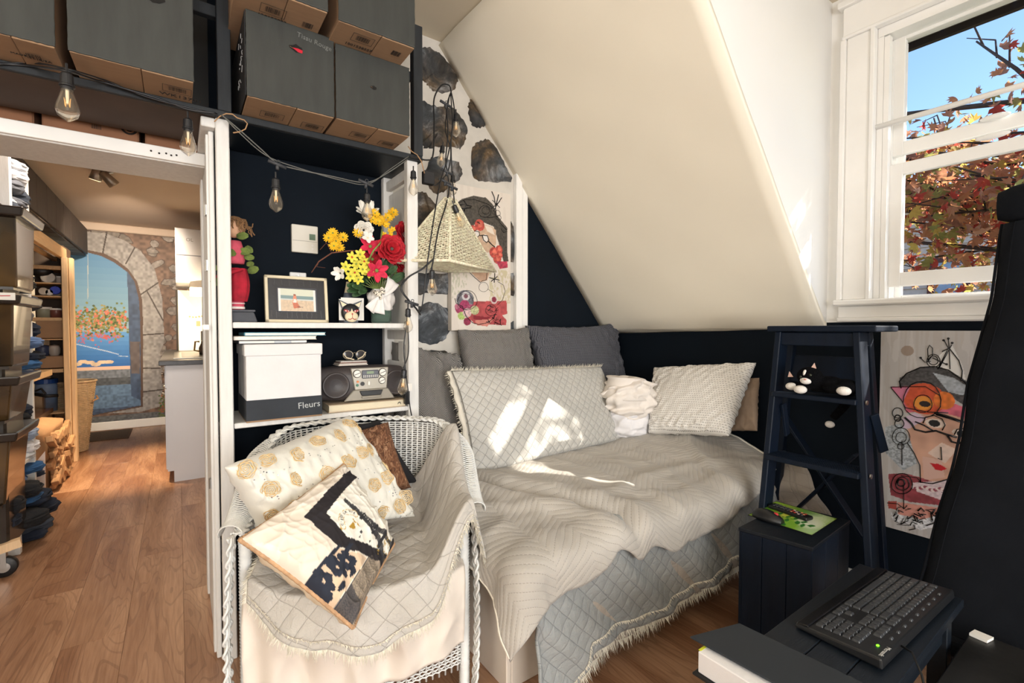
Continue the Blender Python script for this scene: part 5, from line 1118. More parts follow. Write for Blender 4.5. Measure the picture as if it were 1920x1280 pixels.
arc = [(.685+.075*math.cos(t), .50-.125*math.sin(t)) for t in np.linspace(.35, 2.75, 14)]; cv.line(arc, .022, (196, 160, 86)); cv.line(arc, .018, (240, 236, 224))
for i, q in enumerate(((.70, .72), (.76, .76), (.80, .66), (.92, .36), (.66, .62))): cv.ell(q[0], q[1], .008, .006, (64, 60, 60))
for i in range(26): cv.ell(random.uniform(.70, .98), random.uniform(.80, .96), .010, .006, (186, 150, 60), al=.8)
class CF:
    back = S(214, 196, 170)[:3]
    def __call__(s, U, V):
        i = np.clip((V*cv.h).astype(int), 0, cv.h-1); j = np.clip((U*cv.w).astype(int), 0, cv.w-1); return cv.a[i, j]
# the print sits a little towards the left seam
UU, VV = cv.X.copy(), cv.Y.copy()
su_ = np.where(UU < .30, UU/.30*.50, np.minimum(.50+(UU-.30)/.62*.50, .999)); sv_ = np.clip(VV-.05*np.sin(PI*VV), 0, 1)
cv.a = cv.a[np.clip((sv_*cv.h).astype(int), 0, cv.h-1), np.clip((su_*cv.w).astype(int), 0, cv.w-1)]
tp = pillow('printed_pillow', 'cream pillow printed with a black framed iron tower and dark flowers, tan cord edge', [pt(450, 1012, 'y', 1.36), pt(645, 871, 'y', 1.58), pt(738, 1020, 'y', 1.42), pt(662, 1176, 'z', .47)], .16, col_mat('printed_cotton', .85, .25, 60), seed=41, nu=190, nv=160, wr=.008, colf=CF(), inset=.04)
inf = root_info[tp.name]; bd = inf['border']; CRD = M('tan_cord', S(186, 148, 112), .8, .25, 60, .5, 200)
B().tube([Vector(p)+Vector((0, 0, .001))*math.sin(i*2.1) for i, p in enumerate(bd)][::2], .0060, 7, closed=True).go('cord_edge', CRD, tp, smooth=True)
F2 = inf['F']; n_ = Vector(inf['n'])
for ch, t in zip("C'EST LA VIE", np.linspace(2.60, .50, 12)):
    if ch == ' ': continue
    a_, b_ = .685+.075*math.cos(t), .50-.125*math.sin(t); a_ = .30+(a_-.5)/.5*.62; b_ += .045; U2, V2 = inf['U'], inf['V']; k_ = np.argmin((U2-a_)**2+(V2-b_)**2); i, j = divmod(int(k_), U2.shape[1]); c_ = Vector(F2[i, j])
    e_ = Vector(F2[i, min(j+3, U2.shape[1]-1)]-F2[i, j-3]).normalized(); g_ = Vector(F2[max(i-3, 0), j]-F2[min(i+3, U2.shape[0]-1), j]).normalized()
    nn_ = e_.cross(g_).normalized(); dx_ = e_*math.sin(t)-g_*math.cos(t); dy_ = e_*math.cos(t)+g_*math.sin(t)
    text(ch, .0105, frame(c_+nn_*.0012, dx_, dy_), INK, tp, 'lettering', .0002)
# ================================================================ ladder, cube, desk things, lounge chair, painted board
LX = lambda z: 1.93+(2.13-1.93)*z/1.2          # front rails lean
RX = lambda z: 2.44-(2.44-2.27)*z/1.2          # rear legs
lad = thing('step_ladder', 'old dark painted wooden stepladder standing by the window wall', 'ladder', (2.15, .84, 0))
def ly(px_, py, xx): return float(at(px_, py, 'x', xx)[1])
yl1, yl0 = ly(1466, 620, 2.13), ly(1424, 985, 1.96); yr1, yr0 = ly(1612, 620, 2.13), ly(1633, 1040, 1.97)
def yL(z): return yl1+(yl0-yl1)*(1.2-z)/.85
def yR(z): return yr1+(yr0-yr1)*(1.2-z)/.85
y0_, y1_ = ly(1647, 607, 2.10), ly(1442, 609, 2.10)
B().box(2.08, 2.32, y0_, y1_, 1.208, 1.232).go('top_step', NAVYW, lad, bevel=.005, seg=2)
def rail(fy, fx, w_, d, nm, z1=1.208):
    mb = B(); a_, b_ = (fx(0), fy(0)), (fx(z1), fy(z1))
    mb.hexa([(a_[0]-d/2, a_[1]-w_/2, 0), (a_[0]+d/2, a_[1]-w_/2, 0), (a_[0]+d/2, a_[1]+w_/2, 0), (a_[0]-d/2, a_[1]+w_/2, 0), (b_[0]-d/2, b_[1]-w_/2, z1), (b_[0]+d/2, b_[1]-w_/2, z1), (b_[0]+d/2, b_[1]+w_/2, z1), (b_[0]-d/2, b_[1]+w_/2, z1)]); return mb.go(nm, NAVYW, lad, bevel=.003)
rail(yL, LX, .024, .075, 'side_rail'); rail(yR, LX, .024, .075, 'side_rail')
_a, _b = ly(1487, 650, 2.28), ly(1459, 950, 2.38); _c, _d = ly(1628, 650, 2.28), ly(1652, 1035, 2.40)
rl_ = lambda z: _a+(_b-_a)*(1.18-z)/.72; rr_ = lambda z: _c+(_d-_c)*(1.18-z)/.80
rail(rl_, RX, .028, .04, 'rear_leg'); rail(rr_, RX, .028, .04, 'rear_leg')
B().box(2.10, 2.30, yR(1.18)+.01, yL(1.18)-.01, 1.15, 1.205).go('top_brace', NAVYW, lad, bevel=.003)
for i, (px_, py) in enumerate(((1530, 747), (1528, 876))):
    zs = float(at(px_, py, 'x', LX(.93 if i == 0 else .63)-.05)[2]); xx = LX(zs); d = .055+.01*i
    st = B().box(xx-d, xx+d, yR(zs)+.006, yL(zs)-.006, zs-.010, zs+.010).go('step', NAVYW, lad, bevel=.003); 
    if i == 1:
        gv = B()
        for k_ in range(7): gv.box(xx-d+.012+k_*.014, xx-d+.018+k_*.014, yR(zs)+.012, yL(zs)-.012, zs+.010, zs+.0118)
        gv.go('tread_rib', NAVYW, st)
    for yy in (yR(zs), yL(zs)): B().lathe([(.009, 0), (.009, .004), (0, .005)], (xx-.02, yy-.012-.004, zs), 12, R=Matrix.Rotation(PI/2, 3, 'X')).go('bolt', STEEL, lad)
B().box(RX(1.0)-.01, RX(1.0)+.01, rr_(1)+.01, rl_(1)-.01, .98, 1.10).go('rear_board', NAVYW, lad, bevel=.002)
def bp(px_, py): z0 = at(px_, py, 'x', 2.36); return (RX(float(z0[2]))-.03, float(z0[1]), float(z0[2]))
B().beam(bp(1482, 775), bp(1620, 1005), .012, .050, up=(1, 0, 0)).go('cross_brace', NAVYW, lad, bevel=.002); B().beam(bp(1614, 848), bp(1490, 958), .012, .045, up=(1, 0, 0)).go('cross_brace', NAVYW, lad, bevel=.002)
for f_ in (yL, yR): B().beam((LX(.88)+.03, f_(.88)-.02, .90), (LX(.7)+.10, f_(.7)-.02, .76), .012, .035).go('stay', NAVYW, lad, bevel=.002)
# plush cat
BF = NT('black_plush'); n_ = BF.noise(BF.coord('Object'), 220, 3); BF.bump(n_, .8, .004); BLF = BF.fin(BF.ramp(n_, [(.35, S(5, 5, 7)), (.7, S(15, 15, 18))]), .98, Specular_IOR_Level=.1)
WF = M('white_plush', S(232, 228, 222), .95, .06, 60, .8, 200)
zs = float(at(1530, 747, 'x', LX(.93)-.05)[2])+.010; xs = LX(zs)-.005
def cp(px_, py, dx=0): p = at(px_, py, 'x', xs-.05+dx); return Vector((xs-.02+dx, float(p[1]), float(p[2])))
pc = thing('plush_cat', 'black and white plush cat lying on the upper step of the ladder', 'soft toy', (xs, float(cp(1530, 740).y), zs))
bd_ = B(); hd2 = cp(1512, 706, -.01)
bd_.ell(hd2, (.042, .046, .038), 16, 12)
bd_.ell(cp(1550, 722, .02), (.045, .055, .034), 16, 10); bd_.ell(cp(1580, 726, .02), (.045, .048, .030), 14, 10); bd_.ell(cp(1528, 722, .01), (.036, .05, .03), 12, 8)
bd_.ell(cp(1478, 724, -.01)+Vector((0, -.01, 0)), (.022, .03, .018), 12, 8); bd_.ell(cp(1560, 730, -.03), (.02, .045, .018), 12, 8); bd_.ell(cp(1498, 728, -.02), (.02, .03, .018), 12, 8)
tl = [cp(1575, 722, .06), cp(1590, 745, .085), cp(1575, 765, .09), cp(1556, 785, .09)]; bd_.tube(tl, [.018, .018, .017, .015], 8)
o = bd_.go('body', BLF, pc, smooth=True); q = o.modifiers.new('r', 'REMESH'); q.mode = 'VOXEL'; q.voxel_size = .0045; q.use_smooth_shade = True
for px_, py, r, dx in ((1478, 725, .019, -.022), (1494, 731, .020, -.045), (1576, 734, .020, -.045)): B().ell(cp(px_, py, dx), (r, r*1.25, r*.82), 12, 8).go('paw', WF, pc, smooth=True)
B().ell(cp(1550, 797, .09), (.014, .018, .014), 12, 8).go('tail_tip', WF, pc, smooth=True)
B().ell(cp(1505, 714, -.038), (.020, .022, .015), 12, 8).go('muzzle', WF, pc, smooth=True); B().ell(cp(1503, 702, -.041), (.010, .008, .018), 10, 8).go('blaze', WF, pc, smooth=True)
B().ell(cp(1503, 712, -.060), (.004, .005, .003), 8, 6).go('nose', M('nose_pink', S(220, 150, 140), .6), pc)
for px_, py in ((1495, 707), (1513, 704)): B().ell(cp(px_, py, -.046), (.005, .006, .006), 10, 8).go('eye', M('amber_eye', S(40, 44, 30), .1), pc, smooth=True)
for px_, py, s_ in ((1477, 702, 1), (1520, 686, -1)):
    e = cp(px_, py, -.01); B().add([e+Vector((0, .018*s_*.2+.014, -.018)), e+Vector((0, -.016, -.014)), e+Vector((-.004, .006*s_, .020)), e+Vector((.012, 0, -.012))], [(0, 1, 2), (0, 3, 1), (1, 3, 2), (3, 0, 2)]).go('ear', BLF, pc, bevel=.003); B().add([e+Vector((-.004, .011, -.012)), e+Vector((-.004, -.010, -.010)), e+Vector((-.007, .004*s_, .012))], [(0, 1, 2)]).go('inner_ear', M('ear_pink', S(224, 190, 176), .9), pc, solid=.002)
# dark cube
ZB = .47; cq = [at(1386, 988, 'z', ZB), at(1470, 945, 'z', ZB), at(1593, 975, 'z', ZB), at(1515, 1015, 'z', ZB)]
c_ = sum(np.array(q) for q in cq)/4; cube = thing('wooden_cube', 'tall navy painted plank box used as a side table in front of the ladder', 'side table', (c_[0], c_[1], 0))
FLc, BLc, BRc, FRc = [Vector((q[0], q[1], 0)) for q in cq]
FRc = FLc+(BRc-BLc)*1.02+Vector((.012, 0, 0)); 
def wallp(a_, b_, n_, nm='board'):
    d = (b_-a_); nrm = Vector((d.y, -d.x, 0)).normalized(); cc_ = Vector((c_[0], c_[1], 0)); nrm = nrm if nrm.dot((a_+b_)/2-cc_) > 0 else -nrm
    for i in range(n_):
        p = a_+d*(i/n_)+d.normalized()*.0006; q = a_+d*((i+1)/n_)-d.normalized()*.0006; t = -nrm*.012
        B().hexa([tuple(p), tuple(q), tuple(q+t), tuple(p+t)]+[tuple(k_+Vector((0, 0, ZB-.014))) for k_ in (p, q, q+t, p+t)]).go(nm, NAVYW, cube, bevel=.0012)
wallp(FLc, FRc, 3); wallp(FRc, BRc, 3); wallp(BLc, FLc, 3); wallp(BRc, BLc, 2)
up_ = Vector((0, 0, 1)); ex = .004
tq = [FLc+(FLc-BRc).normalized()*ex, FRc+(FRc-BLc).normalized()*ex, BRc+(BRc-FLc).normalized()*ex, BLc+(BLc-FRc).normalized()*ex]
B().hexa([tuple(q+up_*(ZB-.014)) for q in tq]+[tuple(q+up_*ZB) for q in tq]).go('top', BLACKW, cube, bevel=.002)
B().beam(tuple(FRc+Vector((-.001, -.001, 0))), tuple(FRc+Vector((-.001, -.001, ZB-.015))), .004, .004).go('worn_corner', M('worn_wood', S(150, 132, 120), .8), cube)
# mouse pad
mp_ = [at(1402, 966, 'z', ZB+.002), at(1455, 940, 'z', ZB+.002), at(1571, 973, 'z', ZB+.002), at(1518, 1006, 'z', ZB+.002)]
mp_ = [np.array(q) for q in mp_]; mp_[3] = mp_[0]+mp_[2]-mp_[1]
pad = thing('mouse_pad', 'mouse pad printed with bright green leaves on the navy box', 'mouse pad', tuple(mp_[0]))
cv = Canvas(150, 84, (150, 190, 60)); cv.put(np.ones_like(cv.X) > 0, (206, 226, 120), al=.0)
for ex_, ey, rx, ry, cc_ in ((.75, .3, .25, .25, (228, 240, 200)), (.35, .35, .2, .2, (226, 220, 90)), (.1, .6, .25, .2, (76, 140, 40)), (.5, .1, .3, .1, (90, 150, 50)), (.9, .8, .2, .15, (180, 210, 160)), (.5, .85, .3, .12, (120, 180, 60)), (.8, .55, .2, .14, (240, 246, 226))):
    for k_ in range(5): cv.ell(ex_, ey, rx*(1-k_*.18), ry*(1-k_*.18), cc_, al=.3)
def lf(x, y, L, a_, cc_=(58, 130, 50)):
    pts = []; 
    for k_ in range(13): t = k_/12; w_ = .30*L*math.sin(PI*t)**.8; pts.append((t*L, w_))
    pts = pts+[(p[0], -p[1]) for p in pts[::-1]]; cv.poly([(x+p[0]*math.cos(a_)-p[1]*math.sin(a_), y+(p[0]*math.sin(a_)+p[1]*math.cos(a_))/cv.asp) for p in pts], cc_)
cv.line([(.18, .55), (.40, .62), (.62, .60), (.86, .70)], .004, (70, 130, 50)); cv.line([(.40, .62), (.5, .86)], .004, (70, 130, 50))
for q in ((.18, .55, .09, 2.6), (.22, .57, .09, 1.4), (.30, .6, .09, -1.2), (.36, .62, .10, 1.7), (.44, .62, .09, -1.0), (.48, .62, .10, 1.1), (.56, .60, .10, -1.3), (.62, .60, .11, .9), (.68, .62, .09, -.6), (.74, .64, .10, 1.3), (.80, .67, .10, -.4), (.47, .80, .09, 2.4), (.5, .86, .1, .6), (.42, .7, .08, 2.8)): lf(*q)
cv.put((cv.X < .012) | (cv.X > .988) | (cv.Y < .02) | (cv.Y > .98), (20, 22, 20))
o = painted('printed_top', cv, mp_[1]+(0, 0, .0025), mp_[2]+(0, 0, .0025), mp_[0]+(0, 0, .0025), col_mat('pad_print', .35), pad)
B().hexa([tuple(q+np.array([0, 0, .0002])) for q in (mp_[0], mp_[3], mp_[2], mp_[1])]+[tuple(q+np.array([0, 0, .0023])) for q in (mp_[0], mp_[3], mp_[2], mp_[1])]).go('rubber_base', RUB, pad)
# remote and mouse
zt2 = ZB+.0045
r0, r1 = np.array(at(1446, 946, 'z', zt2+.01)), np.array(at(1519, 972, 'z', zt2+.01)); dr = Vector(r1-r0); ang = math.atan2(dr.y, dr.x)
rem = thing('remote_control', 'black remote control with coloured buttons lying on the green mouse pad', 'remote', tuple(Vector(r0+r1)/2-Vector((0, 0, .01))), ang); L = dr.length
B().box(-L/2, L/2, -.022, .022, .001, .016).go('body', BLACK, rem, local=True, bevel=.005, seg=3)
cols_ = [M('btn_grey', S(90, 92, 96), .5), M('btn_orange', S(230, 150, 110), .5), M('btn_red', S(200, 60, 50), .5), M('btn_white', S(220, 200, 190), .5)]
for i in range(9):
    for j in range(3): B().box(-L/2+.016+i*(L-.03)/9, -L/2+.024+i*(L-.03)/9, -.015+j*.012, -.008+j*.012, .016, .0178).go('button', cols_[(0 if i < 5 else (i+j) % 4)], rem, local=True, bevel=.001)
m0 = at(1440, 966, 'z', zt2+.015); ms = thing('computer_mouse', 'black cordless mouse with a red wheel resting on the edge of the mouse pad', 'mouse', (m0[0], m0[1], zt2), ang+.15)
mb = B(); g = []
for i in range(17):
    t = i/16; x = -.055+.11*t; hw = .031*math.sin(PI*(.06+.88*t))**.42; hh = .034*math.sin(PI*(.06+.86*t)**.85)**.6+.004; g.append([(x, hw*math.cos(a_), max(0, hh*math.sin(a_)) if math.sin(a_) > 0 else 0) for a_ in np.linspace(0, 2*PI, 25)[:-1]])
mb.grid(g, close_u=True); mb.add(g[0], [tuple(range(24))]).add(g[-1], [tuple(range(24))[::-1]]); mb.go('shell', BLACK, ms, smooth=True, local=True)
B().ell((.030, 0, .030), (.010, .0045, .006), 10, 6).go('wheel', RED, ms, local=True, smooth=True)
# bench table
tb = thing('plank_bench', 'low grey black bench of three planks carrying the keyboard', 'bench', (1.4, .42, 0)); ZT = .50
for a_, b_ in ((.306, .378), (.3795, .455), (.4565, .542)): B().box(1.09, 1.695, a_, b_, ZT-.022, ZT).go('plank', BLACKW, tb, bevel=.002)
B().box(1.12, 1.66, .33, .35, .40, .478).box(1.12, 1.66, .50, .52, .40, .478).go('apron', BLACKW, tb)
for x in (1.13, 1.63):
    for y in (.34, .51): B().box(x-.02, x+.02, y-.02, y+.02, 0, .478).go('leg', BLACKW, tb, bevel=.002)
# lower black crate
lc = thing('black_crate', 'black wooden crate with worn edges beside the keyboard bench', 'crate', (1.45, .22, 0))
B().box(1.02, 1.74, .135, .298, .0, .385).go('body', BLACKW, lc, bevel=.003); B().box(1.0, 1.75, .13, .30, .386, .40).go('top_board', M('worn_black', S(34, 33, 32), .4, .5, 6, .5, 20), lc, bevel=.003)
B().box(1.16, 1.23, .132, .155, .4, .4015).go('bare_patch', M('bare_wood', S(140, 104, 60), .7, .3, 30), lc)
ep = thing('white_card', 'small white card sticking out between the bench and the crate', 'card', (1.58, .28, .40)); B().hexa([(1.705, .262, .401), (1.738, .255, .401), (1.742, .292, .401), (1.71, .297, .401), (1.705, .262, .408), (1.738, .255, .408), (1.742, .292, .408), (1.71, .297, .408)]).go('card', PAPER, ep)
# keyboard
kb = thing('keyboard', 'black computer keyboard with a green light lying on the plank bench', 'keyboard', (1.435, .415, ZT), PI-.035)
KL, KW2 = .485, .175; KBM = M('keyboard_black', S(28, 29, 31), .35, .1, 10, .05); KEY = M('key_grey', S(58, 60, 63), .38, .08, 10, .03)
g = []
def kz(y): return .012+.012*sm(-.09, .09, y)
B().hexa([(-KL/2, -KW2/2, .004), (KL/2, -KW2/2, .004), (KL/2, KW2/2, .004), (-KL/2, KW2/2, .004), (-KL/2+.003, -KW2/2+.003, .014), (KL/2-.003, -KW2/2+.003, .014), (KL/2-.003, KW2/2-.003, .026), (-KL/2+.003, KW2/2-.003, .026)]).go('case', KBM, kb, local=True, bevel=.004, seg=2)
B().hexa([(-KL/2+.004, -KW2/2, .010), (KL/2-.004, -KW2/2, .010), (KL/2-.004, -.058, .0165), (-KL/2+.004, -.058, .0165), (-KL/2+.006, -KW2/2+.004, .0165), (KL/2-.006, -KW2/2+.004, .0165), (KL/2-.006, -.06, .0195), (-KL/2+.006, -.06, .0195)]).go('palm_rest', M('palm_black', S(20, 20, 22), .25), kb, local=True, bevel=.002)
def zsurf(y): return .014+.012*(y+KW2/2)/KW2
km = {}
def key(x, y, w_, h=.0165, m=KEY):
    kk = (round(w_, 4), round(h, 4), m.name)
    if kk not in km:
        a_, b_ = w_/2, h/2; km[kk] = B().hexa([(-a_, -b_, 0), (a_, -b_, 0), (a_, b_, 0), (-a_, b_, 0), (-a_+.0018, -b_+.0018, .005), (a_-.0018, -b_+.0018, .005), (a_-.0018, b_-.0014, .005), (-a_+.0018, b_-.0014, .005)]).go('key', m, kb, local=True, bevel=.0008); o = km[kk]
    else: o = km[kk].copy(); COL.objects.link(o); o.name = 'key'
    o.location = (x, y, zsurf(y)-.0006); o.rotation_euler = (.068, 0, 0)
legs_ = []
def krow(y, x0, spec, chars=''):
    x = x0; ci = 0
    for w_ in spec:
        w_ *= 1.125
        if w_ < 0: x -= w_; continue
        key(x+w_/2, y, w_-.0014)
        if w_ < .0205 and ci < len(chars): legs_.append((chars[ci], x+w_/2, y)); ci += 1
        x += w_
p_ = .0172
krow(.028, -.228, [p_]*13+[.034, -.008]+[p_]*3+[-.008]+[p_]*4, "`1234567890-=")
krow(.0095, -.228, [.026]+[p_]*12+[.0252, -.008]+[p_]*3+[-.008]+[p_]*4, "QWERTYUIOP[]")
krow(-.009, -.228, [.030]+[p_]*11+[.0384, -.008, -.0516, -.008]+[p_]*4, "ASDFGHJKL;'")
krow(-.0275, -.228, [.038]+[p_]*10+[.0476, -.008, -p_, p_, -p_, -.008]+[p_]*4, "ZXCVBNM,./")
krow(-.046, -.228, [.024, .019, .024, .096, .024, .019, .024, .0276, -.008]+[p_]*3+[-.008, .0344, p_, p_])
krow(.048, -.228, [.014, -.008]+[.0155]*4+[-.005]+[.0155]*4+[-.005]+[.0155]*4+[-.012]+[.0145]*3+[-.010]+[.0145]*4)
for i in range(9): key(-.18+i*.040, .070, .012, .007)
B().box(-.15, .12, .058, .061, .0235, .0252).go('trim_strip', BLACK, kb, local=True)
LE = NT('green_led'); LE.b.inputs['Emission Color'].default_value = S(90, 255, 20); LE.b.inputs['Emission Strength'].default_value = 3; LED = LE.fin(S(90, 220, 40), .4)
B().ell((.192, .062, .0252), (.0045, .003, .0012), 10, 6).go('status_light', LED, kb, local=True); B().box(.165, .228, .056, .069, .0225, .0243).go('light_panel', BLACK, kb, local=True)
LG = M('legend_white', S(200, 200, 196), .7, 0, 5, 0)
lm = bmesh.new()
for ch, x, y in legs_:
    cu2 = bpy.data.curves.new('t', 'FONT'); cu2.body = ch; cu2.size = .0065; cu2.resolution_u = 1; cu2.align_x = 'CENTER'; cu2.align_y = 'CENTER'; o = bpy.data.objects.new('t', cu2); COL.objects.link(o)
    me = bpy.data.meshes.new_from_object(o.evaluated_get(bpy.context.evaluated_depsgraph_get())); bpy.data.objects.remove(o); me.transform(Matrix.Translation((x, y, zsurf(y)+.0052))@Matrix.Rotation(.068, 4, 'X')); lm.from_mesh(me)
me = bpy.data.meshes.new('key_legends'); lm.to_mesh(me); me.materials.clear(); me.materials.append(LG); o = bpy.data.objects.new('key_legends', me); COL.objects.link(o); o.parent = kb; MX[o.name] = mat_of(kb)
text('Microsoft', .012, mat_of(kb)@Matrix.Translation((.205, .079, .0262))@Matrix.Rotation(.068, 4, 'X'), LG, kb, depth=.0002)
kc = B().tube([(1.30, .335, .515), (1.28, .31, .522), (1.22, .28, .518), (1.15, .245, .47), (1.08, .215, .425), (1.0, .20, .41)], .0023, 6).go('keyboard_cable', RUB, smooth=True); tag(kc, 'thin black cable trailing from the keyboard over the worn black crate', 'cable')
# book and black board at the very front
bk2 = thing('thick_book', 'thick white paged book with black covers at the bottom edge of the view', 'book', (1.02, .42, .455))
B().box(.925, 1.07, .20, .592, .461, .508).go('pages', M('white_pages', S(232, 230, 230), .8, .03, 90, .3, 240, stretch=(1, 1, 20)), bk2, bevel=.002); B().box(.915, 1.075, .19, .60, .455, .461).go('cover', RUB, bk2, bevel=.002)
B().box(.93, 1.06, .588, .594, .5075, .5085).go('yellow_flag', M('yellow_tab', S(216, 220, 60), .6), bk2)
bb_ = thing('black_board', 'thin matt black board lying on top of the white paged book', 'board', (1.03, .42, .512)); q4 = [at(1293, 1192, 'z', .518), at(1386, 1167, 'z', .518)]; a_, b_ = np.array(q4[0]), np.array(q4[1]); dn = np.array([.03, -.45, 0])
B().hexa([tuple(a_+dn-(0, 0, .005)), tuple(b_+dn-(0, 0, .005)), tuple(b_-(0, 0, .005)), tuple(a_-(0, 0, .005)), tuple(a_+dn), tuple(b_+dn), tuple(b_), tuple(a_)]).go('board', M('matt_black_card', S(34, 40, 46), .7, .08, 6, .1), bb_, bevel=.0015)
st3 = thing('black_stool', 'small black stool holding the white paged book', 'stool', (1.02, .36, 0)); B().box(.96, 1.07, .20, .50, .435, .454).go('seat', BLACKW, st3, bevel=.002)
for x in (.975, 1.055):
    for y in (.22, .48): B().box(x-.012, x+.012, y-.012, y+.012, 0, .435).go('leg', BLACKW, st3)
# lounge chair back with head roll
FAB = NT('black_canvas'); n_ = FAB.noise(FAB.coord('Object'), 260, 3); n3 = FAB.noise(FAB.coord('Object'), 5, 4); FAB.bump(FAB.math('ADD', n_, FAB.math('MULTIPLY', n3, 3)), .3, .003); FABM = FAB.fin(FAB.ramp(n3, [(.35, S(8, 11, 16)), (.7, S(16, 19, 25))]), .95, Specular_IOR_Level=.2)
lg = thing('lounge_chair', 'black canvas high backed lounge chair with a head roll in front of the window', 'chair', (2.0, .1, 0))
sil = [(1725, 1092), (1735, 1060), (1760, 960), (1786, 880), (1800, 820), (1815, 720), (1838, 640), (1860, 560), (1868, 500), (1876, 440), (1880, 420)]
def lx(z): return 1.86+.27*((z-.4)/1.25)
rows = []
for px_, py in sil:
    z = 1.0
    for _ in range(8): p = at(px_, py, 'x', lx(z)); z = float(p[2])
    rows.append((float(p[1]), z))
rows = [(rows[0][0]+.005, rows[0][1]-.10), ]+rows; g = []
ys = np.interp(np.linspace(rows[0][1], rows[-1][1], 50), [r[1] for r in rows], [r[0] for r in rows]); zz_ = np.linspace(rows[0][1], rows[-1][1], 50)
for k_, (yl_, z) in enumerate(zip(ys, zz_)):
    w_ = .50-.14*(z-.4)/1.2; row = []; yc2 = yl_-w_/2; 
    for a_ in np.linspace(0, 2*PI, 41)[:-1]:
        ca, sa = math.cos(a_), math.sin(a_); yy = math.copysign(abs(ca)**.35, ca)*w_/2; xx_ = math.copysign(abs(sa)**.6, sa)*.045*(1-.3*math.exp(-((z-.93)/.03)**2)); row.append((lx(z)+.02+xx_+.006*math.sin(z*14+yy*7), yc2+yy, z+.004*math.sin(yy*20)))
    g.append(row)
B().grid(g, close_u=True, flip=True).add(g[0], [tuple(range(40))]).add(g[-1], [tuple(range(40))[::-1]]).go('backrest', FABM, lg, smooth=True)
yl_, zt_ = rows[-1]; p = at(1883, 352, 'x', lx(1.62)); ztop_ = float(p[2]); g = []
for i in range(13):
    f = i/12; y = yl_+.012-.40*f; rr = .058*(math.sin(PI*(.04+.92*f))**.25); g.append([(lx(1.6)+.0+rr*.9*math.cos(t), y, zt_+(ztop_-zt_)/2+(ztop_-zt_)/2*1.25*rr/.058*math.sin(t)*(1+.02*math.sin(i*2))) for t in np.linspace(0, 2*PI, 33)[:-1]])
B().grid(g, close_u=True).add(g[0], [tuple(range(32))[::-1]]).add(g[-1], [tuple(range(32))]).go('head_roll', FABM, lg, smooth=True)
ed = [(lx(z)+.004, y+.002, z) for y, z in zip(ys, zz_)]; B().tube(ed, .004, 6).go('edge_piping', FABM, lg, smooth=True)
B().tube([(lx(z)-.024, y-.030, z) for y, z in zip(ys, zz_)], .0015, 5).go('edge_seam', FABM, lg, smooth=True)
B().box(1.80, 2.10, -.05, .40, .27, .33).go('seat_cushion', FABM, lg, bevel=.02, seg=3)
for y in (.37, -.03): B().beam((1.83, y, 0), (2.12, y, .62), .03, .03).beam((2.14, y, 0), (1.82, y, .30), .03, .03).go('frame_leg', NAVYW, lg, bevel=.003)
# painted board under the window
PX_ = 2.528; Y0p, Wp, Z1p, Hp = .743, .36, 1.212, .860
pb = thing('painted_board', 'whitewashed plank board painted with a woman in glasses and a tall hat, under the window', 'painting', (PX_, .55, .352))
def q2(cx, cy):
    p = at(1640+cx*.328, 600+cy*.328, 'x', PX_-.015); return ((Y0p-float(p[1]))/Wp, (Z1p-float(p[2]))/Hp)
for i in range(4): B().box(PX_-.010, PX_+.018, Y0p-(i+1)*Wp/4+.0006, Y0p-i*Wp/4-.0006, Z1p-Hp, Z1p).go('plank', M('whitewashed', S(196, 192, 190), .6, .07, 5, .2, 30, stretch=(8, 8, 1)), pb, bevel=.001)
cv = Canvas(150, 360, (190, 186, 184)); GW = M('whitewash', S(186, 182, 180), .6)
cv.put(vnoise(cv.X*1.5, cv.Y*.4, 7, 9) > .55, (206, 202, 200), al=.6); cv.put(vnoise(cv.X*6, cv.Y*.5, 17, 9) > .62, (176, 166, 158), al=.35); cv.ell(*q2(185, 175), .06, .06, (150, 128, 110), al=.8)
def PL(pts, col, **k): cv.poly([q2(*p) for p in pts], col, **k)
PL([(180, 600), (260, 540), (420, 520), (560, 560), (700, 640), (700, 900), (430, 920), (265, 925), (255, 830), (200, 700)], (206, 160, 138), mott=.18, k=12)
PL([(380, 700), (470, 740), (400, 820), (300, 760)], (226, 200, 186), mott=.1); PL([(270, 780), (380, 800), (400, 900), (280, 915)], (216, 176, 162)); PL([(560, 640), (660, 640), (620, 760), (500, 740)], (196, 130, 140), al=.6)
PL([(370, 200), (440, 140), (500, 260), (520, 350), (440, 320), (330, 290)], (232, 230, 228)); PL([(140, 330), (260, 270), (380, 270), (480, 320), (640, 430), (700, 520), (560, 520), (420, 430), (300, 380), (140, 385)], (74, 72, 74), mott=.5, k=60)
PL([(330, 300), (450, 330), (560, 400), (500, 430), (420, 410)], (170, 176, 184), mott=.3, k=50); PL([(90, 380), (210, 378), (300, 420), (540, 510), (700, 560), (640, 600), (430, 540), (300, 520), (180, 530), (150, 460)], (206, 100, 120), mott=.3, k=30)
cv.ell(*q2(280, 450), .19, .18, (206, 84, 50), mott=.2, k=40); cv.ell(*q2(395, 460), .09, .10, (226, 120, 50), mott=.3); cv.ell(*q2(275, 475), .09, .08, (232, 150, 60)); cv.ell(*q2(285, 480), .05, .035, (30, 20, 24)); PL([(90, 385), (200, 385), (160, 470)], (216, 130, 160))
PL([(160, 560), (230, 530), (300, 560), (200, 620), (160, 620)], (214, 190, 210)); PL([(60, 610), (150, 590), (200, 680), (240, 820), (160, 860), (60, 760)], (170, 176, 182), mott=.5, k=70)
cv.ell(*q2(345, 590), .09, .05, (226, 208, 196)); cv.ell(*q2(340, 590), .05, .04, (20, 20, 24)); cv.ell(*q2(490, 645), .07, .045, (226, 208, 196)); cv.ell(*q2(495, 650), .04, .035, (20, 20, 24))
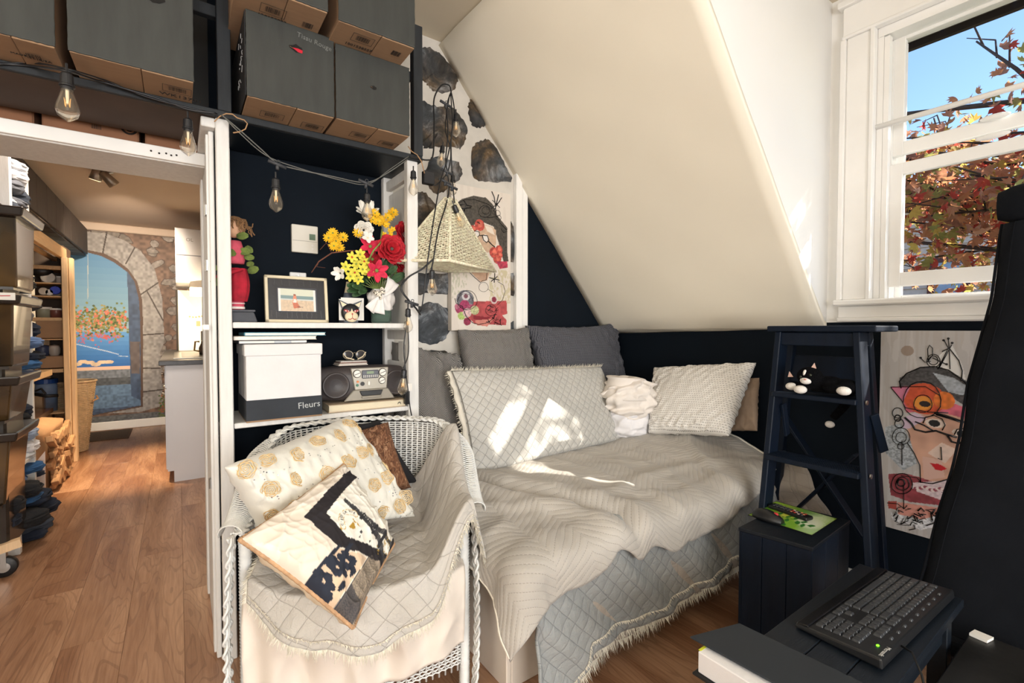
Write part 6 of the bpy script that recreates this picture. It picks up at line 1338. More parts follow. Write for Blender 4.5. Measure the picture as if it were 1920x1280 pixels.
PL([(315, 818), (360, 822), (385, 832), (412, 850), (380, 862), (345, 855)], (196, 24, 36))
PL([(75, 880), (170, 875), (260, 900), (380, 940), (440, 920), (700, 940), (700, 1080), (380, 1060), (200, 1040), (90, 1000)], (150, 66, 74), mott=.3, k=30); PL([(210, 930), (450, 915), (700, 950), (700, 1010), (380, 1030), (240, 980)], (216, 196, 200), mott=.2, k=50)
for i in range(26): cv.ell(*q2(220+i*14, 955+8*math.sin(i)+i*1.5), .022, .018, (150, 76, 90) if i % 2 else (232, 214, 210))
PL([(75, 1035), (125, 1035), (125, 1085), (75, 1075)], (176, 80, 70)); PL([(130, 1040), (380, 1075), (370, 1180), (130, 1110)], (216, 150, 136), mott=.2); PL([(90, 1100), (270, 1140), (380, 1110), (360, 1180), (260, 1200), (100, 1140)], (226, 226, 230), mott=.4, k=60)
painted('painted_face', cv, (PX_-.0108, Y0p-.001, Z1p-.001), (PX_-.0108, Y0p-Wp+.001, Z1p-.001), (PX_-.0108, Y0p-.001, Z1p-Hp+.001), col_mat('paint_on_wood', .55, .3, 200), pb)
def TB(pts, r, fn, ax='x', d=None):
    return pts
sb = B()
def w2(cx, cy): u_, v_ = q2(cx, cy); return (PX_-.0125, Y0p-u_*Wp, Z1p-v_*Hp)
def S2(pts, r=.0016): sb.tube([w2(*p) for p in pts if q2(*p)[0] < .99], r, 5)
def circ(cx, cy, r, rr=.0016, n=18, sx=1, turns=1): S2([(cx+r*sx*(1+.04*math.sin(3*t))*math.cos(t), cy+r*math.sin(t)*(1+.03*math.cos(2*t))) for t in np.linspace(0, 2*PI*turns, int(n*turns))], rr)
S2([(150, 390), (140, 350), (180, 305), (260, 270), (340, 265), (420, 285), (500, 340), (560, 400)], .0026); S2([(300, 240), (330, 200), (330, 160), (312, 142), (302, 165), (305, 230)]); S2([(320, 235), (285, 240), (262, 215)]); circ(335, 232, 38); circ(335, 230, 26)
S2([(430, 280), (425, 160), (420, 110)]); S2([(360, 280), (420, 160), (395, 112)]); S2([(370, 270), (440, 140)]); S2([(425, 160), (480, 230), (500, 290), (495, 345)], .002); S2([(385, 180), (432, 155)], .002); S2([(330, 215), (380, 240), (410, 252)], .002)
for q in ((420, 105), (393, 115), (442, 130), (410, 252), (262, 215), (495, 340)): sb.ell(w2(*q), (.003, .0045, .0045), 8, 6)
S2([(90, 382), (290, 380), (370, 430)]); circ(270, 455, 108, .0018, sx=1.0); circ(275, 478, 52, .0016); S2([(92, 385), (150, 455), (175, 500), (300, 525), (420, 530)], .002)
S2([(340, 530), (400, 545), (460, 565), (530, 590)], .0042); S2([(350, 540), (420, 560), (500, 585)], .003)
S2([(170, 555), (210, 590), (230, 625), (290, 640), (350, 632), (400, 650), (470, 670)], .0042); S2([(230, 580), (280, 600), (340, 635)], .003); S2([(275, 590), (290, 555), (340, 545), (385, 565), (402, 600), (385, 630)], .002); S2([(412, 655), (440, 695), (480, 705), (520, 690)], .004); S2([(455, 655), (470, 625), (510, 620)], .002)
S2([(378, 725), (383, 800), (360, 790)], .0018); S2([(185, 700), (225, 760), (258, 830), (262, 930)], .0018); S2([(250, 925), (330, 935), (420, 910)], .0022)
circ(130, 530, 30); circ(140, 590, 26, .002); circ(150, 665, 50, .0014); circ(150, 670, 30, .0014); circ(148, 720, 18); S2([(155, 690), (155, 830)], .0016); circ(130, 560, 18, .0026); circ(155, 935, 60, .0018); circ(158, 935, 38, .002, turns=2); circ(150, 930, 20, .003, turns=2); S2([(165, 950), (165, 1080), (185, 1060)]); S2([(150, 890), (240, 900), (262, 925)])
rg = random.Random(9)
for i in range(26): x, y = rg.uniform(95, 360), rg.uniform(1085, 1175); S2([(x, y), (x+rg.uniform(-45, 55), y+rg.uniform(-22, 25)), (x+rg.uniform(-30, 60), y+rg.uniform(-25, 30))], rg.choice((.0012, .002, .003)))
S2([(70, 1045), (130, 1050), (165, 1075)]); S2([(380, 985), (500, 1010)], .001)
sb.go('raised_paint_lines', M('black_enamel', S(16, 15, 17), .25, 0, 5, 0), pb, smooth=True, kind='stuff')
# ================================================================ painting on the stone wall
AY = 2.272; ax0, ax1, az1, az0 = 1.205, 1.598, 2.005, 1.210; AW, AH = ax1-ax0, az1-az0
pa1 = thing('plank_painting', 'cream plank panel painted with a tilted hatted head, hanging behind the wicker lampshade', 'painting', ((ax0+ax1)/2, AY, az0))
for i in range(5): B().box(ax0+i*AW/5+.0005, ax0+(i+1)*AW/5-.0005, AY-.010, AY+.030, az0, az1).go('plank', M('cream_plank', S(226, 214, 200), .6, .04, 5, .15, 30, stretch=(8, 8, 1)), pa1, bevel=.001)
def q1(cx, cy):
    p = at(820+cx/4.269, 340+cy/4.269, 'y', AY-.012); return ((float(p[0])-ax0)/AW, (az1-float(p[2]))/AH)
cv = Canvas(140, 280, (226, 216, 204)); cv.put(vnoise(cv.X*2, cv.Y*.5, 3, 9) > .6, (216, 204, 192), al=.5)
def PL(pts, col, **k): cv.poly([q1(*p) for p in pts], col, **k)
PL([(130, 190), (200, 140), (290, 115), (390, 130), (450, 190), (470, 260), (560, 370), (560, 560), (570, 640), (530, 640), (500, 520), (470, 420), (450, 360), (350, 320), (250, 370), (210, 330), (160, 260)], (74, 68, 60), mott=.5, k=60)
PL([(260, 400), (330, 330), (440, 365), (470, 390), (470, 500), (440, 560), (400, 570), (330, 500)], (204, 172, 144), mott=.15); PL([(380, 350), (440, 370), (460, 430), (400, 400)], (232, 218, 200))
for x, y, r in ((340, 350, .08), (290, 385, .06), (310, 420, .05), (455, 570, .08), (495, 545, .06), (480, 620, .07), (500, 590, .05)): cv.ell(*q1(x, y), r, r, (190, 76, 64), mott=.5, k=60); cv.ell(*q1(x+5, y-5), r*.5, r*.5, (216, 110, 90), mott=.3)
PL([(470, 640), (560, 640), (565, 690), (500, 700)], (186, 60, 84), mott=.4, k=50)
cv.ell(*q1(318, 418), .035, .05, (236, 228, 220)); cv.ell(*q1(385, 455), .045, .055, (236, 228, 220))
PL([(240, 690), (430, 690), (400, 790), (350, 805), (300, 760)], (196, 160, 134), mott=.1)
PL([(100, 730), (330, 790), (300, 1000), (110, 1020)], (222, 212, 200)); cv.put((vnoise(cv.X*1.4, cv.Y*1.4, 31, 40) > .55) & (cv.X > .62) & (cv.Y > .56) & (cv.Y < .80), (196, 184, 140), al=.7); cv.put((vnoise(cv.X*1.4, cv.Y*1.4, 33, 40) > .55) & (cv.X < .25) & (cv.Y > .55) & (cv.Y < .78), (176, 176, 146), al=.6)
PL([(290, 960), (555, 955), (560, 1060), (520, 1070), (555, 1110), (550, 1150), (300, 1140), (220, 1060)], (176, 72, 74), mott=.3, k=30); PL([(290, 1070), (390, 1085), (440, 1075), (400, 1110), (340, 1115), (290, 1100)], (132, 26, 40)); PL([(300, 1110), (450, 1100), (400, 1160), (320, 1150)], (208, 130, 116), mott=.1)
cv.ell(*q1(225, 945), .14, .13, (112, 110, 116), mott=.5, k=60); cv.ell(*q1(230, 918), .065, .06, (206, 200, 200)); cv.ell(*q1(230, 918), .035, .03, (120, 70, 84)); cv.ell(*q1(455, 950), .055, .055, (206, 190, 186)); cv.ell(*q1(455, 945), .04, .04, (130, 36, 60))
for x, y, r, c_ in ((180, 1020, .07, (170, 60, 100)), (220, 990, .08, (156, 50, 90)), (270, 1020, .07, (170, 80, 110)), (160, 1000, .04, (190, 110, 130)), (195, 1075, .06, (170, 190, 110)), (240, 1050, .07, (214, 180, 180)), (300, 1030, .07, (186, 186, 140)), (240, 1120, .06, (140, 40, 70))): cv.ell(*q1(x, y), r, r*.9, c_, mott=.4, k=60)
painted('painted_face', cv, (ax0+.001, AY-.0108, az1-.001), (ax1-.001, AY-.0108, az1-.001), (ax0+.001, AY-.0108, az0+.001), col_mat('paint_on_wood', .55, .3, 200), pa1)
sb = B(); ENM = M('black_enamel', S(16, 15, 17), .25, 0, 5, 0)
def S1(pts, r=.0014):
    P = []
    for p in pts: u_, v_ = q1(*p); P.append((ax0+u_*AW, AY-.0125, az1-v_*AH))
    sb.tube(P, r, 5)
def c1(cx, cy, r, rr=.0012, turns=1): S1([(cx+r*math.cos(t)*(1+.05*math.sin(3*t)), cy+r*math.sin(t)) for t in np.linspace(0, 2*PI*turns, int(18*turns))], rr)
S1([(150, 185), (220, 145), (300, 145), (400, 180), (460, 220)]); S1([(435, 80), (455, 125), (465, 200), (470, 270)], .003); S1([(490, 105), (470, 190)], .003); S1([(515, 130), (470, 200), (450, 240)], .0025); S1([(440, 150), (500, 210)], .002); S1([(430, 220), (500, 160)], .002)
c1(380, 240, 48); c1(388, 232, 30); c1(480, 255, 24); c1(490, 290, 20); S1([(345, 280), (420, 290), (480, 280), (500, 330), (555, 390), (560, 380)], .0018); S1([(180, 190), (230, 180), (215, 240)], .003); S1([(190, 220), (270, 210)], .003); S1([(210, 150), (235, 190), (275, 200)], .0025); S1([(560, 400), (530, 410), (510, 380)], .0016)
S1([(275, 405), (300, 395), (335, 405), (338, 430), (320, 445), (300, 435)], .0022); S1([(340, 435), (365, 430), (400, 435), (412, 470), (395, 490), (370, 470), (360, 435)], .0026); S1([(410, 480), (440, 510), (460, 525)], .0032); S1([(340, 335), (320, 325)], .003)
S1([(250, 720), (300, 770), (345, 808), (360, 795), (390, 790), (400, 720)], .0016); c1(370, 845, 38, .0009); S1([(400, 860), (450, 890)], .0009); S1([(415, 770), (495, 790)], .0026); S1([(460, 735), (455, 810)], .0026); S1([(430, 800), (480, 760)], .0026); S1([(480, 800), (530, 830), (542, 880), (520, 950), (480, 990)], .0012)
c1(240, 950, 78, .0013); c1(225, 960, 62, .001); c1(430, 1030, 44, .0012); S1([(140, 935), (150, 975), (200, 1000), (230, 1080), (280, 1130), (330, 1145), (400, 1130), (450, 1095)], .0018)
rg = random.Random(4)
for i in range(16): x, y = rg.uniform(405, 510), rg.uniform(990, 1140); S1([(x, y), (x+rg.uniform(-30, 30), y+rg.uniform(-25, 25)), (x+rg.uniform(-35, 35), y+rg.uniform(-30, 30))], rg.choice((.0012, .002)))
sb.go('raised_paint_lines', ENM, pa1, smooth=True, kind='stuff')
# ================================================================ wicker pyramid lampshade hanging from the string lights
apex = Vector(at_(844, 372, 2.03)); bR, bF = Vector(at_(929, 494, 2.10)), Vector(at_(843, 505, 1.88)); bz = (bR.z+bF.z)/2
cx_ = Vector((apex.x+.0, 2.05, 0)); hR = Vector((bR.x, bR.y, bz)); hF = Vector((bF.x, bF.y, bz)); cen = Vector((1.085, 2.07, bz)); hL = cen*2-hR; hL.z = bz; hB = cen*2-hF; hB.z = bz; hB.y = min(hB.y, 2.25)
ls = thing('wicker_lampshade', 'pale woven wicker pyramid lampshade hanging in front of the stone wall', 'lampshade', (cen.x, cen.y, bz))
WCK = M('pale_wicker', S(246, 226, 198), .65, .30, 60, .3, 90)
top = [Vector((apex.x, apex.y, apex.z))+(c-cen)*.10 for c in (hF, hR, hB, hL)]; bot = [hF, hR, hB, hL]
for s_ in range(4):
    wv = B(); a0, a1, b0, b1 = top[s_], top[(s_+1) % 4], bot[s_], bot[(s_+1) % 4]; nrm = (b1-b0).cross(a0-b0).normalized()
    for r in range(38):
        f = (r+.5)/38; l, rr_ = a0.lerp(b0, f), a1.lerp(b1, f); n_ = 3+int(16*f)
        if r % 6 == 0 and r: f += .004
        pts = [l.lerp(rr_, i/n_)+nrm*(.0042 if (i+r) % 2 else -.0042)+Vector((0, 0, random.uniform(-.0012, .0012))) for i in range(n_+1)]; wv.tube(pts, .0029+random.uniform(-.0007, .0006), 4)
    for i in range(1, 17):
        f = i/17; wv.tube([a0.lerp(a1, f), b0.lerp(b1, f)], .0017, 4)
    wv.go('woven_side', WCK, ls, smooth=True)
for s_ in range(4): B().tube([top[s_], bot[s_]], .005, 6).tube([bot[s_], bot[(s_+1) % 4]], .0075, 6).go('frame_cane', WCK, ls, smooth=True)
wvb = B()
for i in range(12): f = i/11; wvb.tube([bot[0].lerp(bot[1], f)+Vector((0, 0, .004)), bot[3].lerp(bot[2], f)+Vector((0, 0, .004))], .0022, 4)
wvb.go('bottom_bars', WCK, ls)
B().tube([hR+Vector((.004, -.004, .0))+Vector((.010*math.cos(t), 0, .010*math.sin(t)-.004)) for t in np.linspace(0, 2*PI, 14)[:-1]], .0014, 5, closed=True).go('ring', PAPER, ls)
# ================================================================ string lights
BG = NT('bulb_glass'); BG.b.inputs['Transmission Weight'].default_value = .9; BGM = BG.fin(S(255, 240, 215), .02, IOR=1.25, Alpha=.45)
FIL = NT('filament'); FIL.b.inputs['Emission Color'].default_value = S(255, 190, 110); FIL.b.inputs['Emission Strength'].default_value = .25; FILM = FIL.fin(S(230, 180, 110), .4)
SCK = M('socket_black', S(30, 31, 34), .4, .1, 10, .05)
bulb0 = None
def bulb(px_, py, Y, label, ang=(0, 0, 0), sc=1.0, drop=.03):
    """px,py = screen-known point of the socket top; builds socket, collar, glass and filament hanging down"""
    global bulb0
    p = Vector(at_(px_, py, Y))
    if bulb0 is None:
        r = thing('string_light_bulb', label, 'light bulb', tuple(p), group='bulbs of the string lights', rot=ang)
        B().lathe([(.0, 0), (.009, -.001), (.0125, -.006), (.0135, -.030), (.0155, -.031), (.0155, -.035), (.012, -.036), (.012, -.042), (.0, -.042)], n=18).go('socket', SCK, r, local=True, smooth=False, bevel=.0006)
        B().tube([(0, 0, -.001), (0, 0, .022)], .003, 6).go('lead', SCK, r, local=True)
        B().lathe([(.0115, -.041), (.0125, -.050), (.0225, -.082), (.0235, -.092), (.019, -.106), (.008, -.115), (.003, -.119), (.0, -.120)], n=22).go('glass', BGM, r, local=True, smooth=True)
        B().lathe([(.004, -.042), (.003, -.075), (.0, -.076)], n=10).go('stem', M('bulb_stem', S(236, 226, 200), .3), r, local=True)
        B().tube([(.006*math.cos(t), .006*math.sin(t), -.062-.020*((i % 2))) for i, t in enumerate(np.linspace(0, 2*PI, 9)[:-1])], .0007, 4, closed=True).go('filament', FILM, r, local=True)
        bulb0 = r
    else:
        r = dup(bulb0, tuple(p), ang, label); MX[r.name] = Matrix.LocRotScale(p, r.rotation_euler, None)
    r.scale = (sc*1.12,)*3; return p
BU = [(125, 136, 1.78, 'clear bulb hanging under the leftmost grey box', (0, 0, 0), 1.0), (352, 222, 1.90, 'clear bulb hanging in front of the brown boxes beside the white post', (0, 0, 0), .92),
      (517, 334, 1.90, 'clear bulb hanging in the dark niche above the thermostat', (0, 0, 0), .92), (688, 362, 1.92, 'clear bulb hanging in front of the white flower of the bouquet', (0, 0, 0), .85), (775, 320, 1.90, 'clear bulb against the top of the right shelf post', (0, 0, 0), .80),
      (855, 213, 2.05, 'uppermost clear bulb of the bundle on the stone wall', (0, 0, 0), .85), (830, 273, 2.04, 'clear bulb in the middle of the bundle, over the grey stone', (0, .12, 0), .78), (849, 328, 2.06, 'clear bulb just above the tip of the wicker lampshade', (0, 0, 0), .75),
      (851, 384, 1.98, 'tilted clear bulb resting on the shoulder of the wicker lampshade', (0, -.45, 0), .85), (810, 506, 1.90, 'clear bulb hanging below the wicker lampshade', (0, 0, 0), .85), (765, 578, 1.93, 'clear bulb hanging beside the end of the upper white shelf', (0, 0, 0), .80), (758, 692, 1.93, 'clear bulb hanging in front of the right end of the radio', (0, .1, 0), .85)]
TE = {}
for b_ in BU: TE[b_[0]] = bulb(b_[0], b_[1], b_[2], b_[3], b_[4], b_[5])
sw = thing('string_light_cable', 'black cable of the string lights draped from the shelf edge down the stone wall', 'cable', (.9, 1.95, 1.9))
def wire(pts, r=.0028, n=3, nm='cable', m=SCK, tw=.004):
    r *= 1.25
    P = [Vector(at_(*p)) for p in pts]; out = []
    for i in range(len(P)-1):
        p0, p1, p2, p3 = P[max(0, i-1)], P[i], P[i+1], P[min(len(P)-1, i+2)]
        for k_ in range(n*2):
            t = k_/(n*2); out.append(.5*((2*p1)+(-p0+p2)*t+(2*p0-5*p1+4*p2-p3)*t*t+(-p0+3*p1-3*p2+p3)*t**3))
    out.append(P[-1]); B().tube(out, r, 6).go(nm, m, sw, smooth=True)
wire([(-20, 118, 1.95), (60, 124, 1.95), (125, 133, 1.79), (180, 150, 1.93), (240, 168, 1.94), (300, 186, 1.94), (352, 205, 1.93), (405, 212, 1.93)]); wire([(-20, 122, 1.95), (60, 118, 1.95), (128, 130, 1.80), (200, 152, 1.94), (270, 180, 1.94), (345, 200, 1.93), (408, 214, 1.94)], .0022)
wire([(415, 215, 1.94), (445, 240, 1.93), (490, 280, 1.92), (520, 306, 1.91), (560, 318, 1.91), (620, 330, 1.91), (685, 342, 1.92), (725, 325, 1.93), (765, 298, 1.94)], .0020, m=M('grey_wire', S(96, 96, 92), .5)); wire([(418, 217, 1.94), (450, 250, 1.93), (500, 292, 1.92), (560, 315, 1.91), (640, 338, 1.91), (690, 345, 1.92), (730, 318, 1.93), (768, 292, 1.94)], .0016, m=M('grey_wire', S(96, 96, 92), .5))
wire([(768, 292, 1.93), (800, 300, 1.98), (812, 290, 2.0), (814, 230, 2.08), (814, 185, 2.1), (828, 160, 2.1), (842, 160, 2.1), (846, 172, 2.09)], .0030)
wire([(846, 172, 2.08), (838, 200, 2.06), (840, 250, 2.05), (836, 300, 2.05), (842, 350, 2.03), (836, 385, 2.0), (822, 430, 1.92), (812, 490, 1.90), (808, 505, 1.90)], .0028)
wire([(846, 172, 2.09), (852, 210, 2.06), (846, 262, 2.05), (848, 330, 2.05), (852, 380, 2.0)], .0026); wire([(845, 175, 2.07), (848, 240, 2.05), (838, 300, 2.05), (826, 340, 2.0), (815, 400, 1.92), (803, 480, 1.90), (792, 570, 1.90), (786, 585, 1.92)], .0026)
wire([(843, 178, 2.08), (835, 240, 2.06), (845, 280, 2.05), (840, 320, 2.05), (820, 345, 2.02), (808, 345, 2.02), (796, 330, 2.0)], .0024); wire([(812, 486, 1.90), (790, 505, 1.91), (765, 520, 1.92), (752, 540, 1.92), (764, 560, 1.92), (780, 578, 1.93), (788, 590, 1.95)], .0034)
wire([(766, 560, 1.92), (762, 610, 1.94), (757, 650, 1.94), (760, 690, 1.93), (765, 730, 1.93), (770, 770, 1.93), (778, 800, 1.94)], .0022); wire([(764, 600, 1.94), (766, 660, 1.94), (756, 690, 1.93)], .0020)
for px_, py, Y in ((520, 308, 1.905), (686, 343, 1.915), (836, 195, 2.05), (838, 322, 2.04), (834, 340, 2.02), (772, 568, 1.92), (847, 350, 2.02)):
    c_ = Vector(at_(px_, py, Y)); B().tube([c_+Vector((-.030, 0, .008)), c_+Vector((.030, 0, -.008))], .0065, 8).tube([c_, c_+Vector((0, 0, -.020))], .006, 8).tube([c_+Vector((.004, 0, .010))+Vector((.006*math.cos(t), 0, .006*math.sin(t))) for t in np.linspace(0, 2*PI, 11)[:-1]], .0015, 4, closed=True).go('t_connector', M('connector_grey', S(58, 60, 64), .5), sw, smooth=True)
B().box(*[v for v in (Vector(at_(792, 332, 2.02)).x, Vector(at_(812, 332, 2.02)).x, 2.0, 2.03, at_(800, 346, 2.02)[2], at_(800, 322, 2.02)[2])]).go('plug_box', SCK, sw, bevel=.003)
TW = M('jute_twine', S(176, 138, 100), .9, .2, 60, .3)
def twine(lbl, pts):
    P = [Vector(at_(*p)) for p in pts]; o = B().tube(P, .0022, 6).go('twine', TW, smooth=True); tag(o, lbl, 'twine')
twine('jute twine knotted round the top of the left shelf post', [(402, 228, 1.94), (412, 218, 1.945), (424, 213, 1.945), (436, 214, 1.94), (445, 221, 1.93), (458, 225, 1.93), (464, 232, 1.93), (460, 242, 1.93), (450, 247, 1.93), (437, 249, 1.93)])
twine('jute twine hanging at the top of the right shelf post', [(765, 274, 1.94), (772, 284, 1.94), (782, 290, 1.94), (790, 302, 1.94), (796, 325, 1.95)])
# ================================================================ hallway beyond
HC = M('hall_ceiling', S(206, 188, 172), .9, .03, 2, .1, 60)
struct(B().box(-2.4, 1.2, 2.6, 7.5, 2.47, 2.53).go('ceiling_hall', HC)); struct(B().box(-2.4, 1.2, 2.58, 2.62, 2.45, ZC).go('wall_above_hall', WALLW))
struct(B().box(-2.4, 1.2, 7.42, 7.52, 0, 2.5).go('wall_end', WALLW)); struct(B().box(.62, .72, 2.6, 7.5, 0, 2.5).go('wall_kitchen', WALLW)); struct(B().box(-1.55, -1.48, 2.6, 7.5, 0, 2.5).go('wall_closet', M('closet_wall', S(120, 104, 90), .9)))
struct(B().box(-1.5, .7, 7.36, 7.42, 2.38, 2.47).go('trim_2', HC, bevel=.01)); struct(B().box(-1.0, .0, 7.385, 7.42, 0, .10).go('baseboard_end', WHITE, bevel=.006))
mx0, mx1, mz1, mz0 = -1.05, .10, 2.40, .10; MY = 7.41
mur = thing('wall_mural', 'photo mural of a stone arch opening onto a blue sea and flowering shrubs', 'mural', ((mx0+mx1)/2, MY, mz0))
def qm(px_, py): p = at(px_, py, 'y', MY-.006); return ((float(p[0])-mx0)/(mx1-mx0), (mz1-float(p[2]))/(mz1-mz0))
cv = Canvas(230, 400, (112, 92, 78)); cv.put(np.ones_like(cv.X) > 0, (112, 88, 74), mott=.5, k=40)
rg = random.Random(2)
for i in range(150):
    x, y = rg.random(), rg.random()*.9; rx, ry = rg.uniform(.04, .09), rg.uniform(.025, .06); a_ = rg.uniform(-.6, .6); g_ = rg.randint(104, 150)
    pts = []
    for k_ in range(9): t = k_*.698; r = rg.uniform(.8, 1.1); dx, dy = rx*r*math.cos(t), ry*r*math.sin(t); pts.append((x+dx*math.cos(a_)-dy*math.sin(a_), y+(dx*math.sin(a_)+dy*math.cos(a_))/cv.asp))
    cv.poly(pts, (60, 50, 46), al=.8); cv.poly([(x+(p[0]-x)*.86, y+(p[1]-y)*.84) for p in pts], (g_, g_-8, g_-14), mott=.4, k=50)
def PM(pts, col, **k): cv.poly([qm(*p) for p in pts], col, **k)
arch_o = [(118, 448), (166, 440), (200, 442), (236, 460), (262, 482), (282, 510), (300, 560), (308, 620), (312, 700), (312, 800), (262, 800), (262, 600)]
PM([(60, 440), (166, 435), (200, 438), (236, 452), (268, 476), (290, 505), (304, 560), (308, 640), (300, 660), (306, 760), (262, 772), (60, 780)], (146, 142, 140), mott=.35, k=50)
for a_, b_ in (((200, 438), (192, 478)), ((252, 465), (236, 494)), ((296, 530), (264, 552)), ((306, 625), (262, 628)), ((300, 690), (262, 690)), ((304, 730), (262, 735)), ((305, 600), (275, 545))): cv.line([qm(*a_), qm(*b_)], .006, (62, 54, 50))
inner = [(60, 470), (166, 474), (190, 480), (214, 492), (236, 508), (252, 530), (260, 560), (263, 600), (264, 760), (60, 800)]
PM([(60, 466), (166, 469), (195, 475), (218, 487), (241, 505), (257, 528), (266, 560), (268, 600), (268, 762), (60, 800)], (84, 62, 50)); PM(inner, (104, 148, 182))
X_, Y_ = cv.X, cv.Y
def inside(pts):
    m = np.zeros(X_.shape, bool); Q = [qm(*p) for p in pts]; n = len(Q)
    for i in range(n):
        (x0, y0), (x1, y1) = Q[i], Q[(i+1) % n]
        if y0 == y1: continue
        m ^= ((Y_ < y0) != (Y_ < y1)) & (X_ < (x1-x0)*(Y_-y0)/(y1-y0)+x0)
    return m
IN = inside(inner); top_v = qm(200, 478)[1]; hor = qm(200, 622)[1]; sh = qm(200, 690)[1]; low = qm(200, 800)[1]
for k_ in range(12): v0 = top_v+(hor-top_v)*k_/12; f = k_/11; cv.put(IN & (Y_ > v0), tuple(int(a+(b-a)*f) for a, b in zip((84, 132, 172), (140, 172, 186))))
for k_ in range(8): v0 = hor+(sh-hor)*k_/8; f = k_/7; cv.put(IN & (Y_ > v0), tuple(int(a+(b-a)*f) for a, b in zip((92, 150, 206), (44, 104, 176))), mott=.04)
cv.put(IN & (Y_ > sh), (112, 118, 128), mott=.35, k=60); cv.put(IN & (Y_ > qm(200, 708)[1]), (78, 82, 88), mott=.4, k=50); cv.put(IN & (Y_ > qm(200, 722)[1]), (92, 118, 148), mott=.35, k=60); cv.put(IN & (Y_ > qm(200, 765)[1]), (62, 78, 104), mott=.4, k=60)
cv.put(IN & (abs(Y_-sh) < .008), (226, 190, 168)); 
for i in range(9): x = 132+i*12; cv.ell(*qm(x, 680+3*math.sin(i*2)), .04, .016, (222, 196, 168), mott=.2) if i < 7 else None
for i in range(650):
    cx_2 = rg.choice((142, 170, 188, 212, 226)); x, y = rg.gauss(cx_2, 10), rg.gauss(603, 14)
    if 138 < x < 240 and 566 < y < 640:
        c_ = rg.choice(((112, 124, 66), (92, 106, 56), (130, 132, 72), (196, 104, 84), (206, 130, 96), (150, 140, 80), (72, 86, 46))); cv.ell(*qm(x, y), .010, .010, c_)
for i in range(70): cv.ell(*qm(rg.uniform(140, 225), rg.gauss(632, 6)), .007, .005, (196, 90, 104))
cv.line([qm(140, 644), qm(200, 658), qm(222, 664)], .004, (190, 206, 226)); cv.line([qm(165, 478), qm(165, 560)], .003, (170, 176, 176)); cv.line([qm(222, 667), qm(240, 668)], .003, (180, 200, 220))
PM([(238, 508), (252, 528), (260, 560), (263, 600), (264, 750), (246, 742), (242, 640), (240, 560)], (62, 80, 108), mott=.3, k=40); PM([(244, 640), (262, 640), (262, 700), (246, 700)], (94, 84, 84), mott=.3)
PM([(60, 790), (310, 770), (312, 800), (60, 812)], (96, 98, 100), mott=.4, k=60)
for i in range(60): cv.ell(*qm(rg.uniform(298, 314), rg.uniform(740, 785)), .010, .008, rg.choice(((70, 92, 44), (96, 110, 60), (150, 90, 60))))
painted('printed_wallpaper', cv, (mx0, MY, mz1), (mx1, MY, mz1), (mx0, MY, mz0), col_mat('mural_print', .6), mur)
mt = thing('floor_mat', 'dark brown woven doormat lying at the foot of the mural', 'mat', (-.75, 7.0, 0)); B().box(-1.25, -.47, 6.72, 7.30, .0005, .010).go('mat', M('brown_mat', S(84, 66, 54), .95, .3, 60, .6, 200), mt, bevel=.003); B().box(-1.23, -.49, 6.75, 7.27, .010, .0115).go('mat_pile', M('brown_mat2', S(70, 56, 46), .95, .4, 80, .8, 300), mt)
# kitchen side
KWH = M('kitchen_white', S(214, 214, 218), .35, .02, 4, .02)
kc_ = thing('kitchen_cabinet', 'white kitchen base cabinet end panel beside the hallway floor', 'cabinet', (.25, 5.4, 0))
B().hexa([(-.045, 4.58, .0), (.60, 4.58, .0), (.60, 4.60, .0), (-.045, 4.60, .0), (-.045, 4.58, .93), (.60, 4.58, .93), (.60, 4.60, .93), (-.045, 4.60, .93)]).go('end_panel', KWH, kc_); B().box(-.085, -.045, 4.58, 4.60, .09, .93).go('panel_front_edge', KWH, kc_)
B().box(-.075, .60, 4.60, 6.9, .09, .93).go('body', KWH, kc_); B().box(-.02, .6, 4.60, 6.9, .0, .09).go('plinth', M('plinth', S(150, 110, 80), .6), kc_)
for i in range(4):
    d = B().box(-.095, -.077, 4.605+i*.57, 5.165+i*.57, .10, .74).go('door', KWH, kc_, bevel=.002); B().ell((-.108, 4.66+i*.57, .70), (.012, .012, .012), 8, 6).go('knob', STEEL, d)
    d = B().box(-.095, -.077, 4.605+i*.57, 5.165+i*.57, .75, .925).go('drawer', KWH, kc_, bevel=.002); B().ell((-.108, 4.70+i*.57, .85), (.012, .012, .012), 8, 6).go('knob', STEEL, d)
wt = thing('worktop', 'dark grey kitchen worktop with a steel sink set into it', 'worktop', (.25, 5.7, .93)); B().box(-.13, .61, 4.55, 6.95, .931, .968).go('slab', M('dark_worktop', S(66, 66, 68), .35, .2, 30), wt, bevel=.004); B().box(-.04, .50, 4.8, 6.0, .968, .976).go('sink', STEEL, wt, bevel=.003); B().box(.02, .44, 4.9, 5.9, .975, .9775).go('bowl', M('steel_dark', S(90, 90, 92), .3, Metallic=1.0), wt)
fx = thing('faucet', 'small chrome tap behind the sink', 'tap', (.45, 6.1, .968)); B().tube([(.40, 6.1, .968), (.40, 6.1, 1.12), (.36, 6.06, 1.16), (.28, 6.0, 1.12)], .010, 8).go('spout', STEEL, fx, smooth=True); B().lathe([(.02, 0), (.02, .02), (0, .022)], (.40, 6.1, .968), 12).go('base', STEEL, fx)
up = thing('wall_cupboard', 'two stacked white wall cupboards at the end of the kitchen', 'cupboard', (.25, 6.2, 1.70))
B().box(-.015, .6, 6.02, 6.9, 1.70, 2.27).go('body', KWH, up, bevel=.002)
for z0, z1 in ((1.705, 1.985), (1.992, 2.265)): B().box(-.013, .28, 6.0, 6.02, z0, z1).go('door', KWH, up, bevel=.003)
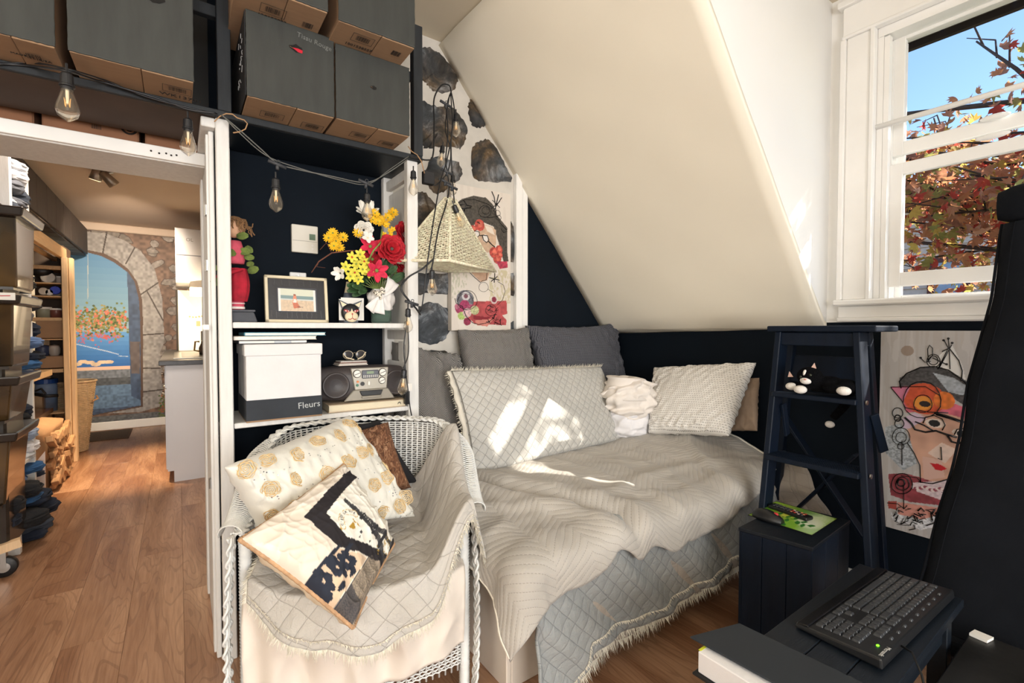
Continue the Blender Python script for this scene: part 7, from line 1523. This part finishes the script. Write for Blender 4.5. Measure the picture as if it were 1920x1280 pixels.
text('OL', .05, frame((.11, 5.998, 2.15), (1, 0, 0), (0, 0, 1)), M('pencil', S(150, 146, 142), .9, 0, 5, 0), up, 'pencil_letters', .0003)
bsq = thing('splashback', 'tall white splashback panel lit by the lamp over the sink', 'panel', (.25, 6.6, .97)); B().box(-.0, .6, 6.58, 6.60, .969, 1.66).go('panel', M('splash_white', S(240, 236, 228), .4, .02), bsq); B().box(-.02, .0, 6.57, 6.60, .969, 1.66).go('edge', INK, bsq)
dts = B()
for i in range(9): dts.lathe([(.011, 0), (.011, .003), (0, .004)], (.11+i*.030, 6.577, 1.36-.006*math.sin(i*1.1)), 10, R=Matrix.Rotation(PI/2, 3, 'X'))
dts.box(.17, .21, 6.575, 6.58, 1.25, 1.31).box(.24, .28, 6.575, 6.58, 1.25, 1.31).go('wall_stickers', M('tan_sticker', S(190, 160, 120), .7), bsq)
LEm = NT('lamp_white'); LEm.b.inputs['Emission Color'].default_value = S(255, 226, 176); LEm.b.inputs['Emission Strength'].default_value = 5; LEMM = LEm.fin(S(255, 240, 220), .5)
hl = thing('sink_lamp', 'glowing white box lamp mounted over the kitchen sink', 'lamp', (.22, 5.2, 1.5))
lx0, lx1 = float(at(357, 545, 'y', 5.2)[0]), .34; lz0, lz1 = float(at(357, 552, 'y', 5.2)[2]), float(at(357, 538, 'y', 5.2)[2]); B().box(lx0, lx1, 5.2, 5.5, lz0, lz1).go('diffuser', LEMM, hl, bevel=.003); B().hexa([(lx0-.005, 5.19, lz1), (lx1, 5.19, lz1), (lx1, 5.51, lz1), (lx0-.005, 5.51, lz1), (lx0+.0, 5.19, lz1+.05), (lx1, 5.19, lz1+.10), (lx1, 5.51, lz1+.10), (lx0+.0, 5.51, lz1+.05)]).go('housing', M('lamp_housing', S(246, 226, 196), .5), hl)
B().box(.30, .62, 5.30, 5.38, lz1+.02, lz1+.05).go('bracket', STEEL, hl)
lamp('sink_lamp_light', 'AREA', (.25, 5.6, lz0-.03), 9, (1.0, .78, .48), .3, .2, to=(.28, 6.3, .9))
cm_ = thing('coffee_maker', 'black coffee maker with a jug on the kitchen worktop', 'coffee maker', (.27, 5.3, .976))
cX = lambda p: float(at(p, 640, 'y', 5.3)[0]); cZ = lambda p: float(at(380, p, 'y', 5.3)[2])
B().box(cX(382), cX(398), 5.3, 5.5, .977, cZ(614)).box(cX(378), cX(398), 5.22, 5.5, cZ(640), cZ(620)).go('body', BLACK, cm_, bevel=.006); B().lathe([(.045, 0), (.05, .06), (.03, .11), (.032, .125)], (cX(384), 5.28, .978), 16).go('jug', M('jug_glass', S(60, 50, 44), .1), cm_, smooth=True)
B().tube([(cX(374), 5.28, cZ(640)), (cX(366), 5.28, cZ(640)), (cX(364), 5.28, cZ(656)), (cX(374), 5.28, cZ(658))], .009, 6).go('jug_handle', M('brown_handle', S(96, 74, 40), .5), cm_)
# ceiling spots
for i, (px_, py, nm, rt) in enumerate(((181, 327, 'lit ceiling spotlight, the left one of the pair in the hallway', .25), (206, 338, 'unlit tilted ceiling spotlight, the right one of the pair in the hallway', -.75))):
    p = Vector(at(px_, py, 'y', 4.95)); o = thing('ceiling_spotlight', nm, 'spotlight', tuple(p), group='hallway ceiling spotlights'); R = Matrix.Rotation(rt, 3, 'Y')@Matrix.Rotation(.25, 3, 'X')
    B().lathe([(.038, -.045), (.042, -.04), (.036, .0), (.032, .07), (.0, .075)], tuple(p), 18, R=R).go('can', M('brushed_metal', S(170, 160, 148), .35, Metallic=.8), o, smooth=True); B().lathe([(.0, -.041), (.034, -.041), (.036, -.046), (.0, -.047)], tuple(p), 16, R=R).go('lens', LEMM if i == 0 else M('spot_lens', S(214, 180, 140), .2), o)
    B().tube([tuple(p+R@Vector((0, 0, .06))), (p.x+.02, p.y, 2.47)], .008, 6).go('arm', STEEL, o)
lamp('hall_spot', 'SPOT', (-.45, 4.9, 2.25), 260, (1.0, .74, .46), to=(-.30, 5.25, 0), spot_size=math.radians(50), spot_blend=.8, shadow_soft_size=.05)
lamp('hall_spot_far', 'SPOT', (-.40, 5.2, 2.3), 150, (1.0, .82, .62), to=(-.45, 7.4, 1.5), spot_size=math.radians(75), spot_blend=.9, shadow_soft_size=.05)
lamp('hall_fill', 'AREA', (-.35, 3.6, 2.44), 14, (1.0, .88, .76), .6, .6, to=(-.35, 3.6, 0))  # added fill under the hall ceiling, belongs to no fixture
# ---- left side: closet, plank chest, clothes rack, drawer tower
DBR = M('dark_brown_plank', S(58, 50, 46), .6, .2, 5, .3, 30, stretch=(1, 6, 1)); CXP = -.86
ch = thing('plank_chest', 'long dark plank chest mounted high along the left side of the hallway', 'chest', (-1.0, 5.5, 2.0))
y = 3.2; k_ = 0
while y < 7.2:
    wd_ = .34 if y < 6.5 else .345; B().box(CXP, CXP+.02, y+.002, y+wd_-.002, 2.08, 2.37).go('plank', DBR, ch, bevel=.003); y += wd_; k_ += 1
for i in range(18): B().box(CXP-.35, CXP-.005, 3.2+i*.23, 3.2+i*.23+.215, 2.065, 2.08).go('bottom_slat', DBR, ch, bevel=.002)
B().box(CXP-.02, CXP+.02, 3.16, 3.2, 2.08, 2.46).go('end_post', DBR, ch)
rc = NT('rough_bark'); n_ = rc.noise(rc.coord('Object'), 26, 6, .7, 1.0); rc.bump(n_, 1.0, .01); RCM = rc.fin(rc.ramp(n_, [(.3, S(76, 64, 52)), (.6, S(176, 158, 132))]), .9)
pth = [Vector(at(x_, y_, 'x', CXP-.01)) for x_, y_ in ((98, 334), (118, 352), (140, 374), (158, 392), (170, 402))]; lo_ = B().tube(pth, [.035, .045, .048, .045, .035], 10).go('driftwood', RCM, smooth=True); tag(lo_, 'pale rough driftwood log with two dark hollows lying on the plank chest', 'driftwood')
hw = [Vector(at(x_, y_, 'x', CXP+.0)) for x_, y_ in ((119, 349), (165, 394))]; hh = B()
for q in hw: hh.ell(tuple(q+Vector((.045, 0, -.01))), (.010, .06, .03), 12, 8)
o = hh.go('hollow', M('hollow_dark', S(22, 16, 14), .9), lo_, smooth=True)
pf_ = thing('pine_frame', 'pine post and beam framing the open storage closet in the hallway', 'frame', (-.88, 5.8, 0))
b0, b1 = Vector(at(50, 424, 'x', CXP)), Vector(at(148, 489, 'x', CXP)); B().beam((CXP, b0.y, b0.z-.03), (CXP, 6.0, b0.z-.03), .04, .10).go('beam', PINEX, pf_, bevel=.003)
B().box(X(118, 5.8), X(130, 5.8), 5.78, 5.86, 0, b0.z-.08).go('post', PINE, pf_, bevel=.003); B().box(X(130, 5.8)+.003, X(139, 5.8), 5.80, 5.88, 0, b0.z-.08).go('post', PINE, pf_, bevel=.003)
B().beam(tuple(Vector(at(60, 462, 'x', CXP-.1))), tuple(Vector(at(108, 490, 'x', CXP-.1))), .03, .03).go('rail', PINEX, pf_)
CYS = 5.9; sx0, sx1 = float(at(48, 600, 'y', CYS)[0]), float(at(119, 600, 'y', CYS)[0])
cs = thing('closet_shelves', 'wooden closet shelves behind the pine post, full of jars and boxes', 'shelf', ((sx0+sx1)/2, CYS+.2, 0))
B().box(sx0, sx1, CYS+.36, CYS+.38, .25, 1.98).go('back_panel', M('closet_back', S(84, 70, 60), .9), cs); B().box(sx1-.01, sx1+.01, CYS, CYS+.36, .1, 1.98).go('side_panel', M('closet_side', S(96, 72, 54), .7), cs)
def zc(py): return float(at(85, py, 'y', CYS)[2])
lev = [497, 529, 554, 595, 635, 692, 775]
for i, py in enumerate(lev): B().box(sx0, sx1, CYS, CYS+.36, zc(py)-(.035 if i in (0, 3, 5) else .012), zc(py)).go('shelf', PINEX, cs, bevel=.002)
B().box(sx0+.05, sx0+.10, CYS+.3, CYS+.35, .3, zc(635)).go('upright', PINE, cs)
items = [('jar_lid', 'round white plate on the top closet shelf', 90, 520, .05, 'lid', (206, 200, 190)), ('jar_lid', 'white lid on the second closet shelf, left of the small white one', 82, 546, .034, 'lid', (206, 196, 180)), ('jar_lid', 'small white lid on the second closet shelf', 93, 548, .028, 'lid', (232, 230, 226)), ('jar_lid', 'bright blue lid on the second closet shelf', 104, 544, .038, 'lid', (30, 60, 190)),
         ('white_tub', 'white tub at the right end of the top closet shelf', 112, 518, .035, 'tub', (198, 186, 176)), ('glass_jar', 'tall clear jar on the third closet shelf', 80, 575, .05, 'tub', (150, 150, 130)), ('food_tin', 'flat pale tin on top of the things on the third shelf', 103, 560, .03, 'tub', (206, 200, 196)), ('food_pot', 'red and brown pots on the third closet shelf', 103, 580, .045, 'tub', (120, 70, 60)), ('storage_tub', 'white lidded tub with an orange label on the fifth closet shelf', 82, 645, .05, 'tub', (220, 210, 200)), ('glass_bowl', 'dark glass bowl in the lower cardboard tray', 78, 662, .05, 'bowl', (50, 60, 90)), ('metal_tin', 'shiny metal tin in the lower cardboard tray', 100, 665, .04, 'bowl', (170, 160, 150)), ('water_jug', 'blue lidded glass jar behind the espresso machine', 82, 740, .075, 'jug', (110, 130, 160)), ('camera_bag', 'black strap bag hanging below the top closet shelf', 75, 508, .05, 'bag', (26, 26, 28))]
for nm, lb, px_, py, r, kd, c_ in items:
    p = Vector(at(px_, py, 'y', CYS+.08)); m = M('item_%d_%d_%d' % c_, S(*c_), .4, .1)
    base = max([zc(l) for l in lev if zc(l) <= p.z+.01] or [zc(775)]); o = thing(nm, lb, {'lid': 'lid', 'tub': 'tub', 'bowl': 'bowl', 'jug': 'jar', 'bag': 'bag'}[kd], (p.x, p.y+.03, base), group='jars and boxes in the closet')
    if kd == 'lid': B().lathe([(r, 0), (r, .012), (r*.92, .016), (0, .016)], (p.x, p.y, p.z), 18, R=Matrix.Rotation(PI/2, 3, 'X')).go('lid', m, o, smooth=False); B().box(p.x-r, p.x+r, p.y+.01, p.y+.14, base, p.z+r*.6).go('tub', M('tub_clear', S(120, 108, 96), .4), o, bevel=.01)
    elif kd == 'tub': B().lathe([(r, 0), (r*1.05, r*1.5), (r*.95, r*1.7)], (p.x, p.y+.05, base), 16).go('tub', m, o, smooth=True); B().lathe([(r*1.08, r*1.6), (r*1.08, r*1.95), (0, r*1.95)], (p.x, p.y+.05, base), 16).go('lid', PAPER, o)
    elif kd == 'bowl': B().lathe([(r*.5, 0), (r, .05), (r*1.05, .09), (r*.9, .12), (0, .13)], (p.x, p.y+.05, base+.09), 16).go('bowl', m, o, smooth=True)
    elif kd == 'jug': B().lathe([(r, 0), (r*1.05, .2), (r, .26)], (p.x, p.y+.1, base), 20).go('jar', m, o, smooth=True); B().lathe([(r*1.1, .26), (r*1.1, .30), (0, .305)], (p.x, p.y+.1, base), 20).go('lid', M('blue_lid', S(30, 66, 130), .4), o)
    else: B().ell((p.x, p.y, p.z), (.09, .05, .05)).ell((p.x+.12, p.y, p.z+.03), (.08, .03, .02)).go('bag', m, o, smooth=True)
for lb, a_, b_, t_, bo in (('plain brown cardboard box on the fourth closet shelf', 67, 117, 601, 634), ('open cardboard tray on the fifth closet shelf', 67, 118, 668, 690)):
    x0, x1 = float(at(a_, 600, 'y', CYS-.02)[0]), float(at(b_, 600, 'y', CYS-.02)[0]); o = thing('cardboard_box', lb, 'box', ((x0+x1)/2, CYS, zc(bo)), group='closet cartons'); B().box(x0, x1, CYS-.02, CYS+.25, zc(bo)+.001, zc(t_)).go('carton', CARD, o, bevel=.003); B().box(x0+.002, x1-.002, CYS-.022, CYS-.018, zc(bo)+.004, zc(t_)-.003).go('front_panel', CARD, o, bevel=.001)
em = thing('espresso_machine', 'chrome fronted espresso machine on the lowest closet shelf', 'coffee machine', (-1.12, 5.95, zc(775)))
p = Vector(at(72, 760, 'y', CYS)); B().box(p.x-.04, p.x+.03, CYS+.03, CYS+.2, zc(775), zc(738)).go('body', M('espresso_metal', S(176, 150, 120), .3, Metallic=.7), em, bevel=.01); q = Vector(at(95, 742, 'y', CYS)); B().tube([(q.x-.12, CYS, q.z+.03), (q.x-.03, CYS, q.z), (q.x+.05, CYS, q.z)], .014, 8).go('handle', BLACK, em, smooth=True); B().tube([(p.x-.02, CYS+.02, q.z+.05), (p.x+.02, CYS+.01, q.z+.07), (p.x+.05, CYS, q.z+.02)], .008, 6).go('steam_pipe', BLACK, em)
sl = thing('slanting_board', 'two slanting boards under the closet shelves above the firewood', 'board', (-.95, 5.0, .6))
for (xa, ya, xb_, yb_, th_, m) in ((40, 712, 118, 695, .05, PINE), (42, 793, 118, 766, .04, M('dark_gloss_board', S(58, 38, 28), .25, .2))):
    a_, b_ = Vector(at(xa, ya, 'x', CXP-.06)), Vector(at(xb_, yb_, 'x', CXP-.06)); z_ = (a_.z+b_.z)/2; B().box(CXP-.45, CXP-.06, min(a_.y, 4.6), 5.77, z_-th_/2, z_+th_/2).go('board', m, sl, bevel=.003)
# firewood bag
fw = thing('firewood_bag', 'large brown paper bag filled with split firewood below the closet', 'bag', (-.98, 5.1, 0)); g = []
fx0, fx1, fy0, fy1 = -1.20, -.80, 4.75, 5.55
g = []
for k2 in range(14):
    f = k2/13; z = .46*f; row = []
    for a_ in np.linspace(0, 2*PI, 37)[:-1]:
        ca, sa = math.cos(a_), math.sin(a_); k3 = 1-.05*math.sin(f*3)+.03*math.sin(a_*5+f*6); row.append(((fx0+fx1)/2+math.copysign(abs(ca)**.45, ca)*.20*k3, (fy0+fy1)/2+math.copysign(abs(sa)**.45, sa)*.40*k3, z))
    g.append(row)
g.append([((fx0+fx1)/2+(p[0]-(fx0+fx1)/2)*.5, (fy0+fy1)/2+(p[1]-(fy0+fy1)/2)*.5, .50) for p in g[-1]])
BAG = M('brown_bag', S(170, 132, 96), .85, .08, 6, .6, 18, bd=.006); B().grid(g, close_u=True).add(g[-1], [tuple(range(36))]).go('paper_bag', BAG, fw, smooth=True)
for i in range(46):
    y = random.uniform(fy0+.03, fy1-.03); z = random.uniform(.03, .40); t_ = random.uniform(-.9, .9); L2 = random.uniform(.05, .11); d = Vector((0, math.cos(t_), math.sin(t_)))*L2; c_ = Vector((fx1+.015+random.uniform(-.01, .02), y, z)); B().beam(tuple(c_-d), tuple(c_+d), random.uniform(.03, .05), random.uniform(.03, .055), up=(1, 0, .2)).go('log', M('split_wood', S(160, 122, 86), .8, .35, 12, .5, 40), fw, bevel=.004)
# hamper
hp = thing('laundry_hamper', 'tall narrow woven hamper between the pine post and the mural', 'basket', (-.93, 6.25, 0)); hz = .70; hcx, hcy = X(134, 6.3), 6.3; wv = B()
for r in range(60):
    z = .01+hz*r/60; rad = .095+.075*(z/hz); wv.tube([(hcx+(rad+(.003 if (i+r) % 2 else -.003))*math.cos(t), hcy+(rad+(.003 if (i+r) % 2 else -.003))*math.sin(t), z) for i, t in enumerate(np.linspace(0, 2*PI, 33)[:-1])], .0052, 4, closed=True)
wv.go('weave', M('hamper_wicker', S(206, 176, 140), .7, .2, 30, .3), hp, smooth=True); B().tube([(hcx+.175*math.cos(t), hcy+.175*math.sin(t), hz) for t in np.linspace(0, 2*PI, 25)[:-1]], .010, 6, closed=True).go('rim', M('hamper_wicker', S(206, 176, 140)), hp, smooth=True); B().tube([(hcx+.15, hcy-.08, .50), (hcx+.19, hcy-.06, .52), (hcx+.17, hcy+.02, .54)], .008, 6).go('handle', TW, hp)
# clothes rack
rk = thing('clothes_rack', 'white painted rack of folded and rolled clothes at the left edge', 'rack', (-.85, 3.9, 0)); RX_ = -.745
B().box(RX_-.035, RX_+.03, 3.58, 3.62, 0, 2.14).go('post', OLDW, rk, bevel=.003); B().box(RX_-.035, RX_+.02, 4.0, 4.03, 0, 2.14).go('post', OLDW, rk, bevel=.003); B().box(RX_-.45, RX_-.035, 4.0, 4.03, 0, 2.14).go('side_board', OLDW, rk, bevel=.003); B().box(RX_-.45, RX_-.43, 3.6, 4.0, 0, 2.14).go('back_board', M('rack_back', S(150, 140, 130), .8), rk)
for py in (392, 547, 700, 862):
    z = float(at(45, py, 'x', RX_)[2]); B().box(RX_-.43, RX_+.012, 3.62, 4.0, z-.02, z).go('shelf', OLDW, rk, bevel=.002)
cl_cols = {'w': (226, 226, 230), 'n': (26, 34, 50), 'k': (22, 23, 27), 'b': (86, 110, 150), 'j': (44, 84, 128), 'l': (150, 166, 190), 'g': (96, 98, 104), 's': (196, 200, 206), 'd': (52, 58, 68), 't': (206, 196, 180)}
CLM = {k2: M('cloth_'+{'w': 'white', 'n': 'navy', 'k': 'black', 'b': 'blue', 'j': 'denim', 'l': 'pale_blue', 'g': 'grey', 's': 'silver', 'd': 'slate', 't': 'sand'}[k2], S(*c_), .95, .15, 14, .6, 60, bd=.004) for k2, c_ in cl_cols.items()}
cwords = {'w': 'white', 'n': 'navy', 'k': 'black', 'b': 'blue', 'j': 'denim blue', 'l': 'pale blue', 'g': 'grey', 's': 'light grey', 'd': 'slate grey', 't': 'sand coloured'}
items = [(36, 312, .05, .07, .030, 's'), (37, 330, .05, .07, .032, 'w'), (33, 350, .045, .06, .034, 'g'), (42, 372, .05, .08, .040, 'd'), (18, 388, .06, .09, .030, 'd'), (30, 380, .06, .07, .026, 'g'), (50, 452, .045, .06, .030, 'k'), (46, 470, .04, .07, .030, 'k'), (42, 488, .04, .06, .026, 'w'), (40, 500, .05, .07, .034, 'l'), (44, 522, .06, .08, .036, 'k'), (54, 534, .05, .06, .026, 'k'), (52, 568, .07, .08, .040, 'd'), (46, 592, .05, .06, .034, 'g'), (42, 604, .04, .05, .028, 's'), (56, 618, .06, .07, .038, 'n'), (38, 616, .02, .05, .026, 'w'), (52, 642, .08, .07, .034, 'b'), (54, 668, .08, .07, .028, 'n'), (50, 684, .07, .07, .030, 'j'), (48, 697, .05, .07, .012, 'w'),
         (46, 770, .05, .07, .034, 'n'), (44, 784, .05, .07, .030, 'k'), (52, 812, .06, .07, .040, 'l'), (54, 838, .06, .07, .036, 'w'), (50, 856, .05, .07, .024, 's'), (56, 878, .07, .08, .030, 'j'), (64, 890, .06, .07, .016, 'n'), (48, 900, .03, .06, .018, 'b'), (48, 920, .08, .09, .034, 'k'), (60, 935, .09, .10, .034, 'n'), (52, 935, .07, .08, .022, 'j'), (66, 955, .10, .11, .042, 'n'), (44, 975, .10, .11, .040, 'k'), (62, 985, .09, .10, .034, 'd'), (58, 1002, .08, .09, .026, 'n'), (18, 950, .07, .06, .040, 'k'), (16, 980, .06, .06, .034, 'n')]
shelfz = [float(at(45, py, 'x', RX_)[2]) for py in (392, 547, 700, 862)]
names_seen = {}
place = ['at the very top of the rack', 'on the second shelf of the rack', 'on the third shelf of the rack', 'on the fourth shelf of the rack', 'in the heap at the rack foot']
for i, (px_, py, rx, ry, rz_, k2) in enumerate(items):
    p = Vector(at(px_, py, 'x', RX_+(.03 if py > 900 else 0))); tier = sum(py > q for q in (392, 547, 700, 862)); kk = (k2, tier); names_seen[kk] = names_seen.get(kk, 0)+1
    ordw = ['', 'second ', 'third ', 'fourth ', 'fifth '][names_seen[kk]-1]
    o = thing('folded_garment', (ordw+cwords[k2]+' folded garment down, '+place[tier]).strip() if ordw else cwords[k2]+' folded garment '+place[tier], 'clothes', (p.x, p.y, p.z-rz_), group='folded clothes on the white rack')
    rz2 = rz_*1.15; a_, b_ = np.meshgrid(np.linspace(0, 2*PI, 31)[:-1], np.linspace(-PI/2, PI/2, 15)); rr = 1+.10*np.sin(a_*5+i)+.06*np.sin(b_*9+i*2)
    cb_, sb_ = np.cos(b_)**.6, np.sign(np.sin(b_))*np.abs(np.sin(b_))**.8; rx2 = rx*1.3
    G = np.stack([p.x-.04+rx2*cb_*np.cos(a_)*rr, p.y+.03+ry*1.25*cb_*np.sin(a_)*rr, p.z+rz2*sb_*(1+.12*np.sin(a_*3+i))], -1); G[..., 2] = np.maximum(G[..., 2], .004); B().grid(G, close_u=True).go('fabric', CLM[k2], o, smooth=True)
    fo_ = B(); 
    for q in (-.4, .25): fo_.tube([(p.x-.04+rx2*1.02*math.cos(t)*math.cos(q), p.y+.03+ry*1.27*math.sin(t)*math.cos(q), max(.008, p.z+rz2*math.sin(q))) for t in np.linspace(-1.4, 1.4, 14)], rz2*.16, 5)
    fo_.go('fold', CLM[k2], o, smooth=True)
sb2 = thing('pink_white_board', 'small pale pinkish board leaning beside the heap of clothes', 'board', (-.72, 4.1, 0)); a1 = [Vector(at(x_, y_, 'y', 4.15)) for x_, y_ in ((60, 926), (85, 926), (85, 845), (60, 875))]
a1[0].z = a1[1].z = .0; B().prism([(q.x-a1[0].x, q.z) for q in a1], .015, frame((a1[0].x, 4.15, 0), (1, 0, 0), (0, 0, 1))).go('board', M('pale_pink_board', S(232, 208, 194), .7), sb2)
# drawer tower on wheels
TXR = -.80; tw = thing('drawer_tower', 'tall dark rolling drawer tower with smoked amber drawers at the left edge', 'drawers', (-.95, 3.35, 0))
AMB = NT('smoked_amber'); AMB.b.inputs['Coat Weight'].default_value = .6; n_ = AMB.noise(AMB.coord('Object'), 4, 2); AMBM = AMB.fin(AMB.ramp(n_, [(.35, S(34, 25, 14)), (.65, S(84, 62, 34))]), .12); DKP = M('dark_glossy_plastic', S(40, 34, 30), .2, .2)
def tp_(px_, py, Y=3.32): return Vector(at(px_, py, 'y', Y))
tiers = [(395, 545, 50, 38), (552, 690, 46, 30), (697, 790, 44, 22), (797, 945, 40, 16)]
B().box(TXR-.35, float(tp_(8, 600).x), 3.30, 3.62, .12, float(tp_(20, 380).z)).go('frame', DKP, tw, bevel=.01)
for i, (t0, b0_, xr0, xr1) in enumerate(tiers):
    A, Bq = tp_(xr0, t0), tp_(xr1, b0_); x0 = TXR-.35; z1, z0 = A.z, Bq.z
    d = B().hexa([(x0, 3.27, z0+.012), (Bq.x, 3.27, z0+.012), (Bq.x, 3.58, z0+.012), (x0, 3.58, z0+.012), (x0, 3.22, z1-.05), (A.x-.02, 3.22, z1-.05), (A.x-.02, 3.58, z1-.05), (x0, 3.58, z1-.05)]).go('drawer', AMBM, tw, bevel=.008, seg=2)
    B().hexa([(x0, 3.17, z1-.055), (A.x+.01, 3.17, z1-.055), (A.x+.01, 3.60, z1-.055), (x0, 3.60, z1-.055), (x0, 3.16, z1-.01), (A.x+.02, 3.16, z1-.01), (A.x+.02, 3.60, z1-.01), (x0, 3.60, z1-.01)]).go('drawer_lip', DKP, d, bevel=.008, seg=2)
    B().hexa([(x0, 3.25, z0), (Bq.x-.01, 3.25, z0), (Bq.x-.01, 3.6, z0), (x0, 3.6, z0), (x0, 3.25, z0+.014), (Bq.x-.01, 3.25, z0+.014), (Bq.x-.01, 3.6, z0+.014), (x0, 3.6, z0+.014)]).go('drawer_base', DKP, d)
p = tp_(28, 557); lb_ = B().box(p.x-.05, p.x+.035, 3.145, 3.152, p.z-.022, p.z+.012).go('label_card', PAPER, tw); B().beam((p.x-.03, 3.1435, p.z-.005), (p.x+.02, 3.1435, p.z-.002), .002, .004).go('printed_line', RED, lb_)
p = Vector(at(8, 1052, 'y', 3.30)); B().lathe([(.045, -.014), (.050, -.010), (.050, .010), (.045, .014)], (p.x, 3.30, .052), 20, R=Matrix.Rotation(PI/2, 3, 'X')).go('castor_wheel', RUB, tw, smooth=True); B().lathe([(.024, -.018), (.024, .018), (0, .019)], (p.x, 3.30, .052), 16, R=Matrix.Rotation(PI/2, 3, 'X')).go('wheel_hub', STEEL, tw); B().beam((p.x-.25, 3.25, .10), (p.x+.06, 3.30, .16), .04, .04).go('base_rail', PINE, tw); B().box(p.x-.01, p.x+.01, 3.28, 3.32, .05, .14).go('fork', STEEL, tw)
